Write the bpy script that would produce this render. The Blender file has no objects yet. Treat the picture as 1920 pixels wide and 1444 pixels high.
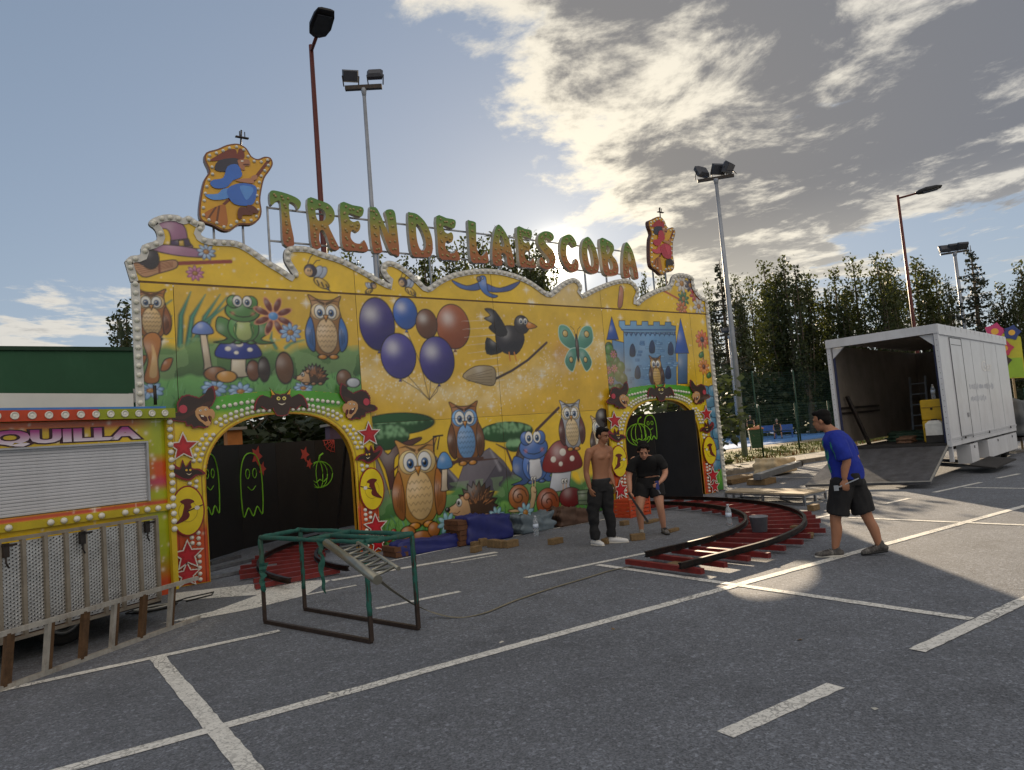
import bpy, bmesh, math, random
import numpy as np
from mathutils import Vector, Matrix
from mathutils.geometry import tessellate_polygon
rad = math.radians
random.seed(7); RNG = np.random.default_rng(7)
S = bpy.context.scene
COL = S.collection

# ------------------------------------------------------------------ camera
FPX, PCX, PCY, CAMH = 1320.0, 960.0, 722.0, 1.70
R = np.array([[0.80621873, -0.02239747, 0.59119347],
              [-0.58590551, 0.10829821, 0.80311035],
              [-0.08201284, -0.99386611, 0.07418925]])
cam = bpy.data.cameras.new('camera'); camo = bpy.data.objects.new('camera', cam); COL.objects.link(camo)
cam.sensor_fit = 'HORIZONTAL'; cam.sensor_width = 36.0; cam.lens = 36.0 * FPX / 1920.0
cam.clip_start = 0.05; cam.clip_end = 3000.0
M = Matrix(((R[0][0], -R[0][1], -R[0][2], 0), (R[1][0], -R[1][1], -R[1][2], 0), (R[2][0], -R[2][1], -R[2][2], CAMH), (0, 0, 0, 1)))
camo.matrix_world = M
S.camera = camo
# ------------------------------------------------------------------ sky, sun, exposure
SUN_EL, SUN_AZ = rad(13.85), rad(40.9)          # azimuth from +Y towards +X
SUND = Vector((math.sin(SUN_AZ) * math.cos(SUN_EL), math.cos(SUN_AZ) * math.cos(SUN_EL), math.sin(SUN_EL)))
world = bpy.data.worlds.new('World'); S.world = world; world.use_nodes = True
def build_sky():
    nt = world.node_tree; N = nt.nodes; L = nt.links; N.clear()
    def n(t, **k):
        x = N.new(t)
        for a, b in k.items(): setattr(x, a, b)
        return x
    def mth(op, a, b=None, c=None, clamp=False):
        x = n('ShaderNodeMath', operation=op, use_clamp=clamp)
        for i, v in enumerate((a, b, c)):
            if v is None: continue
            if isinstance(v, (int, float)): x.inputs[i].default_value = v
            else: L.new(v, x.inputs[i])
        return x.outputs[0]
    def mixc(f, a, b, mode='MIX'):
        x = n('ShaderNodeMix', data_type='RGBA', blend_type=mode)
        for i, v in ((0, f), (6, a), (7, b)):
            if isinstance(v, (int, float)): x.inputs[i].default_value = v
            elif isinstance(v, tuple): x.inputs[i].default_value = (*v, 1)
            else: L.new(v, x.inputs[i])
        return x.outputs[2]
    def sst(v, lo, hi):
        x = n('ShaderNodeMapRange', interpolation_type='SMOOTHSTEP')
        L.new(v, x.inputs[0]); x.inputs[1].default_value = lo; x.inputs[2].default_value = hi
        return x.outputs[0]
    out = n('ShaderNodeOutputWorld'); bg = n('ShaderNodeBackground'); L.new(bg.outputs[0], out.inputs[0])
    sky = n('ShaderNodeTexSky', sky_type='NISHITA', sun_disc=False, sun_elevation=SUN_EL, sun_rotation=SUN_AZ,
            altitude=700, air_density=1.0, dust_density=0.6, ozone_density=1.6)
    tc = n('ShaderNodeTexCoord'); sep = n('ShaderNodeSeparateXYZ'); L.new(tc.outputs['Generated'], sep.inputs[0])
    zc = mth('MAXIMUM', sep.outputs[2], 0.035)
    px = mth('DIVIDE', sep.outputs[0], zc); py = mth('DIVIDE', sep.outputs[1], zc)
    a0 = math.atan2(0.59119, 0.80311); s, c = math.sin(a0), math.cos(a0)
    qx = mth('SUBTRACT', mth('MULTIPLY', px, c), mth('MULTIPLY', py, s))
    qy = mth('ADD', mth('MULTIPLY', px, s), mth('MULTIPLY', py, c))
    cmb = n('ShaderNodeCombineXYZ'); L.new(mth('MULTIPLY', qx, 1.0), cmb.inputs[0]); L.new(mth('MULTIPLY', qy, 0.80), cmb.inputs[1])
    def noise(scale, det, rough, off, dist=0.0):
        mp = n('ShaderNodeMapping'); mp.inputs['Location'].default_value = off; L.new(cmb.outputs[0], mp.inputs[0])
        x = n('ShaderNodeTexNoise'); L.new(mp.outputs[0], x.inputs['Vector'])
        x.inputs['Scale'].default_value = scale; x.inputs['Detail'].default_value = det
        x.inputs['Roughness'].default_value = rough; x.inputs['Distortion'].default_value = dist
        return x.outputs[0]
    n1 = noise(1.25, 13, 0.62, (3.1, 1.3, 0.4), 0.30); n2 = noise(3.4, 10, 0.66, (8.2, 4.4, 2.0), 0.2); n3 = noise(0.55, 3, 0.5, (1.3, 9.1, 5.0))
    # a bank of broken cloud that covers the sky to the right of the sun and thins out to the left
    edge = mth('SUBTRACT', qx, mth('MULTIPLY', mth('SUBTRACT', qy, 2.6), 0.30))
    bank = mth('MULTIPLY', mth('SUBTRACT', mth('MULTIPLY', sst(edge, -0.55, 0.75), mth('SUBTRACT', 1.0, mth('MULTIPLY', sst(sep.outputs[2], 0.30, 0.13), 0.42))), 0.5), 0.50)
    low = mth('MULTIPLY', mth('MULTIPLY', sst(qy, 2.7, 4.0), mth('SUBTRACT', 1.0, sst(edge, -1.2, 0.3))), 0.30)
    dens = mth('ADD', mth('ADD', mth('ADD', mth('MULTIPLY', n1, 0.75), mth('MULTIPLY', n2, 0.25)), bank), mth('ADD', low, mth('MULTIPLY', mth('SUBTRACT', n3, 0.5), 0.25)))
    cover = sst(dens, 0.53, 0.61); thick = sst(mth('ADD', mth('ADD', dens, mth('MULTIPLY', mth('SUBTRACT', noise(2.9, 12, 0.66, (5.5, 2.2, 7.0), 0.25), 0.5), 1.05)), mth('MULTIPLY', mth('SUBTRACT', sst(edge, 0.0, 1.3), 0.45), 0.15)), 0.57, 0.80)
    vm = n('ShaderNodeVectorMath', operation='DOT_PRODUCT'); nz = n('ShaderNodeVectorMath', operation='NORMALIZE')
    L.new(tc.outputs['Generated'], nz.inputs[0]); L.new(nz.outputs[0], vm.inputs[0]); vm.inputs[1].default_value = SUND
    cs = mth('MAXIMUM', vm.outputs['Value'], 0.0)
    near = mth('POWER', cs, 9.0)
    rim = mixc(near, (3.2, 3.1, 2.9), (5.2, 4.7, 3.7))
    core = mixc(near, (0.86, 0.92, 1.08), (1.3, 1.2, 1.08))
    # the side of the clouds that faces the sun is the bright one
    front = sst(vm.outputs['Value'], 0.5, -0.4)
    core = mixc(front, core, (5.2, 4.6, 3.9))
    cloud = mixc(mth('MULTIPLY', thick, mth('SUBTRACT', 1.0, mth('MULTIPLY', sst(sep.outputs[2], 0.30, 0.10), 0.6))), rim, core)
    gm = n('ShaderNodeGamma'); L.new(sky.outputs[0], gm.inputs[0]); gm.inputs[1].default_value = 0.44   # hazy, evenly lit evening air
    skyc = mixc(1.0, gm.outputs[0], (SKYK[0], SKYK[1], SKYK[2]), 'MULTIPLY')
    col = mixc(mth('MULTIPLY', cover, mth('MULTIPLY', sst(sep.outputs[2], 0.02, 0.09), 0.95)), skyc, cloud)
    # the sun itself, seen through thin vapour
    disc = mth('MULTIPLY', sst(vm.outputs['Value'], math.cos(rad(0.95)), math.cos(rad(0.45))), 160.0)
    glow = mth('ADD', mth('MULTIPLY', mth('POWER', cs, 2200.0), 14.0), mth('MULTIPLY', mth('POWER', cs, 160.0), 0.8))
    g = n('ShaderNodeVectorMath', operation='SCALE'); g.inputs[0].default_value = (1.0, 0.9, 0.68); L.new(mth('ADD', disc, glow), g.inputs[3])
    col = mixc(1.0, col, g.outputs[0], 'ADD')
    L.new(col, bg.inputs[0]); bg.inputs[1].default_value = SKYS
SKYK = (0.98, 1.04, 1.15); SKYS = 0.10
build_sky()
sl = bpy.data.lights.new('sun', 'SUN'); sl.energy = 5.0; sl.angle = rad(0.6); sl.color = (1.0, 0.80, 0.56)
so = bpy.data.objects.new('sun', sl); COL.objects.link(so)
so.rotation_euler = (-SUND).to_track_quat('-Z', 'Y').to_euler(); so.location = (30, 35, 20)
V = S.view_settings; V.view_transform = 'Standard'; V.look = 'None'; V.gamma = 1.0; V.use_curve_mapping = False; V.exposure = 1.12
S.render.engine = 'CYCLES'; S.cycles.max_bounces = 8; S.cycles.transparent_max_bounces = 12

# ------------------------------------------------------------------ measuring (photo pixel -> place)
def ray(px, py): return R @ np.array([px - PCX, py - PCY, FPX])
def G(px, py, z=0.0):
    r = ray(px, py); t = (z - CAMH) / r[2]; return (float(r[0] * t), float(r[1] * t))
FY = 11.0
def F(px, py, Y=FY):
    r = ray(px, py); t = Y / r[1]; return (float(r[0] * t), float(r[2] * t + CAMH))

# ------------------------------------------------------------------ helpers
def lin(c):
    c = np.asarray(c, float) / 255.0
    return np.where(c <= 0.04045, c / 12.92, ((c + 0.055) / 1.055) ** 2.4)
MATS = {}
def mat(name, rgb, rough=0.6, metal=0.0, var=0.15, vscale=6.0, bump=0.0, bscale=60.0, spec=0.5, coat=0.0, trans=0.0, dirt=None, emis=None):
    if name in MATS: return MATS[name]
    m = bpy.data.materials.new(name); m.use_nodes = True; nt = m.node_tree; N = nt.nodes; L = nt.links
    b = N['Principled BSDF']; c = tuple(lin(rgb)) if max(rgb) > 1.0 else tuple(rgb)
    b.inputs['Roughness'].default_value = rough; b.inputs['Metallic'].default_value = metal
    b.inputs['Specular IOR Level'].default_value = spec; b.inputs['Coat Weight'].default_value = coat
    b.inputs['Transmission Weight'].default_value = trans
    tc = N.new('ShaderNodeTexCoord')
    no = N.new('ShaderNodeTexNoise'); no.inputs['Scale'].default_value = vscale; no.inputs['Detail'].default_value = 6; no.inputs['Roughness'].default_value = 0.65
    L.new(tc.outputs['Object'], no.inputs['Vector'])
    mr = N.new('ShaderNodeMapRange'); mr.inputs[1].default_value = 0.3; mr.inputs[2].default_value = 0.7; mr.inputs[3].default_value = 1 - var; mr.inputs[4].default_value = 1 + var
    L.new(no.outputs[0], mr.inputs[0])
    mx = N.new('ShaderNodeVectorMath'); mx.operation = 'SCALE'; mx.inputs[0].default_value = c; L.new(mr.outputs[0], mx.inputs[3])
    colout = mx.outputs[0]
    if dirt is not None:
        n2 = N.new('ShaderNodeTexNoise'); n2.inputs['Scale'].default_value = vscale * 0.7; n2.inputs['Detail'].default_value = 9; n2.inputs['Roughness'].default_value = 0.75
        mp = N.new('ShaderNodeMapping'); mp.inputs['Location'].default_value = (3, 8, 1); mp.inputs['Scale'].default_value = (1, 1, 0.35)
        L.new(tc.outputs['Object'], mp.inputs[0]); L.new(mp.outputs[0], n2.inputs['Vector'])
        r2 = N.new('ShaderNodeMapRange'); r2.inputs[1].default_value = 0.5; r2.inputs[2].default_value = 0.72; r2.inputs[4].default_value = dirt[1]; L.new(n2.outputs[0], r2.inputs[0])
        mm = N.new('ShaderNodeMix'); mm.data_type = 'RGBA'; L.new(r2.outputs[0], mm.inputs[0]); L.new(colout, mm.inputs[6]); mm.inputs[7].default_value = (*lin(dirt[0]), 1); colout = mm.outputs[2]
    L.new(colout, b.inputs['Base Color'])
    if bump:
        n3 = N.new('ShaderNodeTexNoise'); n3.inputs['Scale'].default_value = bscale; n3.inputs['Detail'].default_value = 4; L.new(tc.outputs['Object'], n3.inputs['Vector'])
        bp = N.new('ShaderNodeBump'); bp.inputs['Strength'].default_value = bump; bp.inputs['Distance'].default_value = 0.01; L.new(n3.outputs[0], bp.inputs['Height']); L.new(bp.outputs[0], b.inputs['Normal'])
    if emis: b.inputs['Emission Color'].default_value = (*lin(emis[0]), 1); b.inputs['Emission Strength'].default_value = emis[1]
    MATS[name] = m; return m
def paintmat(name, rough=0.3, coat=0.0, dirt=0.12):
    """enamel paint whose print is stored per corner/vertex in the colour attribute 'Col'"""
    m = mat(name, (200, 200, 200), rough, coat=coat); nt = m.node_tree; N = nt.nodes; L = nt.links
    b = N['Principled BSDF']; at = N.new('ShaderNodeVertexColor'); at.layer_name = 'Col'
    no = [x for x in N if x.type == 'TEX_NOISE'][0]; no.inputs['Scale'].default_value = 2.2
    mr = [x for x in N if x.type == 'MAP_RANGE'][0]; mr.inputs[3].default_value = 1 - dirt; mr.inputs[4].default_value = 1.03
    sc = [x for x in N if x.type == 'VECT_MATH'][0]; L.new(at.outputs[0], sc.inputs[0])
    return m

class MB:
    """collects shapes; build() links them as ONE mesh object"""
    def __init__(s): s.v = []; s.f = []; s.m = []; s.sm = []; s.c = []
    def add(s, vs, fs, mi=0, smooth=False, col=None):
        o = len(s.v); s.v += [tuple(map(float, p)) for p in vs]
        for f in fs: s.f.append([i + o for i in f]); s.m.append(mi); s.sm.append(smooth); s.c.append(col)
        return s
    def box(s, c, d, rz=0.0, mi=0, col=None, mtx=None):
        hx, hy, hz = d[0] / 2, d[1] / 2, d[2] / 2; vs = []
        for x, y, z in ((-1, -1, -1), (1, -1, -1), (1, 1, -1), (-1, 1, -1), (-1, -1, 1), (1, -1, 1), (1, 1, 1), (-1, 1, 1)):
            p = Vector((x * hx, y * hy, z * hz))
            if mtx is not None: p = mtx @ p
            elif rz: p = Matrix.Rotation(rz, 3, 'Z') @ p
            vs.append(p + Vector(c))
        return s.add(vs, [(0, 3, 2, 1), (4, 5, 6, 7), (0, 1, 5, 4), (1, 2, 6, 5), (2, 3, 7, 6), (3, 0, 4, 7)], mi, False, col)
    def bar(s, a, b, w, h=None, mi=0, up=(0, 0, 1), col=None):
        """rectangular bar from a to b"""
        a = Vector(a); b = Vector(b); h = h or w; d = (b - a); l = d.length; d.normalize(); u = Vector(up)
        if abs(d.dot(u)) > 0.98: u = Vector((1, 0, 0))
        x = d.cross(u).normalized(); z = x.cross(d).normalized()
        m = Matrix((x, d, z)).transposed()
        return s.box((a + b) / 2, (w, l, h), mi=mi, col=col, mtx=m)
    def tube(s, pts, r, n=8, mi=0, caps=True, col=None, smooth=True, flat=None):
        pts = [Vector(p) for p in pts]; k = len(pts); rs = r if isinstance(r, (list, tuple)) else [r] * k; vs = []; prev = None
        for i, p in enumerate(pts):
            d = (pts[min(i + 1, k - 1)] - pts[max(i - 1, 0)]).normalized()
            u = prev if prev is not None else (Vector((0, 0, 1)) if abs(d.z) < 0.9 else Vector((0, 1, 0)))
            x = d.cross(u).normalized(); y = x.cross(d).normalized(); prev = y
            for j in range(n):
                a = 2 * math.pi * j / n; vs.append(p + x * (math.cos(a) * rs[i]) + y * (math.sin(a) * rs[i] * (flat or 1)))
        fs = [(i * n + j, i * n + (j + 1) % n, (i + 1) * n + (j + 1) % n, (i + 1) * n + j) for i in range(k - 1) for j in range(n)]
        s.add(vs, fs, mi, smooth, col)
        if caps: o = len(s.v) - len(vs); s.f += [[o + j for j in range(n)][::-1], [o + (k - 1) * n + j for j in range(n)]]; s.m += [mi] * 2; s.sm += [False] * 2; s.c += [col] * 2
        return s
    def lathe(s, prof, n=16, c=(0, 0, 0), axis=(0, 0, 1), mi=0, col=None, smooth=True):
        q = Vector((0, 0, 1)).rotation_difference(Vector(axis)).to_matrix(); vs = []
        for r_, z in prof:
            for j in range(n):
                a = 2 * math.pi * j / n; vs.append(q @ Vector((r_ * math.cos(a), r_ * math.sin(a), z)) + Vector(c))
        k = len(prof); fs = [(i * n + j, i * n + (j + 1) % n, (i + 1) * n + (j + 1) % n, (i + 1) * n + j) for i in range(k - 1) for j in range(n)]
        s.add(vs, fs, mi, smooth, col)
        o = len(s.v) - len(vs)
        for a, rev in ((0, True), (k - 1, False)):
            if prof[a][0] > 1e-4:
                l = [o + a * n + j for j in range(n)]; s.f.append(l[::-1] if rev else l); s.m.append(mi); s.sm.append(False); s.c.append(col)
        return s
    def prism(s, loops, y0, y1, mi=0, col=None, edgecol=None, tf=None):
        """2-D loops (first outer, rest holes) in (x,z), extruded from y0 (front) to y1 (back)"""
        flat = [p for l in loops for p in l]; n = len(flat)
        tris = tessellate_polygon([[Vector((p[0], p[1], 0)) for p in l] for l in loops])
        t = tf or (lambda x, y, z: (x, y, z))
        def area(t3):
            a, b, c = (flat[i] for i in t3); return (b[0] - a[0]) * (c[1] - a[1]) - (b[1] - a[1]) * (c[0] - a[0])
        tris = [t3 if area(t3) > 0 else t3[::-1] for t3 in tris]
        s.add([t(x, y0, z) for x, z in flat], tris, mi, False, col)
        s.add([t(x, y1, z) for x, z in flat], [t3[::-1] for t3 in tris], mi, False, edgecol if edgecol is not None else col)
        for l in loops:
            k = len(l); ar = sum(l[i][0] * l[(i + 1) % k][1] - l[(i + 1) % k][0] * l[i][1] for i in range(k)); outer = l is loops[0]
            vs = [t(x, y0, z) for x, z in l] + [t(x, y1, z) for x, z in l]
            fl = (ar > 0) == outer
            fs = [((i, k + i, k + (i + 1) % k, (i + 1) % k) if fl else (i, (i + 1) % k, k + (i + 1) % k, k + i)) for i in range(k)]
            s.add(vs, fs, mi, False, edgecol if edgecol is not None else col)
        return s
    def mesh(s, name, mats):
        me = bpy.data.meshes.new(name); me.from_pydata(s.v, [], s.f)
        for m in (mats if isinstance(mats, (list, tuple)) else [mats]): me.materials.append(m)
        me.polygons.foreach_set('material_index', s.m); me.polygons.foreach_set('use_smooth', s.sm)
        if any(c is not None for c in s.c):
            at = me.color_attributes.new('Col', 'FLOAT_COLOR', 'CORNER'); buf = []
            for f, c in zip(s.f, s.c):
                c = (0.5, 0.5, 0.5) if c is None else tuple(lin(c)); buf += [*c, 1.0] * len(f)
            at.data.foreach_set('color', buf)
        me.update(); return me
    def build(s, name, mats, parent=None): return ob(name, s.mesh(name, mats), parent)
def ob(name, me, parent=None, loc=None, rz=0.0):
    o = bpy.data.objects.new(name, me); COL.objects.link(o)
    if parent is not None: o.parent = parent
    if loc is not None: o.location = loc
    if rz: o.rotation_euler = (0, 0, rz)
    return o
def tag(o, label, cat, group=None):
    o['label'] = label; o['category'] = cat
    if group: o['group'] = group
    return o
def thing(name, label, cat, loc=(0, 0, 0), rz=0.0, group=None):
    o = bpy.data.objects.new(name, None); COL.objects.link(o); o.location = loc; o.rotation_euler = (0, 0, rz); o.empty_display_size = 0.1
    return tag(o, label, cat, group)
def struct(o): o['kind'] = 'structure'; return o
def stuff(o): o['kind'] = 'stuff'; return o
def copy_tree(o, parent=None):
    c = o.copy(); COL.objects.link(c); c.parent = parent
    for ch in list(o.children): copy_tree(ch, c)
    return c
def bez(pts, closed=True, sub=4):
    """Catmull-Rom smoothing of a coarse outline"""
    k = len(pts); out = []
    for i in range(k if closed else k - 1):
        p = [np.array(pts[(i + j) % k] if closed else pts[min(max(i + j, 0), k - 1)], float) for j in (-1, 0, 1, 2)]
        for t in range(sub):
            u = t / sub
            out.append(tuple(0.5 * (2 * p[1] + (p[2] - p[0]) * u + (2 * p[0] - 5 * p[1] + 4 * p[2] - p[3]) * u * u + (3 * p[1] - p[0] - 3 * p[2] + p[3]) * u ** 3)))
    if not closed: out.append(tuple(pts[-1]))
    return out
def offset(poly, d):
    """move a closed counter-clockwise outline inwards by d"""
    k = len(poly); out = []
    for i in range(k):
        a, b, c = (np.array(poly[j % k]) for j in (i - 1, i, i + 1)); t = (c - a); t = t / (np.linalg.norm(t) + 1e-9)
        out.append(tuple(b + d * np.array([-t[1], t[0]])))
    return out
def ccw(p):
    k = len(p); a = sum(p[i][0] * p[(i + 1) % k][1] - p[(i + 1) % k][0] * p[i][1] for i in range(k)); return list(p) if a > 0 else list(p)[::-1]

# ================================================================== GROUND
def asphalt_mat():
    m = mat('asphalt', (0.05, 0.05, 0.053), 0.85, var=0.0); nt = m.node_tree; N = nt.nodes; L = nt.links; b = N['Principled BSDF']
    tc = [x for x in N if x.type == 'TEX_COORD'][0]
    def noise(sc, det, ro=0.6):
        x = N.new('ShaderNodeTexNoise'); x.inputs['Scale'].default_value = sc; x.inputs['Detail'].default_value = det; x.inputs['Roughness'].default_value = ro; L.new(tc.outputs['Object'], x.inputs['Vector']); return x.outputs[0]
    vo = N.new('ShaderNodeTexVoronoi'); vo.inputs['Scale'].default_value = 95; L.new(tc.outputs['Object'], vo.inputs['Vector'])
    vo2 = N.new('ShaderNodeTexVoronoi'); vo2.inputs['Scale'].default_value = 42; L.new(tc.outputs['Object'], vo2.inputs['Vector'])
    big = noise(0.35, 5); med = noise(2.3, 6, 0.7)
    def mr(v, a, b_, c, d):
        x = N.new('ShaderNodeMapRange'); L.new(v, x.inputs[0])
        for i, q in enumerate((a, b_, c, d)): x.inputs[i + 1].default_value = q
        return x.outputs[0]
    def mul(a, b_):
        x = N.new('ShaderNodeMath'); x.operation = 'MULTIPLY'; L.new(a, x.inputs[0]); L.new(b_, x.inputs[1]); return x.outputs[0]
    sep = N.new('ShaderNodeSeparateColor'); L.new(vo.outputs['Color'], sep.inputs[0]); sep2 = N.new('ShaderNodeSeparateColor'); L.new(vo2.outputs['Color'], sep2.inputs[0])
    st = mul(mr(sep.outputs[0], 0, 1, 0.6, 1.35), mr(sep2.outputs[0], 0.75, 1.0, 0.96, 1.5))
    k = mul(mul(st, mr(big, 0.3, 0.7, 0.85, 1.15)), mr(med, 0.3, 0.7, 0.86, 1.14))
    k = mul(k, mr(noise(0.9, 8, 0.8), 0.55, 0.70, 1.0, 0.66)); k = mul(k, mr(noise(6.5, 5, 0.7), 0.63, 0.74, 1.0, 0.6))   # oil stains
    sc = [x for x in N if x.type == 'VECT_MATH'][0]; sc.inputs[0].default_value = ASPH; L.new(k, sc.inputs[3])
    bp = N.new('ShaderNodeBump'); bp.inputs['Strength'].default_value = 0.55; bp.inputs['Distance'].default_value = 0.006; L.new(vo.outputs['Distance'], bp.inputs['Height']); L.new(bp.outputs[0], b.inputs['Normal'])
    return m
ASPH = (0.142, 0.155, 0.182)
def sheet(name, pts, z, m, parent=None):
    return MB().add([(x, y, z) for x, y in pts], [list(range(len(pts)))]).build(name, m, parent)
ground = struct(sheet('asphalt_ground', [(-400, -200), (700, -200), (700, 700), (-400, 700)], 0.0, asphalt_mat()))
def linemat():
    m = mat('road_paint', (226, 225, 220), 0.75, var=0.10, vscale=9); nt = m.node_tree; N = nt.nodes; L = nt.links; b = N['Principled BSDF']
    tc = [x for x in N if x.type == 'TEX_COORD'][0]; src = b.inputs['Base Color'].links[0].from_socket
    vo = N.new('ShaderNodeTexVoronoi'); vo.feature = 'DISTANCE_TO_EDGE'; vo.inputs['Scale'].default_value = 13
    nz = N.new('ShaderNodeTexNoise'); nz.inputs['Scale'].default_value = 5; nz.inputs['Detail'].default_value = 5
    ad = N.new('ShaderNodeMix'); ad.data_type = 'RGBA'; ad.blend_type = 'ADD'; ad.inputs[0].default_value = 0.25
    L.new(tc.outputs['Object'], nz.inputs['Vector']); L.new(tc.outputs['Object'], ad.inputs[6]); L.new(nz.outputs['Color'], ad.inputs[7]); L.new(ad.outputs[2], vo.inputs['Vector'])
    cr = N.new('ShaderNodeMapRange'); cr.inputs[1].default_value = 0.025; cr.inputs[2].default_value = 0.085; cr.inputs[3].default_value = 1; cr.inputs[4].default_value = 0; L.new(vo.outputs['Distance'], cr.inputs[0])
    n2 = N.new('ShaderNodeTexNoise'); n2.inputs['Scale'].default_value = 38; n2.inputs['Detail'].default_value = 5; n2.inputs['Roughness'].default_value = 0.75; L.new(tc.outputs['Object'], n2.inputs['Vector'])
    wr = N.new('ShaderNodeMapRange'); wr.inputs[1].default_value = 0.52; wr.inputs[2].default_value = 0.66; L.new(n2.outputs[0], wr.inputs[0])
    n3 = N.new('ShaderNodeTexNoise'); n3.inputs['Scale'].default_value = 1.3; L.new(tc.outputs['Object'], n3.inputs['Vector'])
    gate = N.new('ShaderNodeMapRange'); gate.inputs[1].default_value = 0.30; gate.inputs[2].default_value = 0.62; L.new(n3.outputs[0], gate.inputs[0])
    mxm = N.new('ShaderNodeMath'); mxm.operation = 'MAXIMUM'; g1 = N.new('ShaderNodeMath'); g1.operation = 'MULTIPLY'; L.new(cr.outputs[0], g1.inputs[0]); L.new(gate.outputs[0], g1.inputs[1])
    L.new(g1.outputs[0], mxm.inputs[0]); L.new(wr.outputs[0], mxm.inputs[1])
    k = N.new('ShaderNodeMath'); k.operation = 'MULTIPLY'; k.inputs[1].default_value = 0.8; L.new(mxm.outputs[0], k.inputs[0])
    mm = N.new('ShaderNodeMix'); mm.data_type = 'RGBA'; L.new(k.outputs[0], mm.inputs[0]); L.new(src, mm.inputs[6]); mm.inputs[7].default_value = (0.10, 0.10, 0.10, 1); L.new(mm.outputs[2], b.inputs['Base Color'])
    return m
LM = linemat()
LZ = [0.004]
def line(a, b, w):
    a = np.array(a, float); b = np.array(b, float); d = (b - a) / np.linalg.norm(b - a); n = np.array([-d[1], d[0]]) * w / 2
    LZ[0] = 0.004 if LZ[0] > 0.006 else LZ[0] + 0.0007
    k = max(2, int(np.linalg.norm(b - a) / 0.08)); top = []; bot = []
    for i in range(k + 1):
        p = a + (b - a) * i / k; j1, j2 = RNG.normal(0, w * 0.025, 2)
        top.append(tuple(p + n * (1 + j1 / w * 2))); bot.append(tuple(p - n * (1 + j2 / w * 2)))
    sheet('parking_line', bot + top[::-1], LZ[0], LM, ground)
for a, b, w in [((-3, 5.22), (13.6, 4.24), .115), ((1.11, 7.16), (1.05, 1.5), .125), ((-3, 7.46), (2.19, 7.14), .10), ((3.22, 7.15), (4.22, 7.06), .085),
                ((5.1, 6.99), (9.2, 6.62), .09), ((6.12, 6.8), (6.08, 2.5), .10), ((5.10, 2.47), (16, 2.05), .115), ((3.15, 2.6), (4.17, 2.54), .12),
                ((4.3, 9.82), (6.2, 10.06), .06), ((6.2, 10.06), (10.2, 10.02), .06), ((10.84, 6.05), (10.87, 2.3), .10), ((9.3, 6.6), (11.9, 6.42), .09),
                ((12.58, 6.34), (13.4, 6.29), .10), ((14.35, 6.28), (16.2, 6.16), .10), ((17.04, 6.16), (18.0, 6.07), .10), ((15.25, 6.1), (15.1, 4.3), .10),
                ((13.6, 4.24), (30, 3.4), .11), ((20.5, 12.6), (36, 12.1), .10), ((22.5, 13.3), (22.0, 10.0), .10), ((27.3, 13.3), (26.8, 10.0), .10), ((17.6, 13.4), (17.3, 10.3), .10)]:
    line(a, b, w)
def pxpoly(name, pts, z): sheet(name, ccw([G(*p) for p in pts]), z, LM, ground)
pxpoly('lane_arrow', [(316, 1114), (489, 1094), (620, 1088), (570, 1118), (470, 1143), (390, 1158), (316, 1168), (300, 1170), (399, 1147), (484, 1116), (316, 1128)], 0.0048)
line(G(575, 1116), G(668, 1098), .07); line(G(622, 1089), G(931, 1036), .13); line(G(846, 1056), G(932, 1041), .06)

# sidewalk, verge, path, court
conc = mat('concrete', (150, 146, 138), 0.9, var=0.18, vscale=1.5, bump=0.3, bscale=40)
kerbm = mat('kerb_stone', (128, 122, 112), 0.9, var=0.25, vscale=3, bump=0.4, bscale=30, dirt=((60, 52, 44), 0.6))
side = struct(MB().box((52.5, 14.85, 0.06), (75, 1.8, 0.12)).build('sidewalk', conc))
kerb = thing('kerb', 'grey stone kerb', 'kerb'); del kerb['label'], kerb['category']; struct(kerb)
kme = MB(); kme.box((0, 0, 0), (0.985, 0.14, 0.145)); kme = kme.mesh('kerb_stone', kerbm)
for i in range(60): ob('kerb_stone', kme, kerb, (15.5 + i, 13.87 + random.uniform(-.006, .006), 0.0625))
grass_m = mat('verge_soil', (104, 106, 50), 0.95, var=0.4, vscale=1.2, bump=0.6, bscale=20, dirt=((92, 74, 46), 0.7))
struct(MB().box((52.5, 18.75, 0.065), (75, 6.0, 0.13)).build('grass_verge', grass_m))
struct(MB().box((52.5, 22.9, 0.05), (75, 2.3, 0.10)).build('gravel_path', mat('path', (150, 140, 120), 0.95, var=0.2)))
struct(MB().box((60, 33, 0.06), (90, 17.9, 0.12)).build('sports_court', mat('blue_court', (84, 138, 206), 0.7, var=0.08)))
struct(MB().box((50, 56, 0.05), (160, 28, 0.10)).build('park_lawn', mat('lawn', (80, 86, 44), 0.95, var=0.4, vscale=0.6)))
blade = mat('grass_blade', (112, 118, 48), 0.8, var=0.35, vscale=0.9)
gb = MB()
for i in range(5200):
    x = random.uniform(19, 60); y = 15.8 + random.random() ** 1.4 * 5.5; dry = random.random() < (0.75 if y < 16.5 else 0.1)
    h = random.uniform(.06, .16) * (1.6 if y < 16.4 else 1); a = random.uniform(0, 6.28); w = .012 + .0007 * x
    dx, dy = math.cos(a) * w, math.sin(a) * w; lx, ly = random.uniform(-.06, .06), random.uniform(-.06, .06)
    gb.add([(x - dx, y - dy, .12), (x + dx, y + dy, .12), (x + lx, y + ly, .13 + h)], [(0, 1, 2)], 1 if dry else 0)
g = gb.build('verge_grass', [blade, mat('dry_grass', (128, 96, 58), 0.9, var=0.3)]); stuff(g); tag(g, 'rough sunlit grass growing on the verge along the mesh fence', 'grass')

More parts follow.
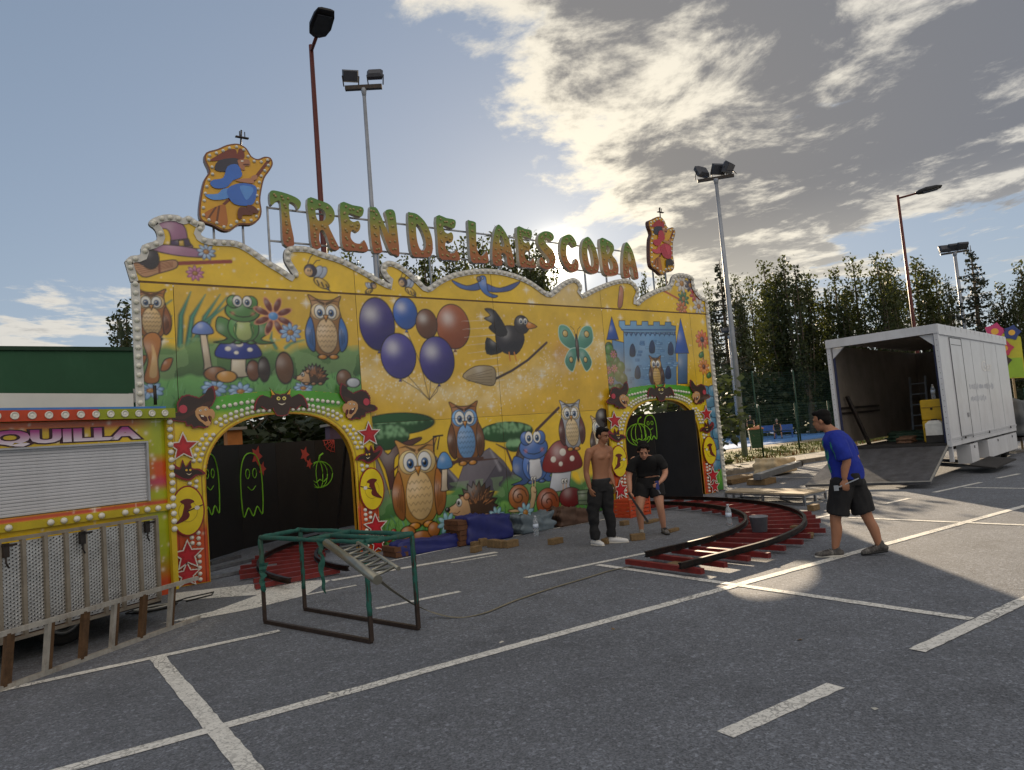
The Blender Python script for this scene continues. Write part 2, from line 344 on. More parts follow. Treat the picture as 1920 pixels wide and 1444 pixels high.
# ================================================================== TREES
def leafmat(name, rgb, tr):
    m = mat(name, rgb, 0.6, var=0.35, vscale=0.35); nt = m.node_tree; N = nt.nodes; L = nt.links; b = N['Principled BSDF']; o = N['Material Output']
    t = N.new('ShaderNodeBsdfTranslucent'); src = b.inputs['Base Color'].links[0].from_socket
    k = N.new('ShaderNodeVectorMath'); k.operation = 'MULTIPLY'; k.inputs[1].default_value = (1.9, 1.7, 0.7); L.new(src, k.inputs[0]); L.new(k.outputs[0], t.inputs[0])
    mx = N.new('ShaderNodeMixShader'); mx.inputs[0].default_value = tr; L.new(b.outputs[0], mx.inputs[1]); L.new(t.outputs[0], mx.inputs[2]); L.new(mx.outputs[0], o.inputs[0]); return m
leafA = leafmat('poplar_leaf', (58, 66, 34), 0.30); leafB = leafmat('conifer_needle', (42, 50, 38), 0.15); leafC = leafmat('shrub_leaf', (46, 58, 32), 0.22)
bark = mat('bark', (92, 80, 66), 0.9, var=0.3, vscale=8, bump=0.5)
def leaves(mb, pts, size, mi=0):
    for p in pts:
        s = size * random.uniform(.6, 1.35); a = Vector((random.gauss(0, 1), random.gauss(0, 1), random.gauss(0, 1))).normalized()
        b_ = a.cross(Vector((random.gauss(0, 1), random.gauss(0, 1), random.gauss(0, 1)))).normalized(); c = a.cross(b_)
        p = Vector(p); mb.add([p - b_ * s * .5, p + c * s * .34, p + b_ * s * .6, p - c * s * .34], [(0, 1, 2, 3)], mi)
def poplar(h, w, nl, seed, sparse=1.0):
    random.seed(seed); tr = MB(); cr = MB(); tr.tube([(0, 0, 0), (.08, .05, h * .3), (0, .1, h * .65), (0.05, 0, h * .95)], [.26, .2, .12, .03], 8)
    pl = [(0, 0, h * .08, h, w * .5)]
    for i in range(7):
        a = random.uniform(0, 6.28); r = random.uniform(.45, 1.25) * w; pl.append((math.cos(a) * r, math.sin(a) * r, random.uniform(.04, .35) * h, h * random.uniform(.55, .99), w * random.uniform(.30, .52)))
    for x, y, z0, z1, rr in pl:
        tr.tube([(0, 0, z0 * .7), (x * .6, y * .6, z0 + (z1 - z0) * .25), (x, y, z0 + (z1 - z0) * .6), (x * .9, y * .9, z1 - .2)], [.09, .07, .045, .015], 5)
        pts = []
        for c in range(int((z1 - z0) / .42)):
            t = (c + random.random()) * .42 / (z1 - z0); t = min(t, 1)
            if random.random() > .86 * sparse: continue
            env = min(1, .35 + t * 2.2) * (1.0 if t < .84 else 1.0 - (t - .84) * 3.6) * random.uniform(.75, 1.15)
            cx = x + random.gauss(0, rr * .5) * env; cy = y + random.gauss(0, rr * .5) * env; cz = z0 + t * (z1 - z0); sp = rr * .55 * env + .08
            for q in range(int(nl)): pts.append((cx + random.gauss(0, sp), cy + random.gauss(0, sp), cz + random.gauss(0, .32)))
        leaves(cr, pts, .25)
    return tr.mesh('trunk', bark), cr.mesh('crown', leafA)
def conifer(h, w, seed):
    random.seed(seed); tr = MB(); cr = MB(); tr.tube([(0, 0, 0), (0, 0, h * .6), (.1, 0, h)], [.26, .13, .02], 8)
    z = h * .12
    while z < h * .985:
        t = z / h; L_ = w * (1 - t) ** .8 * random.uniform(.7, 1.15) + .15
        for k in range(5 if t < .85 else 3):
            a = random.uniform(0, 6.28); d = Vector((math.cos(a), math.sin(a), 0)); l = L_ * random.uniform(.6, 1.1); dr = .22 * l; tip = Vector((0, 0, z)) + d * l + Vector((0, 0, .15 * l - .12 * l))
            mid = Vector((0, 0, z)) + d * l * .55 - Vector((0, 0, dr * .35)); tr.tube([(0, 0, z), mid, tip], [.04, .025, .008], 4)
            pts = []
            for q in range(int(16 * l) + 6):
                u = random.random() ** .7; c = Vector((0, 0, z)).lerp(mid, u * 2) if u < .5 else mid.lerp(tip, u * 2 - 1); sw = .26 * (1.15 - u)
                pts.append(c + Vector((random.gauss(0, sw * .6), random.gauss(0, sw * .6), -abs(random.gauss(0, .16)))))
            leaves(cr, pts, .2)
        z += h * .028 * random.uniform(.7, 1.3)
    return tr.mesh('trunk', bark), cr.mesh('crown', leafB)
def shrub(w, h, nl, seed, m):
    random.seed(seed); tr = MB(); cr = MB(); pts = []
    for i in range(6):
        a = random.uniform(0, 6.28); tr.tube([(0, 0, 0), (math.cos(a) * w * .2, math.sin(a) * w * .2, h * .5), (math.cos(a) * w * .4, math.sin(a) * w * .4, h * .85)], [.06, .04, .01], 5)
    for c in range(46):
        a = random.uniform(0, 6.28); r = math.sqrt(random.random()) * w * .5; z = random.uniform(.1, .95) * h * (1 - .35 * (r / (w * .5)) ** 2)
        for q in range(nl): pts.append((math.cos(a) * r + random.gauss(0, .32), math.sin(a) * r + random.gauss(0, .32), max(.1, z + random.gauss(0, .3))))
    leaves(cr, pts, .27); return tr.mesh('stem', bark), cr.mesh('foliage', m)
POP = [poplar(14, 1.2, 46, 11, 1.05), poplar(14, 1.0, 44, 23, .95), poplar(14, 1.45, 46, 37, 1.05), poplar(14, .85, 30, 41, .8)]
CON = [conifer(13, 3.4, 5)]
SHR = [shrub(5.5, 4.2, 34, 3, leafC), shrub(5, 5.2, 30, 4, leafC)]
def plant(name, variant, px, topy, D, label, cat, h0, group, ws=1.0, parts=('trunk', 'crown')):
    r = ray(px, topy); hd = math.hypot(r[0], r[1]); x, y = r[0] / hd * D, r[1] / hd * D; h = CAMH + r[2] / hd * D
    t = thing(name, label, cat, (x, y, 0.05), random.uniform(0, 6.28), group); k = h / h0
    for nm, me in zip(parts, variant):
        o = ob(nm, me, t); o.scale = (k * ws, k * ws, k)
    return t
random.seed(91)
POPL = [(613, 468, 3, 'behind the first letters of the lit sign, beside the dark red lamp pole'), (655, 476, 1, 'seen under the letter E of TREN'), (708, 478, 3, 'just right of the tall grey floodlight pole above the facade'), (762, 480, 3, 'seen under the first D of the sign'), (795, 470, 1, 'between the words TREN and LA, low behind the sign'),
        (840, 462, 2, 'behind the letter E of the word DE'), (868, 446, 1, 'right behind the gap between DE and LA'), (903, 441, 0, 'behind the letter L of the word LA'), (930, 436, 1, 'between the letters L and A of the sign'), (962, 436, 0, 'behind the letter A of the word LA'), (990, 440, 1, 'behind the E that begins ESCOBA'), (1014, 452, 3, 'just left of the sun behind the letter S'),
        (1207, 512, 3, 'low, just left of the pink witch board'), (1240, 512, 1, 'just right of the pink witch board'), (1303, 545, 3, 'behind the right end of the facade'),
        (1326, 530, 1, 'touching the right edge of the facade, low and ragged'), (1376, 512, 0, 'directly left of the thin topped poplar by the middle floodlight pole'), (1402, 520, 1, 'right of the middle floodlight pole, thin topped'), (1430, 486, 0, 'narrow and tall, first full poplar right of the middle floodlight pole'), (1466, 482, 2, 'twin topped, second tall poplar right of the middle floodlight pole'), (1489, 498, 3, 'thin plume right of the twin topped poplar'), (1518, 516, 1, 'leaning, above the head of the man in blue'),
        (1562, 500, 0, 'above the left corner of the white trailer'), (1597, 484, 1, 'above the trailer opening, left of the tallest one'), (1642, 476, 2, 'tallest above the trailer opening'), (1662, 480, 0, 'just left of the red street lamp pole'), (1713, 482, 2, 'dense, just right of the red street lamp pole'), (1752, 508, 1, 'ragged, left of the far right floodlights'), (1777, 522, 3, 'thin, under the far right floodlights'),
        (1874, 528, 0, 'right of the layered conifer near the photo edge'), (1912, 492, 2, 'at the extreme right edge'), (236, 566, 3, 'slim, peeping out at the left edge of the facade')]
for px, ty, v, w in POPL:
    D = 30 if px < 300 else (115 if 1150 < px < 1410 else 60 + random.uniform(-6, 8))
    plant('poplar_tree', POP[v], px, ty, D, 'poplar tree ' + w, 'tree', 14, 'poplars behind the fairground', random.uniform(.68, 1.0) * (1 if px > 1410 or px < 1150 else .75))
for px, ty, w in [(1347, 488, 'dark drooping conifer directly behind the right end of the facade'), (1816, 462, 'layered dark conifer with open tiers right of the far floodlights')]:
    plant('conifer_tree', CON[0], px, ty, 100 if px < 1400 else 55, w, 'tree', 13, 'conifers behind the fairground')
plant('round_tree', SHR[1], 226, 604, 29, 'small leafy tree top showing between the green wall and the facade edge', 'tree', 5.2, None, .45)
random.seed(17)
SH = [(1355, 690), (1405, 672), (1460, 668), (1515, 664), (1565, 655), (1890, 640), (1930, 630), (430, 730), (520, 735), (600, 735), (660, 738), (1230, 700), (340, 720)]
for i, (px, ty) in enumerate(SH):
    w = ['behind the sports court, directly right of the facade', 'behind the sports court, behind the middle floodlight pole', 'behind the sports court, above the green bin', 'behind the sports court, above the sitting figure', 'behind the sports court, at the left edge of the trailer', 'behind the fairground board at the right edge', 'at the extreme right edge of the photo',
         'seen through the top left of the large left arch', 'seen through the left half of the large left arch', 'seen through the right half of the large left arch', 'seen through the top right of the large left arch', 'seen through the top left of the small right arch', 'hidden mostly by the left pillar of the left arch'][i]
    plant('hedge_shrub', SHR[i % 2], px, ty, 64 if px > 1300 else 26, 'dense dark green shrub ' + w, 'shrub', 4.6, 'dense shrubs in the background', 1.25 if px > 1300 else 1.7, ('stem', 'foliage'))

# ================================================================== MURAL PAINTER
STEP = 0.0135
class Art:
    """airbrush print evaluated at points (X,Z) of the facade plane; colours linear"""
    def __init__(s, X, Z): s.X = X; s.Z = Z; s.c = np.zeros((len(X), 3)); s.lo = (X.min(), Z.min()); s.hi = (X.max(), Z.max())
    def sel(s, x0, x1, z0, z1):
        if x1 < s.lo[0] or x0 > s.hi[0] or z1 < s.lo[1] or z0 > s.hi[1]: return None
        i = np.nonzero((s.X >= x0) & (s.X <= x1) & (s.Z >= z0) & (s.Z <= z1))[0]
        return i if len(i) else None
    def put(s, i, a, col):
        a = np.clip(a, 0, 1)[:, None]; col = np.asarray(col); s.c[i] = s.c[i] * (1 - a) + col * a
    def poly(s, pts, col, out=(24, 18, 16), ow=0.016, shade=0.55, soft=None, hi=0.25, alpha=1.0, light=(-0.5, 0.7)):
        p = np.array(pts); m = 0.05; i = s.sel(p[:, 0].min() - m, p[:, 0].max() + m, p[:, 1].min() - m, p[:, 1].max() + m)
        if i is None: return
        x, z = s.X[i], s.Z[i]; d = np.full(len(i), 9.0); ins = np.zeros(len(i), bool); k = len(p)
        for j in range(k):
            a = p[j]; b = p[(j + 1) % k]; e = b - a; l = e @ e + 1e-12; t = np.clip(((x - a[0]) * e[0] + (z - a[1]) * e[1]) / l, 0, 1)
            d = np.minimum(d, np.hypot(x - a[0] - t * e[0], z - a[1] - t * e[1]))
            cnd = ((a[1] > z) != (b[1] > z)); q = (b[0] - a[0]) * (z - a[1]) / (b[1] - a[1] + 1e-12) + a[0]; ins ^= cnd & (x < q)
        sd = np.where(ins, -d, d); s._shape(i, sd, x, z, p.mean(0), (np.ptp(p[:, 0]) + np.ptp(p[:, 1])) / 4, col, out, ow, shade, soft, hi, alpha, light)
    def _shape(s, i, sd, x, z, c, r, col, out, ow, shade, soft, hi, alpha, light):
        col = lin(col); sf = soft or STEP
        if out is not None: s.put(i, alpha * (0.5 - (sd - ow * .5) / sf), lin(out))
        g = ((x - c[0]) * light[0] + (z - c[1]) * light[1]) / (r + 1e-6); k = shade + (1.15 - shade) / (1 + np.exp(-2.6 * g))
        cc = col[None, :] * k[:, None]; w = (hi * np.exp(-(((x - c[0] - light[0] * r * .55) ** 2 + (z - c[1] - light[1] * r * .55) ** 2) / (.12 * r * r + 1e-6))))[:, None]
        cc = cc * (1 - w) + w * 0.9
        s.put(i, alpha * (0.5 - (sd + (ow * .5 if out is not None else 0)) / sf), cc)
    def ell(s, c, rx, rz, col, rot=0.0, **k):
        m = max(rx, rz) + .05; i = s.sel(c[0] - m, c[0] + m, c[1] - m, c[1] + m)
        if i is None: return
        x, z = s.X[i], s.Z[i]; dx, dz = x - c[0], z - c[1]; ca, sa = math.cos(rot), math.sin(rot); u = (dx * ca + dz * sa) / rx; v = (-dx * sa + dz * ca) / rz
        sd = (np.hypot(u, v) - 1) * min(rx, rz); o = dict(out=(24, 18, 16), ow=.016, shade=.55, soft=None, hi=.25, alpha=1.0, light=(-.5, .7)); o.update(k)
        s._shape(i, sd, x, z, c, max(rx, rz), col, **o)
    def stroke(s, pts, w, col, alpha=1.0, soft=None):
        p = np.array(pts, float); ws = np.interp(np.linspace(0, 1, len(p)), np.linspace(0, 1, len(w)), w) / 2 if isinstance(w, (list, tuple)) else np.full(len(p), w / 2); m = ws.max() + .05; i = s.sel(p[:, 0].min() - m, p[:, 0].max() + m, p[:, 1].min() - m, p[:, 1].max() + m)
        if i is None: return
        x, z = s.X[i], s.Z[i]; d = np.full(len(i), 9.0)
        for j in range(len(p) - 1):
            a, b = p[j], p[j + 1]; e = b - a; t = np.clip(((x - a[0]) * e[0] + (z - a[1]) * e[1]) / (e @ e + 1e-12), 0, 1)
            d = np.minimum(d, np.hypot(x - a[0] - t * e[0], z - a[1] - t * e[1]) - (ws[j] * (1 - t) + ws[j + 1] * t))
        s.put(i, alpha * (.5 - d / (soft or STEP)), lin(col))
    def glow(s, c, r, col, a=1.0):
        i = s.sel(c[0] - 2.5 * r, c[0] + 2.5 * r, c[1] - 2.5 * r, c[1] + 2.5 * r)
        if i is None: return
        d2 = ((s.X[i] - c[0]) ** 2 + (s.Z[i] - c[1]) ** 2) / (r * r); s.put(i, a * np.exp(-d2), lin(col))
    def band(s, z0, z1, col, x0=-99, x1=99, soft=.06, wob=0.0, col2=None, alpha=1.0, f=2.0, ph=0.0):
        i = s.sel(x0, x1, z0 - .4, z1 + .4)
        if i is None: return
        x, z = s.X[i], s.Z[i]; w = wob * (np.sin(x * f + ph) + .6 * np.sin(x * f * 2.3 + 1.7 + ph) + .35 * np.sin(x * f * 5.1 + .6 + ph)); t = np.clip((z - z0) / (z1 - z0), 0, 1)[:, None]
        cc = lin(col)[None] * (1 - t) + (lin(col2) if col2 is not None else lin(col))[None] * t
        s.put(i, alpha * np.clip((z1 + w - z) / soft + .5, 0, 1) * np.clip((z - z0) / .02 + .5, 0, 1), cc)
def vnoise(x, z, f, seed):
    xi = np.floor(x * f).astype(int); zi = np.floor(z * f).astype(int); u = x * f - xi; v = z * f - zi; u = u * u * (3 - 2 * u); v = v * v * (3 - 2 * v)
    def h(a, b): n = (a * 374761393 + b * 668265263 + seed * 974711) & 0x7fffffff; n = (n ^ (n >> 13)) * 1274126177 & 0x7fffffff; return ((n ^ (n >> 16)) & 0xffff) / 65535.0
    return (h(xi, zi) * (1 - u) + h(xi + 1, zi) * u) * (1 - v) + (h(xi, zi + 1) * (1 - u) + h(xi + 1, zi + 1) * u) * v
def z4(x, y): return F(240 + x / 4, 520 + y / 4)
def z6(x, y): return F(660 + x / 4, 540 + y / 4)
def zl(x, y): return F(680 + x / 4, 760 + y / 4)
def zr(x, y): return F(1100 + x / 3.14, 500 + y / 3.14)
def zc(x, y): return F(220 + x / 3.84, 230 + y / 3.84)
def zt(x, y): return F(500 + x / 2.4, 340 + y / 2.4)
def daisy(A, c, r, pet=(150, 190, 235), mid=(196, 140, 60), n=9, sq=.62, out=(40, 60, 110)):
    for k in range(n):
        a = 2 * math.pi * k / n + .2; q = (c[0] + math.cos(a) * r * .6, c[1] + math.sin(a) * r * .6 * sq); A.ell(q, r * .42, r * .2, pet, rot=math.atan2(math.sin(a) * sq, math.cos(a)), out=out, ow=.008, shade=.75)
    A.ell(c, r * .3, r * .3 * sq, mid, out=(120, 70, 30), ow=.01)
def mushroom(A, cap, rx, rz, foot, sw, capc, stemc=(222, 205, 180), dots=True):
    A.poly(bez([(cap[0] - sw * .8, cap[1] - rz * .1), (foot[0] - sw, foot[1] + .08), (foot[0] - sw * 1.2, foot[1]), (foot[0] + sw * 1.2, foot[1]), (foot[0] + sw, foot[1] + .08), (cap[0] + sw * .8, cap[1] - rz * .1)], True, 3), stemc)
    A.poly(bez([(cap[0] - rx, cap[1] - rz * .25), (cap[0] - rx * .85, cap[1] + rz * .4), (cap[0] - rx * .3, cap[1] + rz), (cap[0] + rx * .3, cap[1] + rz), (cap[0] + rx * .85, cap[1] + rz * .4), (cap[0] + rx, cap[1] - rz * .25), (cap[0] + rx * .4, cap[1] - rz * .45), (cap[0] - rx * .4, cap[1] - rz * .45)], True, 4), capc, hi=.4)
    if dots:
        for dx, dz, r_ in ((-.45, .2, .13), (.05, .5, .16), (.5, .15, .12), (-.1, -.05, .1)): A.ell((cap[0] + dx * rx, cap[1] + dz * rz), r_ * rx, r_ * rz * 1.1, (235, 230, 220), out=None, shade=.8)
def balloon(A, c, rx, rz, col, tail):
    A.stroke([(c[0], c[1] - rz), ((c[0] + tail[0]) / 2 + .06, (c[1] - rz + tail[1]) / 2), tail], .012, (60, 50, 60)); A.ell(c, rx, rz, col, hi=.6, shade=.42)
    A.poly([(c[0] - .03, c[1] - rz - .05), (c[0] + .03, c[1] - rz - .05), (c[0], c[1] - rz + .01)], col, ow=.01)
def grass(A, n, x0, x1, z0, z1, cols, l, seed):
    rg = random.Random(seed)
    if x1 < A.lo[0] or x0 > A.hi[0] or z1 + l < A.lo[1] or z0 > A.hi[1]: return
    for k in range(n):
        x = rg.uniform(x0, x1); z = rg.uniform(z0, z1); a = rg.uniform(-.7, .7); q = l * rg.uniform(.5, 1.2); A.stroke([(x, z), (x + math.sin(a) * q * .45, z + q * .55), (x + math.sin(a) * q, z + q * math.cos(a))], [.014, .010, .004], rg.choice(cols), .8)
def eyes(A, f, k, x, z, r, gaze=(0.0, -.2)):
    for s in (-1, 1):
        A.ell(f(x + s * r * 1.05, z), r * k, r * 1.25 * k, (240, 240, 236), ow=.012, shade=.85); A.ell(f(x + s * r * 1.05 + gaze[0] * r, z + gaze[1] * r), r * .5 * k, r * .62 * k, (60, 110, 170), ow=.008); A.ell(f(x + s * r * 1.05 + gaze[0] * r, z + gaze[1] * r), r * .26 * k, r * .34 * k, (12, 12, 14), out=None); A.ell(f(x + s * r * 1.05 + gaze[0] * r - r * .12, z + gaze[1] * r + r * .2), r * .12 * k, r * .12 * k, (255, 255, 255), out=None)
def owl(A, c, k, col, belly, wing):
    f = lambda x, z: (c[0] + x * k, c[1] + z * k)
    A.poly(bez([f(-.42, .75), f(-.5, 1.05), f(-.2, .92), f(.2, .92), f(.5, 1.05), f(.42, .75), f(.52, .1), f(.36, -.6), f(0, -.78), f(-.36, -.6), f(-.52, .1)], True, 4), col); A.ell(f(0, -.15), .32 * k, .52 * k, belly, ow=.01)
    for r in range(5):
        for q in range(-2, 3): A.stroke([f(q * .11 - .05, .16 - r * .15), f(q * .11, .10 - r * .15), f(q * .11 + .05, .16 - r * .15)], .012, tuple(np.array(belly) * .62), .9)
    for s in (-1, 1):
        A.poly(bez([f(s * .46, .4), f(s * .64, .0), f(s * .6, -.45), f(s * .40, -.62), f(s * .36, -.1)], True, 4), wing)
        for q in range(4): A.stroke([f(s * (.42 + q * .04), .1 - q * .08), f(s * (.43 + q * .035), -.46 + q * .04)], .010, tuple(np.array(wing) * .5), .9)
        A.ell(f(s * .17, -.78), .14 * k, .07 * k, (222, 150, 50)); A.ell(f(s * .2, .56), .24 * k, .25 * k, tuple(np.minimum(np.array(belly) * 1.1, 250)), ow=.01)
    eyes(A, f, k, 0, .56, .165); A.poly([f(-.08, .46), f(.08, .46), f(0, .26)], (226, 150, 40)); 
    for s in (-1, 1): A.stroke([f(s * .05, .80), f(s * .26, .90), f(s * .4, .88)], [.05, .01], tuple(np.array(col) * .5))
def frog(A, c, k, col, belly):
    f = lambda x, z: (c[0] + x * k, c[1] + z * k)
    for s in (-1, 1): A.poly(bez([f(s * .3, -.1), f(s * .72, .12), f(s * .8, -.3), f(s * .5, -.55), f(s * .9, -.66), f(s * .3, -.66)], True, 4), tuple(np.array(col) * .85))
    A.ell(f(0, -.2), .46 * k, .46 * k, col); A.ell(f(0, -.28), .3 * k, .32 * k, belly, ow=.008); A.ell(f(0, .32), .52 * k, .34 * k, col)
    for s in (-1, 1): A.ell(f(s * .26, .6), .2 * k, .2 * k, col); A.stroke([f(s * .22, -.1), f(s * .26, -.4), f(s * .18, -.64)], [.07 * k, .05 * k], tuple(np.array(col) * .7)); A.ell(f(s * .2, -.66), .12 * k, .05 * k, tuple(np.array(col) * .9))
    eyes(A, f, k, 0, .62, .14); A.stroke([f(-.38, .28), f(-.2, .16), f(0, .13), f(.2, .16), f(.38, .28)], .018, (30, 40, 24)); A.glow(f(-.3, .24), .06 * k, (240, 140, 120), .5); A.glow(f(.3, .24), .06 * k, (240, 140, 120), .5)
def hedgehog(A, c, k, col, flip=1):
    f = lambda x, z: (c[0] + x * k * flip, c[1] + z * k); sp = []
    for i in range(25): t = math.pi * (-.05 + 1.08 * i / 24); r = .72 if i % 2 else .56; sp.append(f(.12 + math.cos(t) * r, -.2 + math.sin(t) * r * 1.05))
    A.poly(sp + [f(-.5, -.42), f(.6, -.42)], tuple(np.array(col) * .6)); rg = random.Random(int(c[0] * 100))
    for i in range(70):
        a = rg.uniform(.1, 2.9); r = rg.uniform(.15, .52); p = (.14 + math.cos(a) * r, -.2 + math.sin(a) * r); q = (p[0] + math.cos(a) * .12, p[1] + math.sin(a) * .12); A.stroke([f(*p), f(*q)], [.018, .006], tuple(np.array(col) * rg.choice((.4, 1.1, 1.4)).__float__()) if True else col, .9)
    A.poly(bez([f(-.36, .18), f(-.6, .0), f(-.82, -.1), f(-.8, -.22), f(-.4, -.4), f(-.12, -.38), f(-.16, .05)], True, 4), (222, 178, 130)); A.ell(f(-.84, -.13), .07 * k, .06 * k, (20, 16, 18), hi=.5); A.ell(f(-.46, .02), .09 * k, .11 * k, (240, 240, 236), ow=.01); A.ell(f(-.48, .01), .045 * k, .06 * k, (16, 14, 16), out=None); A.ell(f(-.2, .16), .1 * k, .1 * k, (206, 150, 106)); A.stroke([f(-.66, -.24), f(-.55, -.27), f(-.46, -.22)], .014, (90, 40, 30))
    for x in (-.3, .05, .4): A.ell(f(x, -.45), .13 * k, .07 * k, (190, 140, 96))
def snail(A, c, k, shell, body, flip=1):
    f = lambda x, z: (c[0] + x * k * flip, c[1] + z * k)
    A.poly(bez([f(-.7, -.5), f(.3, -.46), f(.62, -.1), f(.66, .35), f(.86, .42), f(.98, .2), f(.86, -.25), f(.6, -.62), f(-.4, -.64)], True, 4), body); A.ell(f(-.06, .02), .58 * k, .56 * k, shell, hi=.4); A.stroke([f(-.06 + (.46 - t * .023) * math.cos(t * .55), .02 + (.44 - t * .022) * math.sin(t * .55)) for t in range(19)], .026, tuple(np.array(shell) * .45))
    for x in (.76, .92): A.stroke([f(x, .4), f(x + .04, .72)], .02, body); A.ell(f(x + .04, .76), .09 * k, .1 * k, (240, 240, 236), ow=.01); A.ell(f(x + .06, .75), .04 * k, .05 * k, (14, 14, 14), out=None)
    A.stroke([f(.82, .16), f(.9, .1), f(.96, .16)], .014, (90, 40, 30))
def crow(A, c, k):
    f = lambda x, z: (c[0] + x * k, c[1] + z * k)
    A.poly(bez([f(-.9, .1), f(-.5, -.1), f(-.2, .0), f(-.4, -.35), f(-.95, -.4)], True, 3), (30, 28, 36)); A.poly(bez([f(-.5, .3), f(-.1, .5), f(.4, .42), f(.55, .05), f(.2, -.4), f(-.3, -.36), f(-.55, -.05)], True, 4), (46, 42, 52), hi=.3); A.poly(bez([f(-.1, .3), f(-.5, .95), f(-.9, 1.0), f(-.7, .8), f(-.95, .7), f(-.65, .55), f(-.8, .4), f(-.4, .15)], True, 3), (36, 34, 44), hi=.3)
    A.ell(f(.5, .55), .3 * k, .3 * k, (46, 42, 52), hi=.35); A.poly(bez([f(.7, .66), f(1.12, .5), f(.72, .42)], True, 3), (224, 140, 44)); eyes(A, f, k, .56, .66, .085); A.stroke([f(.1, -.36), f(.16, -.62)], .03, (210, 130, 50)); A.stroke([f(-.1, -.36), f(-.08, -.62)], .03, (210, 130, 50))
YEL = (240, 200, 38)
rs = random.Random(4)
STARS = [(rs.uniform(1.5, 14.3), rs.uniform(2.0, 5.6), rs.random()) for _ in range(900)]
def stars(A):
    for x, z, k in STARS:
        if x < A.lo[0] - .2 or x > A.hi[0] + .2 or z < A.lo[1] - .2 or z > A.hi[1] + .2: continue
        if k > .93:
            A.glow((x, z), .05, (255, 245, 225), .75); A.stroke([(x - .09, z), (x + .09, z)], .008, (255, 250, 240), .6); A.stroke([(x, z - .09), (x, z + .09)], .008, (255, 250, 240), .6)
        elif k > .6: A.glow((x, z), .022, (255, 240, 215), .7)
        else: A.glow((x, z), .012, (255, 238, 205), .7)
def bg_yellow(A, dull=0.0):
    n = vnoise(A.X, A.Z, 1.1, 3)[:, None]; n2 = vnoise(A.X, A.Z, 3.1, 5)[:, None]
    A.c[:] = lin(YEL) * (0.86 + .2 * n + .1 * n2) * (1 - dull) + lin((206, 170, 90)) * dull
def paint_meadow(A):
    bg_yellow(A); stars(A)
    i = A.sel(2.12, 5, 3.3, 4.4)
    if i is not None: A.put(i, .55 * np.ones(len(i)), lin((206, 166, 70)))
    stars(A)
    for (x0, y0, x1, y1, w) in ((390, 510, 470, 110, .10), (450, 515, 580, 130, .10), (530, 520, 690, 130, .09), (560, 520, 740, 150, .08), (480, 500, 760, 200, .07), (100, 420, 330, 170, .07), (60, 400, 40, 200, .06), (230, 480, 325, 290, .06), (60, 520, 110, 300, .06), (1000, 480, 1010, 370, .06), (1110, 530, 1080, 410, .06), (1180, 530, 1320, 470, .05), (960, 460, 900, 400, .05)):
        a, b = z4(x0, y0), z4(x1, y1); m = ((a[0] * .55 + b[0] * .45) - .05, (a[1] * .45 + b[1] * .55)); A.stroke([a, m, b], [w, w * .8, .01], (30, 96, 84), .95, .03); A.stroke([a, m, b], [w * .35, w * .3, .005], (96, 176, 150), .7, .03)
    zt_, zb_ = z4(900, 510)[1], z4(900, 745)[1]
    A.band(zb_ - .1, zt_ - .02, (26, 66, 32), 1.5, 5.0, .12, .07, (112, 152, 90), 1, 3.2)
    n = vnoise(A.X, A.Z, 5, 8); i = A.sel(1.5, 5, zb_ - .1, zt_ + .1)
    if i is not None: A.put(i, .35 * (n[i] > .55), lin((150, 186, 126)))
    zg = z4(900, 745)[1]; A.band(1.9, zg, (28, 92, 48), 1.5, 5.0, .05, .025, (110, 170, 96), 1, 6)
    grass(A, 260, 1.6, 4.96, 2.2, zg - .02, [(40, 110, 60), (120, 180, 120), (24, 80, 44)], .12, 5)
    for x, y, r in ((170, 850, .17), (648, 832, .18), (845, 856, .18), (1315, 832, .15)): daisy(A, z4(x, y), r)
    # generic woodland animals and stones where the picture shows figures
    mushroom(A, z4(830, 560), .34, .24, z4(830, 745), .11, (42, 62, 160), (222, 210, 186)); frog(A, z4(865, 330), .50, (92, 158, 84), (188, 206, 130)); mushroom(A, z4(560, 400), .15, .13, z4(600, 690), .05, (120, 150, 225), dots=False)
    for x, y, rx, rz, c in ((660, 725, .17, .11, (150, 96, 50)), (740, 745, .15, .09, (214, 156, 66)), (940, 700, .10, .16, (120, 72, 44)), (1020, 690, .09, .19, (58, 40, 36))): A.ell(z4(x, y), rx, rz, c)
    owl(A, z4(1490, 400), .56, (176, 126, 70), (228, 196, 150), (60, 116, 190)); A.ell(z4(1175, 680), .14, .25, (116, 78, 48)); hedgehog(A, z4(1380, 730), .33, (120, 80, 50)); A.ell(z4(1620, 760), .13, .15, (120, 80, 50)); A.ell(z4(1690, 790), .12, .08, (205, 212, 225))
    c = z4(1090, 292)
    for k in range(8):
        a = k * math.pi / 4 + .39; q = (c[0] + math.cos(a) * .19, c[1] + math.sin(a) * .19); A.ell(q, .125, .05, (116, 42, 36), rot=a, out=(220, 150, 120), ow=.01, shade=.6)
    A.ell(c, .075, .065, (90, 160, 230), out=None); daisy(A, z4(1218, 415), .17, sq=.85)
    owl(A, z4(178, 300), .40, (190, 120, 56), (232, 196, 140), (150, 86, 40))
    # tan trunk with leaves on the narrow end panel
    A.poly(bez([z4(120, 780), z4(150, 620), z4(110, 480), z4(150, 420), z4(215, 420), z4(250, 480), z4(225, 620), z4(230, 780)]), (196, 126, 60)); A.poly(bez([z4(160, 740), z4(180, 600), z4(180, 500), z4(215, 600), z4(215, 740)]), (226, 186, 128), out=None)
    for x, y in ((285, 660), (90, 640)): A.poly(bez([z4(x - 40, y + 40), z4(x - 10, y - 40), z4(x + 50, y - 50), z4(x + 20, y + 30)]), (176, 108, 52))
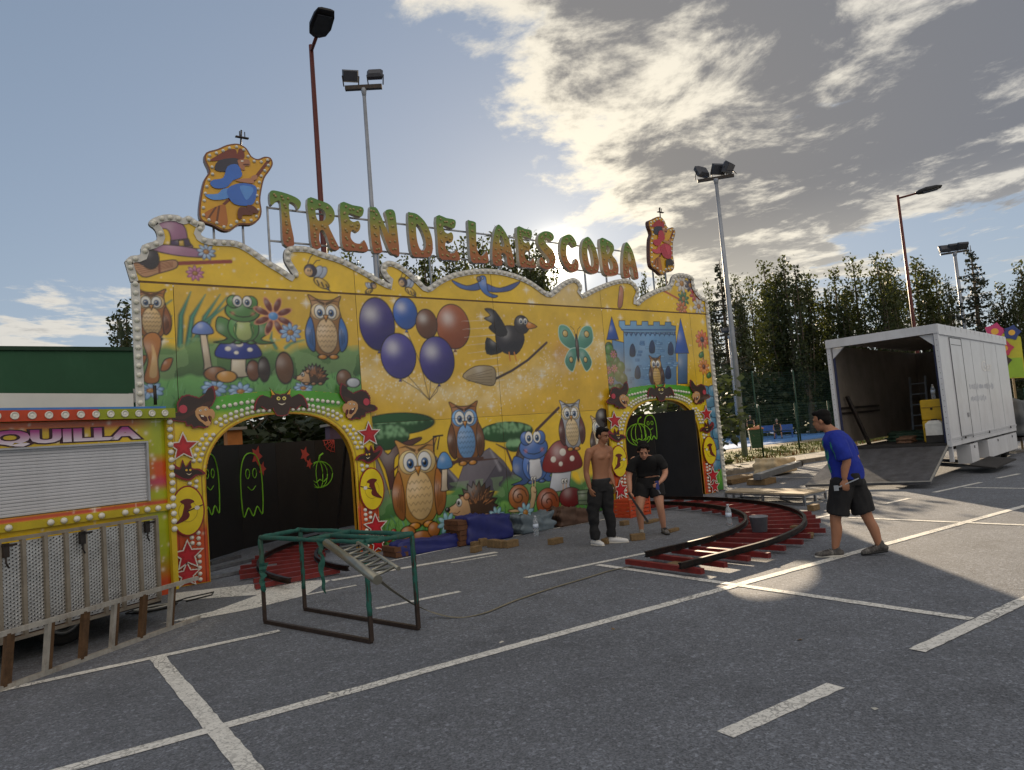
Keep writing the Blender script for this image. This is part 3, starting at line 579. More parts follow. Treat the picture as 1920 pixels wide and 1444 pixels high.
def paint_sky_balloons(A):
    bg_yellow(A, .30); n = vnoise(A.X, A.Z, .9, 12)
    i = A.sel(4.9, 10.7, 2.1, 4.4)
    if i is not None:
        t = np.clip((A.Z[i] - 2.9) / 1.4, 0, 1); A.put(i, .5 * (1 - t), lin((226, 178, 40))); x = A.X[i]
        cz = 3.05 - .5 * np.sin((x - 4.9) * .75); A.put(i, .38 * np.exp(-((A.Z[i] - cz) / .28) ** 2) * (.4 + vnoise(x, A.Z[i], 9, 2)), lin((252, 240, 205)))
    rg = random.Random(9)
    for k in range(500):
        x = rg.uniform(4.9, 10.7); z = 3.05 - .5 * math.sin((x - 4.9) * .75) + rg.gauss(0, .22); A.glow((x, z), .012, (255, 250, 230), .8)
    stars(A)
    # balloons where the picture shows a figure
    tl = z6(580, 840)
    for x, y, rx, rz, c in ((190, 270, .33, .46, (64, 52, 140)), (760, 290, .36, .42, (176, 92, 50)), (400, 190, .24, .29, (52, 108, 205)), (560, 270, .22, .27, (122, 72, 46)), (350, 510, .34, .40, (86, 78, 168)), (640, 540, .36, .43, (74, 64, 150))): balloon(A, z6(x, y), rx, rz, c, tl)
    # a broom with a crow riding on it
    for k in range(9): A.stroke([z6(820 + k * 12, 250 + k * 60), z6(1060 + k * 10, 240 + k * 56)], [.004, .02], (240, 232, 215), .6)
    A.stroke([z6(1060, 690), z6(1200, 620), z6(1320, 540), z6(1460, 410)], .05, (70, 54, 50)); A.poly(bez([z6(830, 665), z6(920, 590), z6(1050, 590), z6(1080, 650), z6(1060, 730), z6(950, 715)]), (178, 160, 128))
    for k in range(5): A.stroke([z6(860, 665 + k * 8), z6(1050, 610 + k * 26)], .01, (110, 92, 66))
    crow(A, z6(1190, 400), .62)
    # pale green butterfly
    A.glow(z6(1600, 480), .35, (190, 110, 50), .5); q = z6(1690, 450)
    for s in (-1, 1):
        A.poly(bez([(q[0], q[1] + .05), (q[0] + s * .18, q[1] + .42), (q[0] + s * .44, q[1] + .46), (q[0] + s * .46, q[1] + .16), (q[0] + s * .2, q[1] - .02)], True, 4), (96, 164, 144), out=(190, 230, 215)); A.poly(bez([(q[0], q[1] - .02), (q[0] + s * .22, q[1] - .04), (q[0] + s * .38, q[1] - .3), (q[0] + s * .2, q[1] - .5), (q[0] + s * .06, q[1] - .25)], True, 4), (84, 150, 132), out=(190, 230, 215))
        A.ell((q[0] + s * .3, q[1] + .3), .07, .07, (230, 200, 120)); A.ell((q[0] + s * .2, q[1] - .25), .05, .06, (230, 200, 120)); A.stroke([(q[0], q[1] + .2), (q[0] + s * .06, q[1] + .4), (q[0] + s * .14, q[1] + .46)], .012, (60, 50, 50))
    A.ell(q, .04, .26, (90, 64, 56))
    # upper ends of the figures of the panels below
    for (cx, cy, rx, rz) in ((260, 140, .72, .19), (1080, 200, .62, .19)): A.ell(zl(cx, cy), rx, rz, (34, 92, 40), out=(20, 50, 24), shade=.4, hi=0)
    owl(A, zl(775, 235), .62, (164, 104, 48), (120, 170, 226), (120, 74, 40)); owl(A, zl(1570, 170), .55, (190, 194, 204), (232, 206, 160), (110, 60, 56)); A.stroke([zl(1300, 190), zl(1400, 90), zl(1470, 20)], .06, (80, 52, 46)); A.ell(zl(1800, 95), .2, .2, (60, 52, 54), hi=.4)
def paint_castle(A):
    bg_yellow(A, .12); stars(A)
    blue = (112, 160, 208)
    A.poly([zr(55, 670), zr(120, 670), zr(122, 760), zr(140, 860), zr(88, 860), zr(92, 760), zr(60, 740)], (120, 164, 200))
    A.poly([zr(150, 430), zr(230, 450), zr(235, 720), zr(150, 700)], (96, 146, 198)); A.poly([zr(217, 380), zr(525, 400), zr(530, 730), zr(225, 730)], blue, hi=.1)
    b = [zr(190, 350)]
    for k in range(5): b += [zr(190 + k * 68, 318 + k * 2), zr(225 + k * 68, 318 + k * 2), zr(227 + k * 68, 345), zr(256 + k * 68, 345)]
    A.poly(b[:-1] + [zr(525, 350), zr(520, 400), zr(220, 385)], (130, 178, 222), hi=.1); A.stroke([zr(205, 372), zr(524, 372)], .03, (60, 96, 150))
    for k in range(11): A.poly([zr(222 + k * 28, 388), zr(246 + k * 28, 388), zr(234 + k * 28, 410)], (70, 110, 165), ow=.008)
    for (x0, y0, x1, ytop, yb) in ((150, 430, 165, 295, 430), (565, 510, 570, 305, 690)):
        w = 32 if x0 < 200 else 40
        A.poly([zr(x0 - w * .7, yb), zr(x0 + w * .7, yb), zr(x0 + w * .7, y0 - 20), zr(x0 - w * .7, y0 - 20)], (88, 124, 168)); A.poly([zr(x1 - w - (15 if x0 < 200 else 12), y0), zr(x1 + w - 8, y0), zr(x1 - 18, ytop)], (40, 92, 190), hi=.35)
    rg = random.Random(3)
    for k in range(60):
        x = rg.uniform(230, 515); y = rg.uniform(430, 710); A.poly([zr(x, y), zr(x + 24, y), zr(x + 24, y + 12), zr(x, y + 12)], (126, 172, 214) if k % 2 else (94, 140, 190), out=(54, 90, 140), ow=.008, shade=.8, hi=0)
    for x, y in ((270, 490), (385, 470), (495, 480), (300, 620), (480, 620)): A.poly(bez([zr(x - 14, y + 35), zr(x - 14, y - 10), zr(x, y - 35), zr(x + 14, y - 10), zr(x + 14, y + 35)]), (36, 60, 104), hi=0)
    rb = random.Random(6); q = zr(150, 600)
    for k in range(26): A.ell((q[0] + rb.gauss(0, .16), q[1] + rb.gauss(0, .26)), .12, .12, rb.choice(((46, 110, 52), (70, 140, 64), (34, 88, 44))), ow=.008)
    for k in range(5): daisy(A, (q[0] + rb.gauss(0, .15), q[1] + rb.gauss(0, .25)), .10, pet=(206, 120, 150), sq=.95, n=7, out=(110, 40, 60))
    A.glow(zr(200, 640), .5, (246, 222, 160), .3)
    owl(A, zr(412, 630), .40, (150, 104, 60), (226, 186, 96), (96, 64, 46))
    q = zr(680, 430); daisy(A, q, .24, pet=(226, 110, 40), mid=(60, 44, 40), n=10, sq=1.0, out=(120, 50, 20)); A.stroke([(q[0], q[1] - .1), zr(690, 560), zr(685, 690)], .03, (50, 110, 40)); daisy(A, zr(690, 590), .2, pet=(236, 150, 60), mid=(120, 60, 30), n=9, sq=1.0, out=(140, 60, 20))
    for x, y in ((660, 520), (705, 640)): A.poly(bez([zr(x, y), zr(x + 20, y - 20), zr(x + 30, y + 5), zr(x + 10, y + 18)]), (60, 130, 50))
    # painted stone blocks below, grass with poppies at the foot
    if A.hi[0] > 13.4:
        for r_ in range(8):
            z0 = 2.55 - r_ * .26
            for k in range(3):
                x0 = 13.28 + k * .38 + (.17 if r_ % 2 else 0); A.poly(bez([(x0, z0), (x0 + .35, z0), (x0 + .35, z0 - .235), (x0, z0 - .235)], True, 2), (92, 158, 196), out=(22, 56, 84), ow=.02, hi=.35)
        A.band(0, .52, (40, 116, 40), 13.0, 14.4, .04, .02, (110, 180, 60), 1, 8); grass(A, 60, 13.2, 14.3, .05, .5, [(40, 110, 30), (150, 200, 90)], .14, 8)
        for x, z in ((13.75, .45), (13.95, .36), (14.1, .5), (13.85, .2)): A.ell((x, z), .035, .03, (196, 40, 30), ow=.008)
def paint_forest(A):
    bg_yellow(A, .08); stars(A)
    for pts, c in (([(220, 640), (330, 500), (545, 380), (640, 470), (760, 600), (800, 640)], (92, 88, 100)), ([(690, 640), (760, 440), (950, 320), (1060, 420), (1180, 600), (1200, 640)], (120, 114, 124)), ([(880, 640), (1020, 420), (1100, 500), (1200, 640)], (84, 80, 92)), ([(1100, 560), (1200, 230), (1380, 420), (1500, 620)], (96, 92, 104))):
        A.poly([zl(*p) for p in pts], c, out=(60, 56, 66), ow=.012, light=(-.7, .5), hi=.0, shade=.45)
    for a, b in (((560, 400), (700, 560)), ((960, 340), (1030, 480)), ((540, 400), (480, 540))): A.stroke([zl(*a), zl(*b)], [.02, .06], (200, 196, 206), .5, .06)
    # flat topped savanna trees
    for (cx, cy, rx, rz) in ((260, 140, .72, .19), (165, 240, .46, .22), (1080, 200, .62, .19), (1140, 300, .2, .12)):
        c = zl(cx, cy); A.ell(c, rx, rz, (34, 92, 40), out=(20, 50, 24), shade=.4, hi=0)
        rg = random.Random(cx)
        for k in range(90):
            t = rg.uniform(0, math.pi); q = math.sqrt(rg.random()); A.glow((c[0] + math.cos(t) * rx * q * .97, c[1] + math.sin(t) * rz * q * .95), .03, (140, 190, 140), .5)
    A.poly(bez([zl(225, 850), zl(215, 700), zl(170, 480), zl(90, 330), zl(130, 300), zl(190, 370), zl(250, 300), zl(420, 240), zl(430, 265), zl(270, 360), zl(235, 440), zl(250, 620), zl(330, 830)], True, 3), (96, 56, 48))
    A.poly(bez([zl(40, 860), zl(45, 600), zl(60, 400), zl(100, 390), zl(170, 560), zl(220, 760), zl(215, 900), zl(120, 900)], True, 3), (150, 138, 128)); A.stroke([zl(220, 500), zl(270, 450), zl(285, 380)], [.04, .01], (96, 56, 48)); A.stroke([zl(1000, 290), zl(1080, 330), zl(1130, 460), zl(1180, 480)], [.02, .05, .08], (84, 52, 46)); A.stroke([zl(1180, 300), zl(1150, 400), zl(1175, 470)], [.05, .07, .1], (84, 60, 50))
    zh, zg = zl(700, 640)[1], zl(700, 790)[1]
    A.band(zg - .2, zh + .02, (24, 74, 32), 4.9, 10.8, .12, .10, (96, 150, 82), 1, 2.4); n = vnoise(A.X, A.Z, 6, 8); i = A.sel(4.9, 10.8, zg - .1, zh + .15)
    if i is not None: A.put(i, .3 * (n[i] > .55), lin((150, 190, 130)))
    A.band(0, zg, (26, 96, 34), 4.9, 10.8, .05, .03, (120, 176, 84), 1, 5)
    grass(A, 420, 4.96, 10.7, .05, zg - .03, [(40, 110, 40), (140, 190, 110), (22, 76, 30), (90, 150, 150)], .16, 6)
    # woodland animals, toadstools and a keg where the picture shows figures
    owl(A, zl(425, 620), .82, (206, 150, 70), (236, 200, 140), (176, 110, 50))
    for x, y, rx, rz in ((340, 960, .15, .12), (440, 985, .2, .10), (535, 930, .12, .13)): A.ell(zl(x, y), rx, rz, (190, 122, 60))
    A.stroke([zl(640, 430), zl(1010, 400)], [.06, .02], (84, 52, 40)); owl(A, zl(775, 235), .62, (164, 104, 48), (120, 170, 226), (120, 74, 40)); A.stroke([zl(680, 440), zl(720, 405), zl(900, 395)], .05, (84, 52, 40)); hedgehog(A, zl(830, 720), .66, (132, 88, 54)); mushroom(A, zl(615, 440), .16, .2, zl(615, 640), .06, (96, 160, 226), dots=False)
    A.stroke([zl(535, 345), zl(530, 235), zl(600, 225)], .03, (20, 16, 16)); A.stroke([zl(560, 330), zl(575, 240)], .025, (20, 16, 16))
    frog(A, zl(1290, 400), .68, (86, 128, 206), (226, 228, 236)); snail(A, zl(1180, 690), .42, (176, 106, 50), (216, 186, 140)); mushroom(A, zl(1500, 430), .52, .42, zl(1480, 640), .26, (140, 32, 32), (206, 212, 224)); owl(A, zl(1570, 170), .55, (190, 194, 204), (232, 206, 160), (110, 60, 56)); owl(A, zl(1790, 260), .5, (216, 190, 150), (240, 226, 200), (90, 70, 66)); A.stroke([zl(1300, 190), zl(1400, 90), zl(1470, 20)], .06, (80, 52, 46)); A.ell(zl(1800, 95), .2, .2, (60, 52, 54), hi=.4)
    snail(A, zl(1400, 730), .5, (156, 76, 34), (206, 160, 110)); A.ell(zl(1560, 690), .3, .2, (110, 26, 28)); A.poly([zl(1610, 640), zl(1710, 630), zl(1705, 745), zl(1620, 745)], (112, 130, 104)); A.stroke([zl(1612, 665), zl(1710, 660)], .025, (60, 74, 58)); A.stroke([zl(1616, 715), zl(1708, 712)], .025, (60, 74, 58))
    for x, y, r in ((635, 885, .2), (1005, 830, .18), (1222, 805, .2)): daisy(A, zl(x, y), r, pet=(150, 200, 215), sq=.95, n=8)
    for x, y in ((170, 962), (232, 948), (200, 1008), (145, 1030)): A.ell(zl(x, y), .05, .045, (190, 70, 36), out=(60, 20, 14), ow=.012)
def bee(A, c, k, flip=1):
    f = lambda x, y: (c[0] + x * k * flip, c[1] + y * k)
    A.stroke([f(-.5, .75), f(-.3, 1.2), f(-.15, 1.35)], .014, (20, 18, 40)); A.stroke([f(-.2, .65), f(.1, 1.0), f(.35, 1.05)], .014, (20, 18, 40))
    for x, y, r_ in ((.45, .2, .5), (.15, .25, .4)): A.ell(f(x, y), .26 * k, .48 * k, (190, 206, 232), rot=-.6 * flip, out=(40, 40, 70), ow=.008, alpha=.9)
    A.ell(f(.35, -.5), .55 * k, .3 * k, (238, 196, 60), rot=-.5 * flip); 
    for t in (.05, .35, .65): A.stroke([f(t, -.62 + .3 - t * .4), f(t + .12, -.62 - t * .3)], .1 * k, (20, 18, 40))
    A.poly([f(.75, -.75), f(.98, -1.05), f(.62, -.88)], (20, 18, 40), ow=.006); A.ell(f(-.35, .3), .42 * k, .42 * k, (28, 28, 70)); A.ell(f(-.48, .2), .26 * k, .26 * k, (232, 190, 140), out=None); A.ell(f(-.52, .3), .05 * k, .08 * k, (16, 16, 20), out=None); A.ell(f(-.36, .3), .05 * k, .08 * k, (16, 16, 20), out=None)
def paint_crest(A):
    bg_yellow(A, .02); stars(A)
    # purple pointed hat over a broom, with a small black cat
    A.stroke([zc(400, 1015), zc(815, 1000)], .06, (150, 56, 44)); A.poly(bez([zc(95, 1000), zc(200, 1010), zc(300, 1000), zc(420, 990), zc(425, 1045), zc(300, 1085), zc(180, 1110)]), (214, 160, 120))
    for k in range(6): A.stroke([zc(120 + k * 10, 1015 + k * 14), zc(400, 1003 + k * 7)], .010, (140, 90, 60))
    A.stroke([zc(300, 1000), zc(305, 1080)], .03, (120, 60, 40))
    q = zc(235, 985); A.ell((q[0], q[1] + .02), .12, .16, (40, 40, 60)); A.ell((q[0] + .02, q[1] + .22), .10, .09, (40, 40, 60))
    for s in (-1, 1): A.poly([(q[0] + .02 + s * .09, q[1] + .36), (q[0] + .02 + s * .02, q[1] + .29), (q[0] + .02 + s * .10, q[1] + .25)], (40, 40, 60)); A.ell((q[0] + .02 + s * .035, q[1] + .23), .022, .028, (226, 226, 150), out=None); A.ell((q[0] + .02 + s * .035, q[1] + .23), .008, .02, (10, 10, 10), out=None)
    A.stroke([(q[0] - .1, q[1] - .08), (q[0] - .24, q[1] + .02), (q[0] - .2, q[1] + .16)], .035, (40, 40, 60))
    A.poly(bez([zc(300, 760), zc(270, 730), zc(340, 695), zc(430, 700), zc(490, 760), zc(510, 850), zc(540, 900), zc(390, 920), zc(385, 830), zc(360, 770)], True, 4), (176, 120, 164)); A.poly([zc(385, 850), zc(512, 835), zc(530, 885), zc(388, 900)], (64, 48, 96)); A.poly([zc(440, 850), zc(478, 846), zc(484, 888), zc(446, 892)], (230, 190, 70)); A.ell(zc(460, 925), .44, .075, (186, 132, 172), rot=-.05)
    daisy(A, zc(640, 930), .13, pet=(170, 200, 236), sq=.9); daisy(A, zc(560, 1085), .12, pet=(214, 130, 176), sq=.9, out=(110, 50, 90))
    bee(A, zc(1430, 1100), .25); bee(A, zt(470, 478), .13, -1); bee(A, zt(630, 470), .2)
    # blue bird with spread wings
    A.poly(bez([zt(960, 455), zt(900, 470), zt(833, 445), zt(870, 480), zt(930, 492), zt(970, 480)]), (66, 110, 190)); A.poly(bez([zt(985, 460), zt(1050, 480), zt(1140, 450), zt(1100, 490), zt(1030, 500), zt(990, 490)]), (58, 96, 176)); A.poly(bez([zt(950, 440), zt(965, 425), zt(985, 430), zt(990, 460), zt(1000, 500), zt(1040, 515), zt(1020, 525), zt(985, 510), zt(960, 480)]), (70, 128, 214)); A.ell(zt(955, 440), .05, .05, (120, 110, 120)); A.ell(zt(972, 436), .02, .02, (240, 240, 240))
    A.glow(zt(1350, 480), .8, (240, 222, 190), .5); A.poly(bez([zt(1590, 470), zt(1605, 490), zt(1600, 560), zt(1580, 565), zt(1585, 500)]), (206, 140, 110))
    for (x, y, r_, pc) in ((560, 100, .24, (226, 220, 214)), (610, 110, .2, (70, 66, 90)), (640, 165, .22, (190, 60, 56)), (570, 190, .2, (70, 130, 80)), (560, 245, .2, (214, 120, 60)), (660, 235, .22, (214, 208, 204))): daisy(A, zr(x, y), r_, pet=pc, sq=.95, n=8, out=(60, 40, 40))
    A.stroke([zr(430, 130), zr(540, 190)], .05, (196, 96, 60))

PAINT = paintmat('mural_enamel', 0.26, coat=0.35, dirt=0.22)
def grid_panel(name, x0, x1, z0, z1, y, painter, parent, inside=None):
    nx = max(2, int((x1 - x0) / STEP) + 1); nz = max(2, int((z1 - z0) / STEP) + 1)
    xs = np.linspace(x0, x1, nx); zs = np.linspace(z0, z1, nz); X, Z = np.meshgrid(xs, zs); X = X.ravel(); Z = Z.ravel()
    keep = np.ones((nz - 1) * (nx - 1), bool)
    if inside is not None:
        cx, cz = np.meshgrid((xs[1:] + xs[:-1]) / 2, (zs[1:] + zs[:-1]) / 2); keep = inside(cx.ravel(), cz.ravel())
    ii, jj = np.meshgrid(np.arange(nx - 1), np.arange(nz - 1)); a = (jj * nx + ii).ravel()[keep]
    quads = np.stack([a, a + 1, a + 1 + nx, a + nx], 1); used = np.unique(quads); rm = -np.ones(len(X), int); rm[used] = np.arange(len(used)); quads = rm[quads]; X, Z = X[used], Z[used]
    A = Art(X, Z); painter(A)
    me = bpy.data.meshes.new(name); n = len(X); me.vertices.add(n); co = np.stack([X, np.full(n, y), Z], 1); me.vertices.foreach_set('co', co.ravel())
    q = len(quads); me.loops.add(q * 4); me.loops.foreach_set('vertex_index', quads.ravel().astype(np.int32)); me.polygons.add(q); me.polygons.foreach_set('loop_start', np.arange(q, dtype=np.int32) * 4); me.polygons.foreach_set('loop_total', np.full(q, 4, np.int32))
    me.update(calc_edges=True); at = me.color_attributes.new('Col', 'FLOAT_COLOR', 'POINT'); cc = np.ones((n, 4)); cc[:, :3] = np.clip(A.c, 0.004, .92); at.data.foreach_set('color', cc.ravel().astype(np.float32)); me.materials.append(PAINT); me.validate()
    return ob(name, me, parent)
def inpoly(poly):
    p = np.array(poly)
    def f(x, z):
        ins = np.zeros(len(x), bool)
        for j in range(len(p)):
            a, b = p[j], p[(j + 1) % len(p)]; c = ((a[1] > z) != (b[1] > z)); q = (b[0] - a[0]) * (z - a[1]) / (b[1] - a[1] + 1e-12) + a[0]; ins ^= c & (x < q)
        return ins
    return f

# ================================================================== RIDE FACADE
white_pl = mat('white_plastic', (206, 206, 204), 0.45, var=0.12, vscale=5, dirt=((120, 112, 100), 0.35))
bulb_m = mat('bulb_cap', (226, 224, 214), 0.25, var=0.12, vscale=30, spec=0.6, coat=0.3)
black_m = mat('black_board', (26, 25, 26), 0.5, var=0.3, vscale=3, dirt=((52, 48, 44), 0.4))
steel = mat('galvanised', (150, 154, 160), 0.4, 0.85, var=0.2, vscale=12, dirt=((96, 84, 70), 0.35))
darksteel = mat('dark_steel', (58, 54, 52), 0.5, 0.6, var=0.3, vscale=14, dirt=((92, 60, 40), 0.4))
CUT = paintmat('cutout_enamel', 0.35, coat=0.25, dirt=0.2)
fac = thing('ride_facade', 'long painted yellow dark ride front with two arches and bulb edged crest', 'facade', (0, 0, 0))
crest = [zc(*p) for p in [(60, 1130), (52, 1000), (95, 962), (165, 950), (178, 885), (282, 845), (272, 775), (228, 735), (240, 700), (330, 665), (430, 668), (470, 688), (512, 672), (570, 708), (622, 722), (628, 765), (600, 805), (640, 832), (720, 842), (850, 852), (950, 897), (1080, 987), (1180, 1047), (1262, 1102), (1240, 1060), (1205, 1000), (1200, 940), (1222, 900), (1280, 888), (1380, 897), (1480, 935)]]
crest += [zt(*p) for p in [(330, 345), (420, 390), (500, 435), (556, 462), (530, 435), (513, 400), (522, 370), (550, 358), (592, 372), (640, 405), (690, 450), (722, 476), (760, 450), (830, 415), (930, 396), (1020, 396), (1110, 415), (1190, 450), (1262, 500), (1292, 488), (1330, 455), (1372, 435), (1402, 447), (1418, 480), (1414, 508), (1480, 476), (1560, 446), (1620, 440), (1655, 460), (1674, 500), (1660, 545), (1690, 520), (1750, 486), (1812, 465)]]
crest += [zr(*p) for p in [(503, 62), (540, 38), (618, 58), (632, 120), (665, 170), (702, 190), (712, 240)]] + [(14.31, 4.33)]
crest = [(1.57, 4.33)] + bez(crest[1:], False, 3)
cpoly = ccw(crest); XJ = [1.57, 2.12, 4.96, 7.80, 10.68, 13.90, 14.31]
cin = inpoly(offset(cpoly, .035))
for a, b in ((1.57, 4.96), (4.96, 7.80), (7.80, 10.68), (10.68, 14.31)):
    grid_panel('crest_panel', a + .004, b - .004, 4.332, 5.75, 11.0, paint_crest, fac, cin)
mb = MB(); mb.prism([cpoly], 11.008, 11.05, 0); mb.build('crest_backing', mat('plywood_back', (120, 96, 66), 0.8, var=0.2), fac)
# gates (geometry needed first for the panel cut-outs)
OX0, OX1, GX0, GX1, CXG = 2.42, 4.71, 2.0, 5.09, 3.565
def z5(x, y): return F(300 + x / 3.611, 720 + y / 3.611, 10.93)
def opening(n=28, g=0.0):
    a, b, sp = (OX1 - OX0) / 2 + g, 1.0 + g, 1.36; c = (OX0 + OX1) / 2; out = []
    for i in range(n + 1):
        t = math.pi * i / n; cs, sn = math.cos(t), math.sin(t); out.append((c + a * math.copysign(abs(cs) ** .82, cs), sp + b * abs(sn) ** .82))
    return out  # right to left
OP = opening()
gate_poly = ccw([(GX1, 0.0), (GX1 - .01, 2.42), (GX1 - .35, 2.60)] + [(CXG + math.cos(t) * 1.25, 2.52 + .20 * math.sin(t)) for t in np.linspace(.35, math.pi - .35, 14)] + [(GX0 + .35, 2.60), (GX0 + .01, 2.42), (GX0, 0.0), (OP[-1][0], 0.0)] + OP[::-1] + [(OP[0][0], 0.0)])
RS, RX = 1.07, 12.19                      # right gate: centre and widening
gate_hole = inpoly([(OX0 - .15, -.1), (OX0 - .15, 1.5)] + [(x, z) for x, z in opening(20, .1)][::-1] + [(OX1 + .15, 1.5), (OX1 + .15, -.1)])
def no_gate_l(x, z): return ~gate_hole(x, z)
def no_gate_r(x, z): return ~gate_hole((x - RX) / RS + CXG, z)
def panel(x0, x1, z0, z1, painter, inside=None):
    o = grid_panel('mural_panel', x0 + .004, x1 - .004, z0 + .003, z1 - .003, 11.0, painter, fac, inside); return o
panel(1.68, 2.12, 0.03, 4.33, paint_meadow); panel(2.12, 4.96, 1.9, 4.33, paint_meadow, no_gate_l)
panel(4.96, 7.80, 2.13, 4.33, paint_sky_balloons); panel(7.80, 10.68, 2.13, 4.33, paint_sky_balloons)
panel(4.96, 7.80, 0.03, 2.13, paint_forest); panel(7.80, 10.68, 0.03, 2.13, paint_forest)
panel(10.68, 13.60, 1.8, 4.33, paint_castle, no_gate_r); panel(13.60, 14.20, 0.03, 4.33, paint_castle)
bk = mat('plywood_back', (120, 96, 66))
for x0, x1, z0, z1 in ((1.58, 2.12, 0, 4.3), (2.125, 4.955, 2.42, 4.3), (4.965, 7.795, .02, 4.3), (7.805, 10.675, .02, 4.3), (10.685, 13.595, 2.44, 4.3), (13.605, 14.3, .02, 4.3)):
    MB().box(((x0 + x1) / 2, 11.03, (z0 + z1) / 2), (x1 - x0, .036, z1 - z0)).build('panel_backing', bk, fac)
fr = MB()
for x in (1.75, 2.1, 4.98, 7.8, 10.68, 13.75, 14.1):
    fr.bar((x, 11.12, 0), (x, 11.12, 4.7), .05); fr.bar((x, 11.14, 3.6), (x, 12.6, 0.02), .04)
for z in (2.9, 4.2): fr.bar((1.7, 11.08, z), (14.2, 11.08, z), .04)
fr.build('support_frame', darksteel, fac)
# dark painted trunk strip at the foot of the left end
# white edging with bulbs
top = crest[1:-1]
def edging(pts, w, parent, name='edging', y0=10.982, y1=11.06):
    m = MB(); k = len(pts); inn = []
    for i in range(k):
        a = np.array(pts[max(i - 1, 0)]); c = np.array(pts[min(i + 1, k - 1)]); t = (c - a) / (np.linalg.norm(c - a) + 1e-9); inn.append(tuple(np.array(pts[i]) + w * np.array([t[1], -t[0]])))
    vs = [(p[0], y0, p[1]) for p in pts] + [(p[0], y0, p[1]) for p in inn] + [(p[0], y1, p[1]) for p in pts]
    fs = []
    for i in range(k - 1): fs += [(k + i, k + i + 1, i + 1, i), (i, i + 1, 2 * k + i + 1, 2 * k + i)]
    m.add(vs, fs); m.build(name, white_pl, parent); return inn
edging(crest, .10, fac)
MB().box((1.625, 10.995, 2.16), (.11, .045, 4.30)).build('edging', white_pl, fac); MB().box((14.255, 10.995, 2.17), (.11, .045, 4.30)).build('edging', white_pl, fac)
def bulb_mesh(r, d, n=10):
    m = MB(); m.lathe([(r * 1.08, 0), (r * 1.08, d * .35), (r * .95, d * .5), (r * .8, d * .85), (r * .45, d), (0.0001, d * 1.05)], n, axis=(0, -1, 0)); return m.mesh('bulb', bulb_m)
BULB = bulb_mesh(.036, .045); BULBS = bulb_mesh(.03, .035, 8); nb = 0; far = MB()
def along(pts, step):
    out = []; acc = step * .5
    for i in range(len(pts) - 1):
        a, b = np.array(pts[i]), np.array(pts[i + 1]); l = np.linalg.norm(b - a)
        while acc < l: out.append((tuple(a + (b - a) * acc / l), (b - a) / l)); acc += step
        acc -= l
    return out
for p, t in along(crest, .132):
    q = np.array(p) + .05 * np.array([t[1], -t[0]])
    if q[0] < 9.2: ob('bulb', BULB, fac, (q[0], 10.982, q[1])); nb += 1
    else: far.lathe([(.039, 0), (.039, .016), (.03, .038), (.0001, .047)], 8, (q[0], 10.982, q[1]), (0, -1, 0))
for i in range(16): ob('bulb', BULB, fac, (1.625, 10.972, 2.35 + i * .13))
for i in range(33): far.lathe([(.039, 0), (.039, .016), (.03, .038), (.0001, .047)], 8, (14.255, 10.972, .1 + i * .13), (0, -1, 0))
stuff(far.build('bulb_row', bulb_m, fac))
# --- gates
def paint_gate(A):
    z = A.Z; t = np.clip((z - .75) / .25, 0, 1)[:, None]; g = np.clip((z - 2.25) / .22, 0, 1)[:, None]
    A.c[:] = (lin((212, 84, 34)) * (1 - t) + lin((236, 208, 26)) * t) * (1 - g) + lin((84, 170, 44)) * g
    A.c *= (.9 + .2 * vnoise(A.X, A.Z, 4, 6))[:, None]
    rg = random.Random(8)
    for k in range(90): A.glow((rg.uniform(GX0, GX1), rg.uniform(0, 2.7)), rg.uniform(.008, .02), (255, 245, 220), .6)
    for pts in ([(x, zz) for x, zz in opening(40, .055)], [(OX1 + .055, 0), (OX1 + .055, 1.36)], [(OX0 - .055, 0), (OX0 - .055, 1.36)]): A.stroke(pts, .012, (120, 26, 20))
    for x in (GX0 + .03, GX1 - .03): A.stroke([(x, 0), (x, 2.4)], .012, (120, 26, 20))
gate = grid_panel('arch_gate', GX0, GX1, 0.012, 2.80, 10.93, paint_gate, fac, inpoly(gate_poly))
gd = MB(); gd.prism([gate_poly], 10.936, 10.985, 0); g2 = gd.build('gate_backing', mat('gate_edge', (206, 160, 30), 0.5, var=0.15), gate)
rim = MB(); pl = [(OX1, 0.0)] + OP + [(OX0, 0.0)]; k = len(pl)
rim.add([(x, 10.924, z) for x, z in pl] + [(x, 11.07, z) for x, z in pl] + [(CXG + (x - CXG) * 1.012, 10.924, z * 1.01) for x, z in pl], [f for i in range(k - 1) for f in ((i, i + 1, k + i + 1, k + i), (i, 2 * k + i, 2 * k + i + 1, i + 1))])
rim.build('arch_rim', mat('arch_rim', (190, 140, 26), 0.5, var=0.2), gate)
BP = [(310, 345), (360, 345), (285, 375), (340, 375), (268, 410), (315, 408), (250, 447), (295, 440), (235, 485), (283, 478), (227, 520), (268, 517), (200, 675), (245, 660), (242, 697), (215, 1040), (258, 1007), (260, 1045), (218, 1078), (262, 1083), (265, 1167), (267, 1205), (268, 1244), (270, 1285), (272, 1323),
      (390, 160), (433, 152), (472, 145), (510, 138), (550, 130), (592, 125), (627, 120), (378, 262), (413, 278), (407, 240), (440, 220), (445, 255), (478, 205), (480, 240), (515, 190), (515, 224), (552, 180), (552, 212), (590, 168), (590, 200), (624, 160), (624, 192), (663, 185), (700, 182), (738, 180)]
for p in BP:
    x, z = z5(*p)
    if z < .04: continue
    ob('bulb', BULBS, gate, (x, 10.929, z)); ob('bulb', BULBS, gate, (2 * CXG - x, 10.929, z))
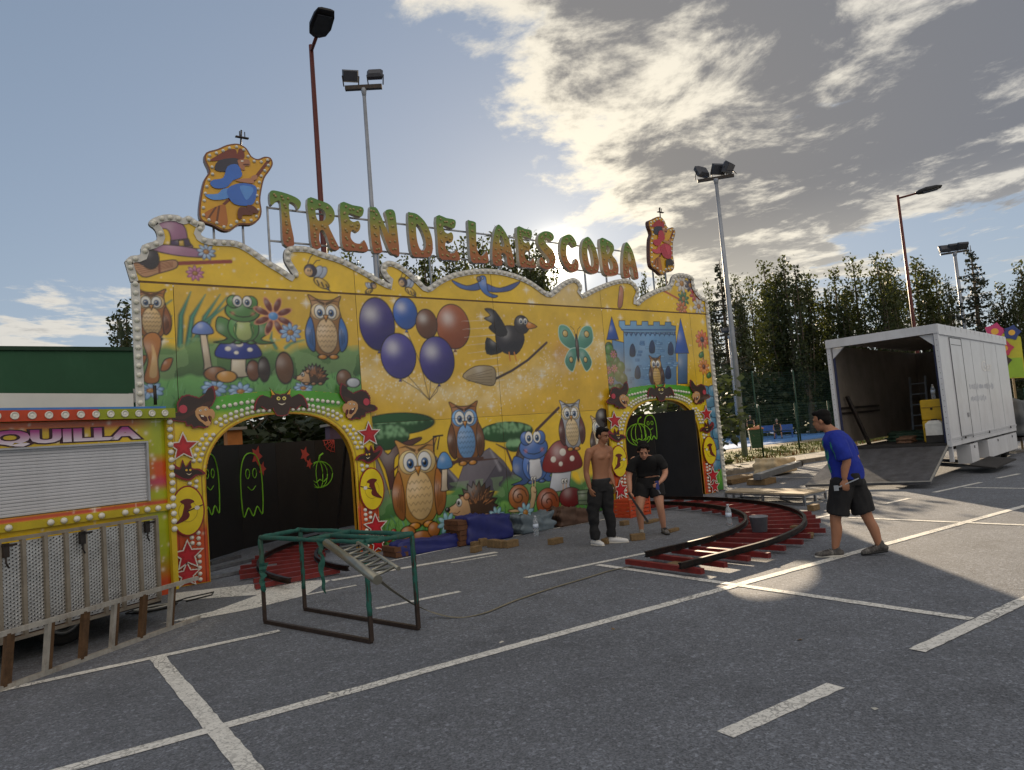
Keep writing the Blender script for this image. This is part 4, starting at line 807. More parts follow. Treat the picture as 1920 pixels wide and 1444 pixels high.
def cutout(name, layers, parent, y=10.90, th=.016, mirror=False, label=None):
    """flat board cut to an outline; every layer is a painted sheet 2 mm proud of the one below"""
    m = MB()
    for i, (pts, c) in enumerate(layers):
        pts = [(2 * CXG - p[0], p[1]) for p in pts] if mirror else list(pts)
        if i == 0: m.prism([ccw(pts)], y, y + th, col=c, edgecol=(70, 20, 20))
        else: m.prism([ccw(pts)], y - .002 * i, y - .002 * i + .0015, col=c)
    return m.build(name, CUT, parent)
Z5 = lambda l: [z5(*p) for p in l]
def shrink(pts, k): c = np.mean(pts, 0); return [tuple(c + (np.array(p) - c) * k) for p in pts]
def ellp(c, rx, rz, n=24, rot=0.0): return [(c[0] + math.cos(t) * rx * math.cos(rot) - math.sin(t) * rz * math.sin(rot), c[1] + math.cos(t) * rx * math.sin(rot) + math.sin(t) * rz * math.cos(rot)) for t in np.linspace(0, 2 * math.pi, n, endpoint=False)]
def starp(c, r, k=.45, rot=0.0): return [(c[0] + (r if i % 2 == 0 else r * k) * math.sin(rot + i * math.pi / 5), c[1] + (r if i % 2 == 0 else r * k) * math.cos(rot + i * math.pi / 5)) for i in range(10)]
def fringe(pts, amp, seed=0):
    out = []; rg = random.Random(seed); k = len(pts); c = np.mean(pts, 0)
    for i in range(k):
        a, b = np.array(pts[i]), np.array(pts[(i + 1) % k]); n = max(1, int(np.linalg.norm(b - a) / .02))
        for j in range(n):
            p = a + (b - a) * j / n; d = p - c; d = d / (np.linalg.norm(d) + 1e-9); out.append(tuple(p + d * amp * (1 if j % 2 else 0)))
    return out
hat = Z5([(52, 232), (72, 205), (118, 192), (112, 135), (138, 88), (185, 74), (262, 96), (300, 70), (318, 36), (352, 14), (366, 40), (372, 95), (352, 142), (332, 160), (330, 215), (345, 262), (325, 285), (300, 302), (258, 290), (225, 304), (205, 280), (178, 288), (165, 258), (105, 254), (70, 248)])
face = Z5([(232, 188), (246, 166), (280, 152), (316, 156), (326, 172), (350, 172), (366, 196), (364, 226), (348, 244), (342, 222), (326, 214), (318, 226), (326, 250), (340, 262), (330, 284), (306, 286), (282, 264), (258, 248), (236, 218)])
for mir in (False, True):
    cutout('witch_head', [(fringe(hat, .012), (126, 24, 38)), (shrink(hat, .93), (48, 26, 18)), (bez(Z5([(80, 222), (150, 215), (240, 165), (320, 120), (350, 128), (300, 165), (225, 205), (140, 245)])), (70, 36, 24)), (ellp(z5(152, 172), .055, .06), (196, 60, 80)), (face, (206, 156, 104)), (Z5([(254, 206), (290, 214), (312, 226), (318, 250), (300, 258), (272, 240)]), (70, 14, 14)), (Z5([(270, 212), (292, 216), (290, 226), (272, 222)]), (238, 230, 214)), (ellp(z5(268, 182), .018, .014, 10), (236, 232, 220)), (ellp(z5(303, 176), .018, .014, 10), (236, 232, 220)), (ellp(z5(270, 182), .007, .008, 8), (20, 14, 12)), (ellp(z5(305, 176), .007, .008, 8), (20, 14, 12))], gate, 10.885, mirror=mir)
    for c, r in (((155, 428), .20), ((185, 1160), .205), ((182, 1292), .17)):
        q = z5(*c); cutout('star', [(fringe(starp(q, r * 1.12), .008), (226, 222, 214)), (starp(q, r * .93), (176, 14, 30)), (starp(q, r * .5), (196, 26, 42))], gate, 10.895, mirror=mir)
    q = z5(183, 590); f = lambda x, y: (q[0] + x, q[1] + y)
    cutout('bat', [(bez([f(-.26, .08), f(-.2, .14), f(-.1, .06), f(-.06, .17), f(-.02, .07), f(.05, .15), f(.06, .04), f(.16, .02), f(.24, -.06), f(.12, -.08), f(.02, -.14), f(-.1, -.1), f(-.22, -.02)], True, 3), (130, 24, 36)), (bez([f(-.22, .07), f(-.1, .03), f(-.06, .13), f(-.02, .05), f(.05, .12), f(.05, .02), f(.14, 0), f(.2, -.06), f(.1, -.06), f(.02, -.11), f(-.08, -.08), f(-.18, 0)], True, 3), (44, 22, 16)), (ellp(f(-.015, .015), .016, .016, 10), (236, 190, 60)), (ellp(f(.035, .012), .016, .016, 10), (236, 190, 60)), (bez([f(-.02, -.03), f(.02, -.045), f(.05, -.03), f(.02, -.06)]), (226, 214, 190))], gate, 10.89, mirror=mir)
    q = z5(185, 858); f = lambda x, y: (q[0] + x, q[1] + y)
    cutout('oval_plaque', [(ellp(q, .225, .355, 32), (150, 30, 24)), (ellp(q, .205, .335, 32), (238, 214, 24)), (ellp(f(-.0, -.01), .13, .15), (196, 170, 20)), (ellp(f(0, -.01), .12, .14), (238, 214, 24)), (bez([f(-.1, .14), f(-.03, .17), f(.04, .16), f(.09, .12), f(.04, .09), f(.05, .04), f(.0, -.0), f(.02, -.06), f(-.02, -.12), f(-.17, -.17), f(-.09, -.07), f(-.06, .02), f(-.05, .09)], True, 3), (104, 24, 22)), ([f(-.02, -.02), f(.2, .055), f(.2, .07), f(-.02, .0)], (60, 30, 24)), (ellp(f(.12, .03), .035, .03, 10), (226, 222, 214))], gate, 10.888, mirror=mir)
q = (CXG, z5(820, 130)[1]); f = lambda x, y: (q[0] + x, q[1] + y)
w = [f(-.40, -.10), f(-.36, .06), f(-.27, .13), f(-.15, .08), f(-.13, .17), f(-.17, .24), f(-.07, .14), f(.07, .14), f(.17, .24), f(.13, .17), f(.15, .08), f(.27, .13), f(.36, .06), f(.40, -.10), f(.30, -.04), f(.22, -.10), f(.13, -.07), f(.08, -.18), f(-.08, -.18), f(-.13, -.07), f(-.22, -.10), f(-.30, -.04)]
cutout('bat', [(fringe(shrink(bez(w, True, 2), 1.05), .008), (150, 30, 40)), (bez(w, True, 2), (52, 28, 18)), ([f(-.09, .13), f(-.155, .22), f(-.14, .13)], (226, 170, 40)), ([f(.09, .13), f(.155, .22), f(.14, .13)], (226, 170, 40)), (ellp(f(-.045, .07), .03, .03, 12), (240, 226, 120)), (ellp(f(.045, .07), .03, .03, 12), (240, 226, 120)), (ellp(f(-.04, .07), .012, .012, 8), (20, 14, 12)), (ellp(f(.04, .07), .012, .012, 8), (20, 14, 12)), (bez([f(-.06, -.0), f(0, -.035), f(.06, 0), f(0, -.015)]), (232, 222, 200))], gate, 10.89)
g_r = copy_tree(gate, fac); g_r.location = (RX - CXG * RS, 0, 0); g_r.scale = (RS, 1, .965)
# ------------------------------------------------------------------ boards with a witch above the crest
def witch_board(label, place, cols, sx):
    """place: function zoom-pixel -> (x,z) on the plane of the board"""
    t = thing('witch_sign', label, 'sign', (place(815, 740)[0], 11.12, 5.0), 0, 'witch boards above the facade'); ox, oz = t.location.x, t.location.z
    P = lambda l: [(place(*p)[0] - ox, place(*p)[1] - oz) for p in l]
    out = bez(P([(640, 215), (720, 190), (790, 160), (870, 152), (930, 185), (965, 240), (1010, 262), (1060, 245), (1105, 255), (1120, 300), (1095, 350), (1060, 400), (1040, 480), (1030, 560), (1040, 640), (1020, 700), (960, 735), (880, 735), (820, 775), (760, 778), (690, 740), (610, 710), (587, 650), (600, 520), (625, 410), (660, 350), (628, 270)]), True, 3); out = ccw(out)
    m = MB(); m.prism([out], -.10, .0, col=(120, 66, 30), edgecol=(84, 46, 24)); m.prism([offset(out, .025)], -.104, -.101, col=(222, 168, 26)); brd = m.build('board', CUT, t)
    fig = MB(); lay = [0]
    def L_(pts, c, sm=True):
        lay[0] += 1; p = ccw(bez(P(pts), True, 3) if sm else P(pts)); fig.prism([shrink(p, 1.0)], -.106 - lay[0] * .0016, -.1055 - (lay[0] - 1) * .0016, col=c)
    dress, hi_, hatc, shoe = cols
    L_([(1085, 262), (1105, 272), (985, 430), (962, 418)], (116, 44, 26), False); L_([(850, 525), (770, 600), (755, 585), (830, 520)], (116, 44, 26), False)
    L_([(765, 590), (785, 640), (790, 740), (720, 735), (650, 700), (622, 660), (680, 620)], (186, 110, 40)); L_([(740, 600), (720, 730), (705, 728), (725, 600)], (110, 60, 26), False); L_([(715, 610), (660, 695), (648, 688), (702, 608)], (110, 60, 26), False)
    L_([(660, 280), (700, 250), (790, 200), (850, 195), (860, 230), (880, 185), (912, 220), (905, 265), (840, 262), (760, 272)], hatc)
    L_([(700, 340), (730, 275), (850, 258), (880, 290), (850, 320), (770, 355)], (34, 36, 62))
    L_([(868, 270), (935, 268), (952, 285), (950, 312), (915, 318), (915, 345), (885, 335), (870, 300)], (176, 116, 82)); L_([(905, 300), (948, 300), (940, 310), (910, 310)], (90, 40, 34)); L_([(888, 276), (904, 276), (904, 284), (888, 284)], (238, 232, 220))
    L_([(635, 520), (720, 515), (760, 480), (850, 480), (800, 545), (700, 560), (645, 540)], hi_)
    L_([(790, 320), (860, 305), (895, 370), (880, 400), (830, 420), (780, 470), (700, 475), (665, 440), (690, 415), (760, 400)], dress)
    L_([(800, 470), (880, 440), (970, 450), (1000, 480), (990, 560), (950, 600), (840, 590), (790, 520)], dress); L_([(880, 460), (960, 465), (975, 500), (930, 560), (900, 520)], hi_)
    L_([(850, 415), (960, 405), (980, 425), (970, 442), (880, 430)], (186, 126, 92)); L_([(960, 395), (995, 380), (1005, 405), (975, 420)], (186, 126, 92))
    L_([(870, 620), (920, 615), (970, 645), (965, 670), (900, 670), (890, 700), (862, 690)], shoe); L_([(930, 600), (975, 605), (1010, 640), (1000, 660), (940, 640)], shoe)
    fig.build('painted_witch', CUT, t)
    bm_ = MB()
    for p, tt in along(offset(out, .06) + [offset(out, .06)[0]], .115): bm_.lathe([(.026, 0), (.026, .012), (.018, .03), (.0001, .035)], 8, (p[0], -.104, p[1]), (0, -1, 0))
    stuff(bm_.build('bulb_ring', bulb_m, t))
    po = MB(); zb = min(p[1] for p in out)
    for x in (-.22, .22): po.bar((x, .03, -.55), (x, .03, zb + .4), .03)
    po.build('post', steel, t); zt_ = max(p[1] for p in out); xt = [p[0] for p in out if p[1] > zt_ - .02][0]
    lp = MB(); lp.tube([(xt, -.04, zt_ - .1), (xt + .03, -.04, zt_ + .26)], .014, 6); lp.box((xt + .035, -.04, zt_ + .14), (.2, .05, .018)); lp.bar((xt + .0, -.04, zt_ + .14), (xt + .0, -.04, zt_ + .24), .012); lp.bar((xt + .08, -.04, zt_ + .14), (xt + .08, -.04, zt_ + .24), .012); lp.build('spot_bracket', darksteel, t)
    return t
witch_board('yellow board with a witch in blue riding a broom, above the left crest', lambda x, y: F(220 + x / 3.84, 230 + y / 3.84, 11.02), ((44, 110, 206), (84, 150, 230), (120, 38, 28), (96, 34, 24)), 1)
a_, b_ = F(1212, 420, 11.02), F(1264, 415, 11.02)
def place_r(x, y): return (a_[0] + (x - 590) / 530 * (b_[0] - a_[0]), 6.66 - (y - 152) / 626 * 1.42)
witch_board('yellow board with a witch in pink riding a broom, above the right crest', place_r, ((186, 44, 70), (206, 70, 90), (170, 40, 50), (36, 32, 36)), 1)
# ------------------------------------------------------------------ letters
LET = {
 'T': [[(0, .76), (0, .93), (.08, 1), (.32, 1), (.62, .97), (.88, .92), (1, .85), (.98, .76), (.90, .70), (.82, .79), (.62, .81), (.61, .5), (.70, 0), (.36, 0), (.34, .4), (.33, .79), (.2, .80), (.07, .72)]],
 'R': [[(.02, 1), (.45, .985), (.76, .93), (.91, .8), (.90, .64), (.78, .53), (.68, .48), (.86, .22), (1, 0), (.72, 0), (.6, .24), (.48, .37), (.37, .33), (.33, .15), (.37, 0), (.07, 0), (.03, .5)], [(.29, .80), (.48, .82), (.60, .74), (.58, .61), (.44, .555), (.31, .58), (.26, .70)]],
 'E': [[(.03, 1), (.5, .985), (.92, .96), (.88, .79), (.72, .76), (.34, .80), (.35, .67), (.5, .62), (.68, .66), (.76, .58), (.73, .48), (.62, .41), (.45, .45), (.36, .38), (.35, .26), (.5, .17), (.74, .17), (.88, .25), (1, .02), (.5, 0), (.03, .03), (.0, .5)]],
 'N': [[(.04, .97), (.12, 1), (.30, .98), (.52, .66), (.66, .45), (.64, .75), (.58, .93), (.70, 1), (.92, .98), (.97, .7), (1, .02), (.86, 0), (.66, .05), (.46, .40), (.34, .62), (.34, .3), (.38, .04), (.2, 0), (.05, .03), (0, .5)]],
 'D': [[(.05, .96), (.14, 1), (.42, .98), (.72, .84), (.92, .62), (1, .38), (.96, .14), (.8, .02), (.45, 0), (.1, .03), (.02, .5)], [(.37, .76), (.55, .66), (.68, .45), (.70, .28), (.60, .16), (.46, .17), (.36, .32), (.33, .55)]],
 'L': [[(.02, .97), (.12, 1), (.42, .98), (.46, .9), (.40, .5), (.44, .25), (.62, .17), (.84, .23), (.98, .3), (1, .03), (.5, 0), (.03, .02), (0, .5)]],
 'A': [[(.42, 1), (.58, .93), (.78, .74), (.92, .42), (1, 0), (.70, 0), (.66, .22), (.55, .30), (.44, .29), (.40, .2), (.42, 0), (.02, 0), (.04, .42), (.18, .78), (.32, .95)], [(.46, .74), (.55, .66), (.60, .49), (.50, .455), (.40, .48), (.40, .62)]],
 'S': [[(.86, .76), (.98, .86), (.9, .96), (.66, 1), (.36, .97), (.10, .84), (.05, .66), (.2, .5), (.46, .36), (.60, .25), (.52, .16), (.34, .19), (.18, .30), (.04, .22), (.06, .07), (.3, 0), (.62, .01), (.90, .14), (1, .32), (.86, .50), (.6, .62), (.42, .74), (.48, .83), (.66, .80)]],
 'C': [[(.62, 1), (.85, .93), (1, .78), (.93, .68), (.78, .69), (.66, .78), (.54, .78), (.42, .68), (.36, .48), (.44, .28), (.6, .20), (.78, .26), (.86, .36), (1, .28), (.98, .1), (.76, 0), (.44, .02), (.18, .16), (.03, .40), (.06, .66), (.24, .9)]],
 'O': [[(.44, 1), (.66, .93), (.86, .74), (.98, .45), (.97, .18), (.82, .03), (.52, 0), (.2, .08), (.04, .32), (.03, .6), (.16, .86)], [(.46, .80), (.62, .64), (.68, .42), (.66, .24), (.54, .18), (.42, .26), (.36, .48), (.38, .68)]],
 'B': [[(.03, 1), (.5, .98), (.8, .88), (.82, .72), (.68, .58), (.9, .44), (1, .24), (.92, .06), (.66, 0), (.1, .02), (.0, .5)], [(.36, .82), (.52, .80), (.56, .72), (.48, .62), (.36, .6)], [(.38, .44), (.56, .42), (.66, .28), (.6, .18), (.42, .17)]]}
sg = thing('letter_sign', 'row of bulb studded letters reading TREN DE LA ESCOBA above the facade', 'sign', (3.6, 11.15, 4.5))
spans = [('T', 510, 568), ('R', 580, 635), ('E', 641, 689), ('N', 695, 748), ('D', 766, 812), ('E', 820, 861), ('L', 879, 914), ('A', 920, 963), ('E', 970, 1003), ('S', 1006, 1043), ('C', 1047, 1084), ('O', 1087, 1123), ('B', 1124, 1159), ('A', 1162, 1195)]
LETM = paintmat('letter_enamel', 0.4, coat=0.2, dirt=0.15)
def letter_colour(z):
    stops = [(0, (158, 84, 46)), (.28, (166, 104, 46)), (.5, (168, 136, 46)), (.7, (128, 138, 46)), (1, (76, 132, 48))]
    for (a, c0), (b, c1) in zip(stops[:-1], stops[1:]):
        if z <= b: t = (z - a) / (b - a); return tuple(np.array(c0) * (1 - t) + np.array(c1) * t)
    return stops[-1][1]
for ch, p0, p1 in spans:
    x0, x1 = F(p0, 440, 11.1)[0] - 3.6, F(p1, 440 + (p1 - 500) * .08, 11.1)[0] - 3.6; zb = 5.13 - 4.5; zt_ = zb + (.87 if ch == 'T' else .82)
    loops = []
    for i, l in enumerate(LET[ch]):
        q = ccw(bez(l, True, 3)); loops.append([(x0 + u * (x1 - x0), zb + v * (zt_ - zb)) for u, v in (q if i == 0 else q[::-1])])
    m = MB(); m.prism(loops, -.05, .05); n0 = len(m.f)
    # finer fill so the painted gradient is smooth: slice the face vertically
    bm = bmesh.new(); vs = [bm.verts.new(v) for v in m.v]
    for f_ in m.f:
        try: bm.faces.new([vs[i] for i in f_])
        except ValueError: pass
    bmesh.ops.remove_doubles(bm, verts=bm.verts, dist=1e-5)
    for k in range(1, 12): bmesh.ops.bisect_plane(bm, geom=bm.verts[:] + bm.edges[:] + bm.faces[:], plane_co=(0, 0, zb + (zt_ - zb) * k / 12), plane_no=(0, 0, 1))
    bm.normal_update(); me = bpy.data.meshes.new('letter'); bm.to_mesh(me); bm.free(); me.materials.append(LETM)
    at = me.color_attributes.new('Col', 'FLOAT_COLOR', 'CORNER'); buf = []
    for pol in me.polygons:
        front = pol.normal.y < -.5
        for vi in pol.vertices:
            z = (me.vertices[vi].co.z - zb) / (zt_ - zb); c = lin(letter_colour(max(0, min(1, z)))) if front else lin((176, 172, 160)); buf += [*c, 1.0]
    at.data.foreach_set('color', buf); lo = ob('letter', me, sg)
    bb = MB(); inn = inpoly(loops[0]); hol = [inpoly(h) for h in loops[1:]]; nx, nz = max(3, int((x1 - x0) / .125)), 8
    mid = offset(loops[0], .075)
    for (p, t) in along(mid + [mid[0]], .14):
        xx, zz = np.array([p[0]]), np.array([p[1]]); dmin = min(np.hypot(p[0] - a[0], p[1] - a[1]) for l in loops for a in l)
        if inn(xx, zz)[0] and not any(h(xx, zz)[0] for h in hol) and dmin > .045: bb.lathe([(.022, 0), (.022, .008), (.016, .018), (.0001, .022)], 8, (p[0], -.05, p[1]), (0, -1, 0))
    if bb.v: stuff(bb.build('bulb_set', mat('amber_bulb', (168, 150, 104), .3, var=.1), lo))
fm = MB()
for z in (.70, 1.25): fm.bar((.02, .085, z), (8.45, .085, z + .02), .028)
for x in (.03, 1.95, 3.0, 4.6, 6.9, 7.55, 8.3): fm.bar((x, .085, -.05), (x, .085, 1.27 if x < .5 else .72), .03)
fm.build('frame', steel, sg)
# ------------------------------------------------------------------ black walls inside the ride
ccx, ccy = 7.3, 9.75
wl = thing('ride_wall', 'curved black panel wall inside the ride with glowing green drawings', 'wall', (ccx, ccy, 0))
neon = {'g': mat('neon_green', (150, 226, 60), .6, var=.1), 'r': mat('neon_red', (214, 84, 70), .6, var=.15)}
def wall_panel(a0, a1, r_=5.6, h=1.98):
    p = Vector((math.cos(a0) * r_, math.sin(a0) * r_, 0)); q = Vector((math.cos(a1) * r_, math.sin(a1) * r_, 0)); d = (q - p); l = d.length; d.normalize(); n = Vector((-d.y, d.x, 0))
    if n.dot(p) > 0: n = -n
    o = MB().bar(p + Vector((0, 0, h / 2 + .015)) + d * .004, q + Vector((0, 0, h / 2 + .015)) - d * .004, .03, h).build('wall_panel', black_m, wl)
    return p, d, n, l, o
def draw(o, p, d, n, c, kind, key, k=1.0):
    m = MB(); 
    def P(u, v): return p + d * (c[0] + u * k) + Vector((0, 0, c[1] + v * k)) + n * .021
    if kind == 'ghost':
        pts = bez([(-.22, -.5), (-.24, .1), (-.12, .42), (.12, .42), (.24, .1), (.22, -.5), (.1, -.38), (0, -.52), (-.1, -.38)], True, 4); m.tube([P(*q) for q in pts + [pts[0]]], .013, 5)
        for s in (-1, 1): e = ellp((s * .08, .14), .045, .075, 10); m.tube([P(*q) for q in e + [e[0]]], .010, 4)
        m.tube([P(*q) for q in bez([(-.09, -.06), (0, -.12), (.09, -.06)], False, 4)], .010, 4)
    elif kind == 'pumpkin':
        for rx in (.28, .17, .07): e = ellp((0, 0), rx, .24, 18); m.tube([P(*q) for q in e + [e[0]]], .011, 4)
        m.tube([P(0, .24), P(.03, .34), P(.1, .38)], .02, 5)
        m.tube([P(*q) for q in [(-.16, -.08), (-.08, -.14), (0, -.09), (.08, -.14), (.16, -.08)]], .014, 4)
    elif kind == 'web':
        for i in range(5): a = rad(180 + 22.5 * i); m.tube([P(0, 0), P(.36 * math.cos(a), .36 * math.sin(a))], .009, 4)
        for r_ in (.12, .22, .33): m.tube([P(r_ * math.cos(rad(180 + 22.5 * i)), r_ * math.sin(rad(180 + 22.5 * i))) for i in range(5)], .009, 4)
    elif kind == 'leafs':
        for u, v, s in ((0, 0, 1), (.14, -.2, .7)):
            pts = starp((u, v), .17 * s, .5, .4); pts = [(x, y * 1.3) for x, y in pts]; t = tessellate_polygon([[Vector((*q, 0)) for q in pts]]); m.add([P(*q) for q in pts], t)
    m.build('wall_drawing', neon[key], o)
def neon_place(px, py, pans):
    """where the line of sight meets the wall panels"""
    r = ray(px, py); best = None
    for (p, d, n, l, o) in pans:
        P0 = np.array([p.x + ccx, p.y + ccy]); nn = np.array([n.x, n.y]); t = nn @ P0 / (nn @ r[:2])
        if t <= 0: continue
        h = r * t; u = (h[:2] - P0) @ np.array([d.x, d.y])
        if 0 <= u <= l and h[1] > 11: best = (p, d, n, o, (u, h[2] + CAMH))
    return best
pans = []; NP = 13; A0, A1 = rad(152), rad(8)
for i in range(NP): pans.append(wall_panel(A0 + (A1 - A0) * i / NP, A0 + (A1 - A0) * (i + 1) / NP))
for px, py, kd, key, k in ((470, 905, 'ghost', 'g', 1.25), (598, 890, 'pumpkin', 'g', 1.2), (480, 855, 'leafs', 'r', 1), (570, 852, 'leafs', 'r', .8), (625, 825, 'web', 'r', .8), (392, 905, 'ghost', 'g', 1.1), (1198, 815, 'pumpkin', 'g', 1.1), (1220, 800, 'ghost', 'g', .6)):
    b_ = neon_place(px, py, pans)
    if b_: draw(b_[3], b_[0], b_[1], b_[2], b_[4], kd, key, k)
pr = MB()
for a in np.linspace(rad(25), rad(150), 8): x, y = math.cos(a) * 5.68, math.sin(a) * 5.68; pr.bar((x, y, 0), (x, y, 1.95), .05); 
pr.build('wall_post', darksteel, wl)
pil = thing('orange_pillar', 'short orange wooden pillar with pale cap behind the black wall', 'pillar', (*G(438, 860, 1.55), 0)) if False else None
# ------------------------------------------------------------------ tracks
railm = mat('rail_steel', (44, 42, 42), 0.42, 0.75, var=0.3, vscale=10, dirt=((110, 74, 50), 0.45)); red = mat('red_oxide_paint', (112, 28, 26), 0.55, var=0.3, vscale=9, dirt=((70, 44, 38), 0.75))
def track(name, label, a0, a1, lead, step=0.072, zr=.14):
    t = thing(name, label, 'track', (ccx, ccy, 0))
    for r_ in (4.37, 3.53):
        pts = [(math.cos(a) * r_, math.sin(a) * r_, zr) for a in np.linspace(a0, a1, 48)]
        if lead: pts = [(-lead + (.35 if r_ < 4 else 0), pts[0][1], zr)] + pts
        m = MB(); k = len(pts); prof = [(-.03, -.045), (.03, -.045), (.03, -.039), (.008, -.033), (.008, .008), (.022, .012), (.022, .025), (-.022, .025), (-.022, .012), (-.008, .008), (-.008, -.033), (-.03, -.039)]; n = len(prof); vs = []
        for i, p in enumerate(pts):
            d = (Vector(pts[min(i + 1, k - 1)]) - Vector(pts[max(i - 1, 0)])).normalized(); s = Vector((-d.y, d.x, 0))
            for u, v in prof: vs.append(Vector(p) + s * u + Vector((0, 0, v)))
        m.add(vs, [(i * n + j, (i + 1) * n + j, (i + 1) * n + (j + 1) % n, i * n + (j + 1) % n) for i in range(k - 1) for j in range(n)] + [list(range(n)), [(k - 1) * n + j for j in range(n)][::-1]]); m.build('rail', railm, t)
    sl_ = MB().box((0, 0, 0), (1.16, .065, .06)).mesh('sleeper', red)
    a = a0
    while a < a1:
        rr = 4.0 + random.choice((-.03, .0, .05, .08)) + random.uniform(-.02, .02); o = ob('sleeper', sl_, t, (math.cos(a) * rr, math.sin(a) * rr, zr - .076), a + random.uniform(-.05, .05)); a += step
    x = -.25
    while lead and x > -lead: o = ob('sleeper', sl_, t, (x, -3.97, zr - .076), math.pi / 2 + random.uniform(-.08, .08)); x -= .42
    return t
random.seed(5)
track('ride_track', 'curved black rails on red sleepers sweeping out of the right arch', rad(-90), rad(14), 1.25, .105, .145)
track('ride_track', 'curved black rails on red sleepers inside the large left arch', rad(122), rad(188), 0, .105, .125)

# ================================================================== TICKET BOOTH (left)
def text_mesh(txt, size, ext=0.004, off=0.0, name='lettering', sx=1.0):
    cu = bpy.data.curves.new(name, 'FONT'); cu.body = txt; cu.size = size; cu.extrude = ext; cu.offset = off; cu.resolution_u = 3
    o = bpy.data.objects.new(name, cu); COL.objects.link(o); dg = bpy.context.evaluated_depsgraph_get(); me = bpy.data.meshes.new_from_object(o.evaluated_get(dg)); bpy.data.objects.remove(o); bpy.data.curves.remove(cu); me.name = name
    return me
BU = Vector((.942, .336, 0)); BN = Vector((-.336, .942, 0)); BRZ = math.atan2(BU.y, BU.x)
booth = thing('ticket_booth', 'orange and yellow ticket booth trailer with closed white roller shutter at left', 'booth', (1.55, 8.7, 0), BRZ)
# local frame: x along the front (0 = right end, negative to the left), y into the booth
def paint_booth(A):
    x, z = A.X, A.Z; a = np.clip((x + .45) / .3, 0, 1)[:, None]; n = vnoise(x, z, 3.5, 21)[:, None]
    base = lin((226, 190, 30)) * (1 - a) + lin((176, 190, 34)) * a
    t = np.clip((z - 2.12) / .06, 0, 1)[:, None] * (1 - a); base = base * (1 - t) + lin((206, 90, 30)) * t
    o = np.clip((1.86 - z) / .12, 0, 1)[:, None] * np.clip((z - 1.45) / .1, 0, 1)[:, None] * a; base = base * (1 - o) + lin((212, 84, 34)) * o
    o = np.clip((1.62 - z) / .08, 0, 1)[:, None] * np.clip((z - 1.42) / .1, 0, 1)[:, None]; base = base * (1 - o * .8) + lin((196, 60, 110)) * o * .8
    o = np.exp(-((z - 1.31) / .03) ** 2)[:, None]; base = base * (1 - o) + (lin((196, 70, 70)) * n + lin((214, 96, 30)) * (1 - n)) * o
    o = np.clip((.75 - z) / .3, 0, 1)[:, None]; base = base * (1 - o) + lin((206, 78, 36)) * o
    A.c[:] = base * (.85 + .25 * n)
    rg = random.Random(2)
    for k in range(260):
        q = (rg.uniform(-3, 0), rg.uniform(.4, 2.3)); A.glow(q, rg.choice((.008, .012, .02)), (255, 244, 226), .7)
        if k % 14 == 0: A.stroke([(q[0] - .05, q[1]), (q[0] + .05, q[1])], .006, (255, 250, 240), .7); A.stroke([(q[0], q[1] - .05), (q[0], q[1] + .05)], .006, (255, 250, 240), .7)
_st = STEP; STEP = 0.011
grid_panel('front_panel', -3.0, -.004, .30, 2.232, 0.0, paint_booth, booth, lambda x, z: ~((x < -.27) & (x > -2.7) & (z > 1.34) & (z < 1.99)))
STEP = _st
by = mat('booth_yellow', (206, 178, 34), .4, var=.12, dirt=((120, 90, 40), .3)); bo = mat('booth_orange', (196, 66, 24), .4, var=.15, dirt=((120, 50, 30), .3))
MB().box((-1.5, 1.1, 1.26), (2.98, 2.16, 1.92)).build('body', by, booth)
rf = MB().box((-1.5, 1.1, 2.285), (3.06, 2.4, .10)).build('roof', mat('booth_green', (120, 140, 30), .4, var=.1), booth)
MB().box((-1.9, -.115, 2.285), (2.2, .03, .106)).build('fascia', bo, rf); MB().box((-.385, -.115, 2.285), (.82, .03, .106)).build('fascia', mat('fascia_green', (150, 160, 24), .4), rf)
fb = MB().lathe([(.037, 0), (.037, .012), (.03, .018), (.027, .006), (.012, .014), (.0001, .016)], 16, axis=(0, -1, 0)).mesh('bulb', bulb_m)
for i in range(17): ob('bulb', fb, booth, (-.10 - i * .145, -.131, 2.285))
MB().bar((-3, -.06, 2.352), (-.06, -.06, 2.352), .06, .022).build('blue_rail', mat('blue_rail', (70, 130, 206), .4), booth)
MB().box((-1.68, .05, 2.44), (2.66, .03, .15)).build('roof_board', mat('bare_aluminium', (214, 210, 202), .3, .25, var=.08, vscale=2), booth)
fl = MB().box((-1.485, -.03, 1.98), (2.46, .05, .018)); fl.box((-.262, -.02, 1.665), (.02, .06, .65)); fl.build('shutter_frame', mat('alu_frame', (176, 178, 182), .4, .5), booth)
slm = MB(); slm.add([(-1.22, .006, -.016), (1.22, .006, -.016), (1.22, -.004, -.010), (-1.22, -.004, -.010), (1.22, -.006, .006), (-1.22, -.006, .006), (1.22, .006, .0145), (-1.22, .006, .0145)], [(0, 1, 2, 3), (3, 2, 4, 5), (5, 4, 6, 7)]); slm = slm.mesh('shutter_slat', mat('shutter_white', (206, 208, 214), .38, var=.06, vscale=3, dirt=((150, 146, 140), .25)))
for i in range(20): ob('shutter_slat', slm, booth, (-1.49, -.004 + random.uniform(-.0012, .0012), 1.358 + i * .0318)).rotation_euler = (random.uniform(-.06, .06), 0, random.uniform(-.0006, .0006))
MB().box((-1.49, .02, 1.665), (2.46, .02, .66)).build('shutter_back', mat('dark_gap', (40, 40, 44), .8), booth)
st = MB().box((-1.5, -.022, 1.25), (3.0, .045, .075)).build('bulb_strip', mat('strip_yellow', (190, 170, 30), .4, var=.15), booth)
for i in [k for k in range(24) if k not in (5, 11, 12)]: ob('bulb', BULBS, booth, (-.06 - i * .118, -.046, 1.25)); 
rt = MB().bar((-.012, -.03, .34), (-.012, -.03, 2.22), .05, .06).build('corner_post', by, booth)
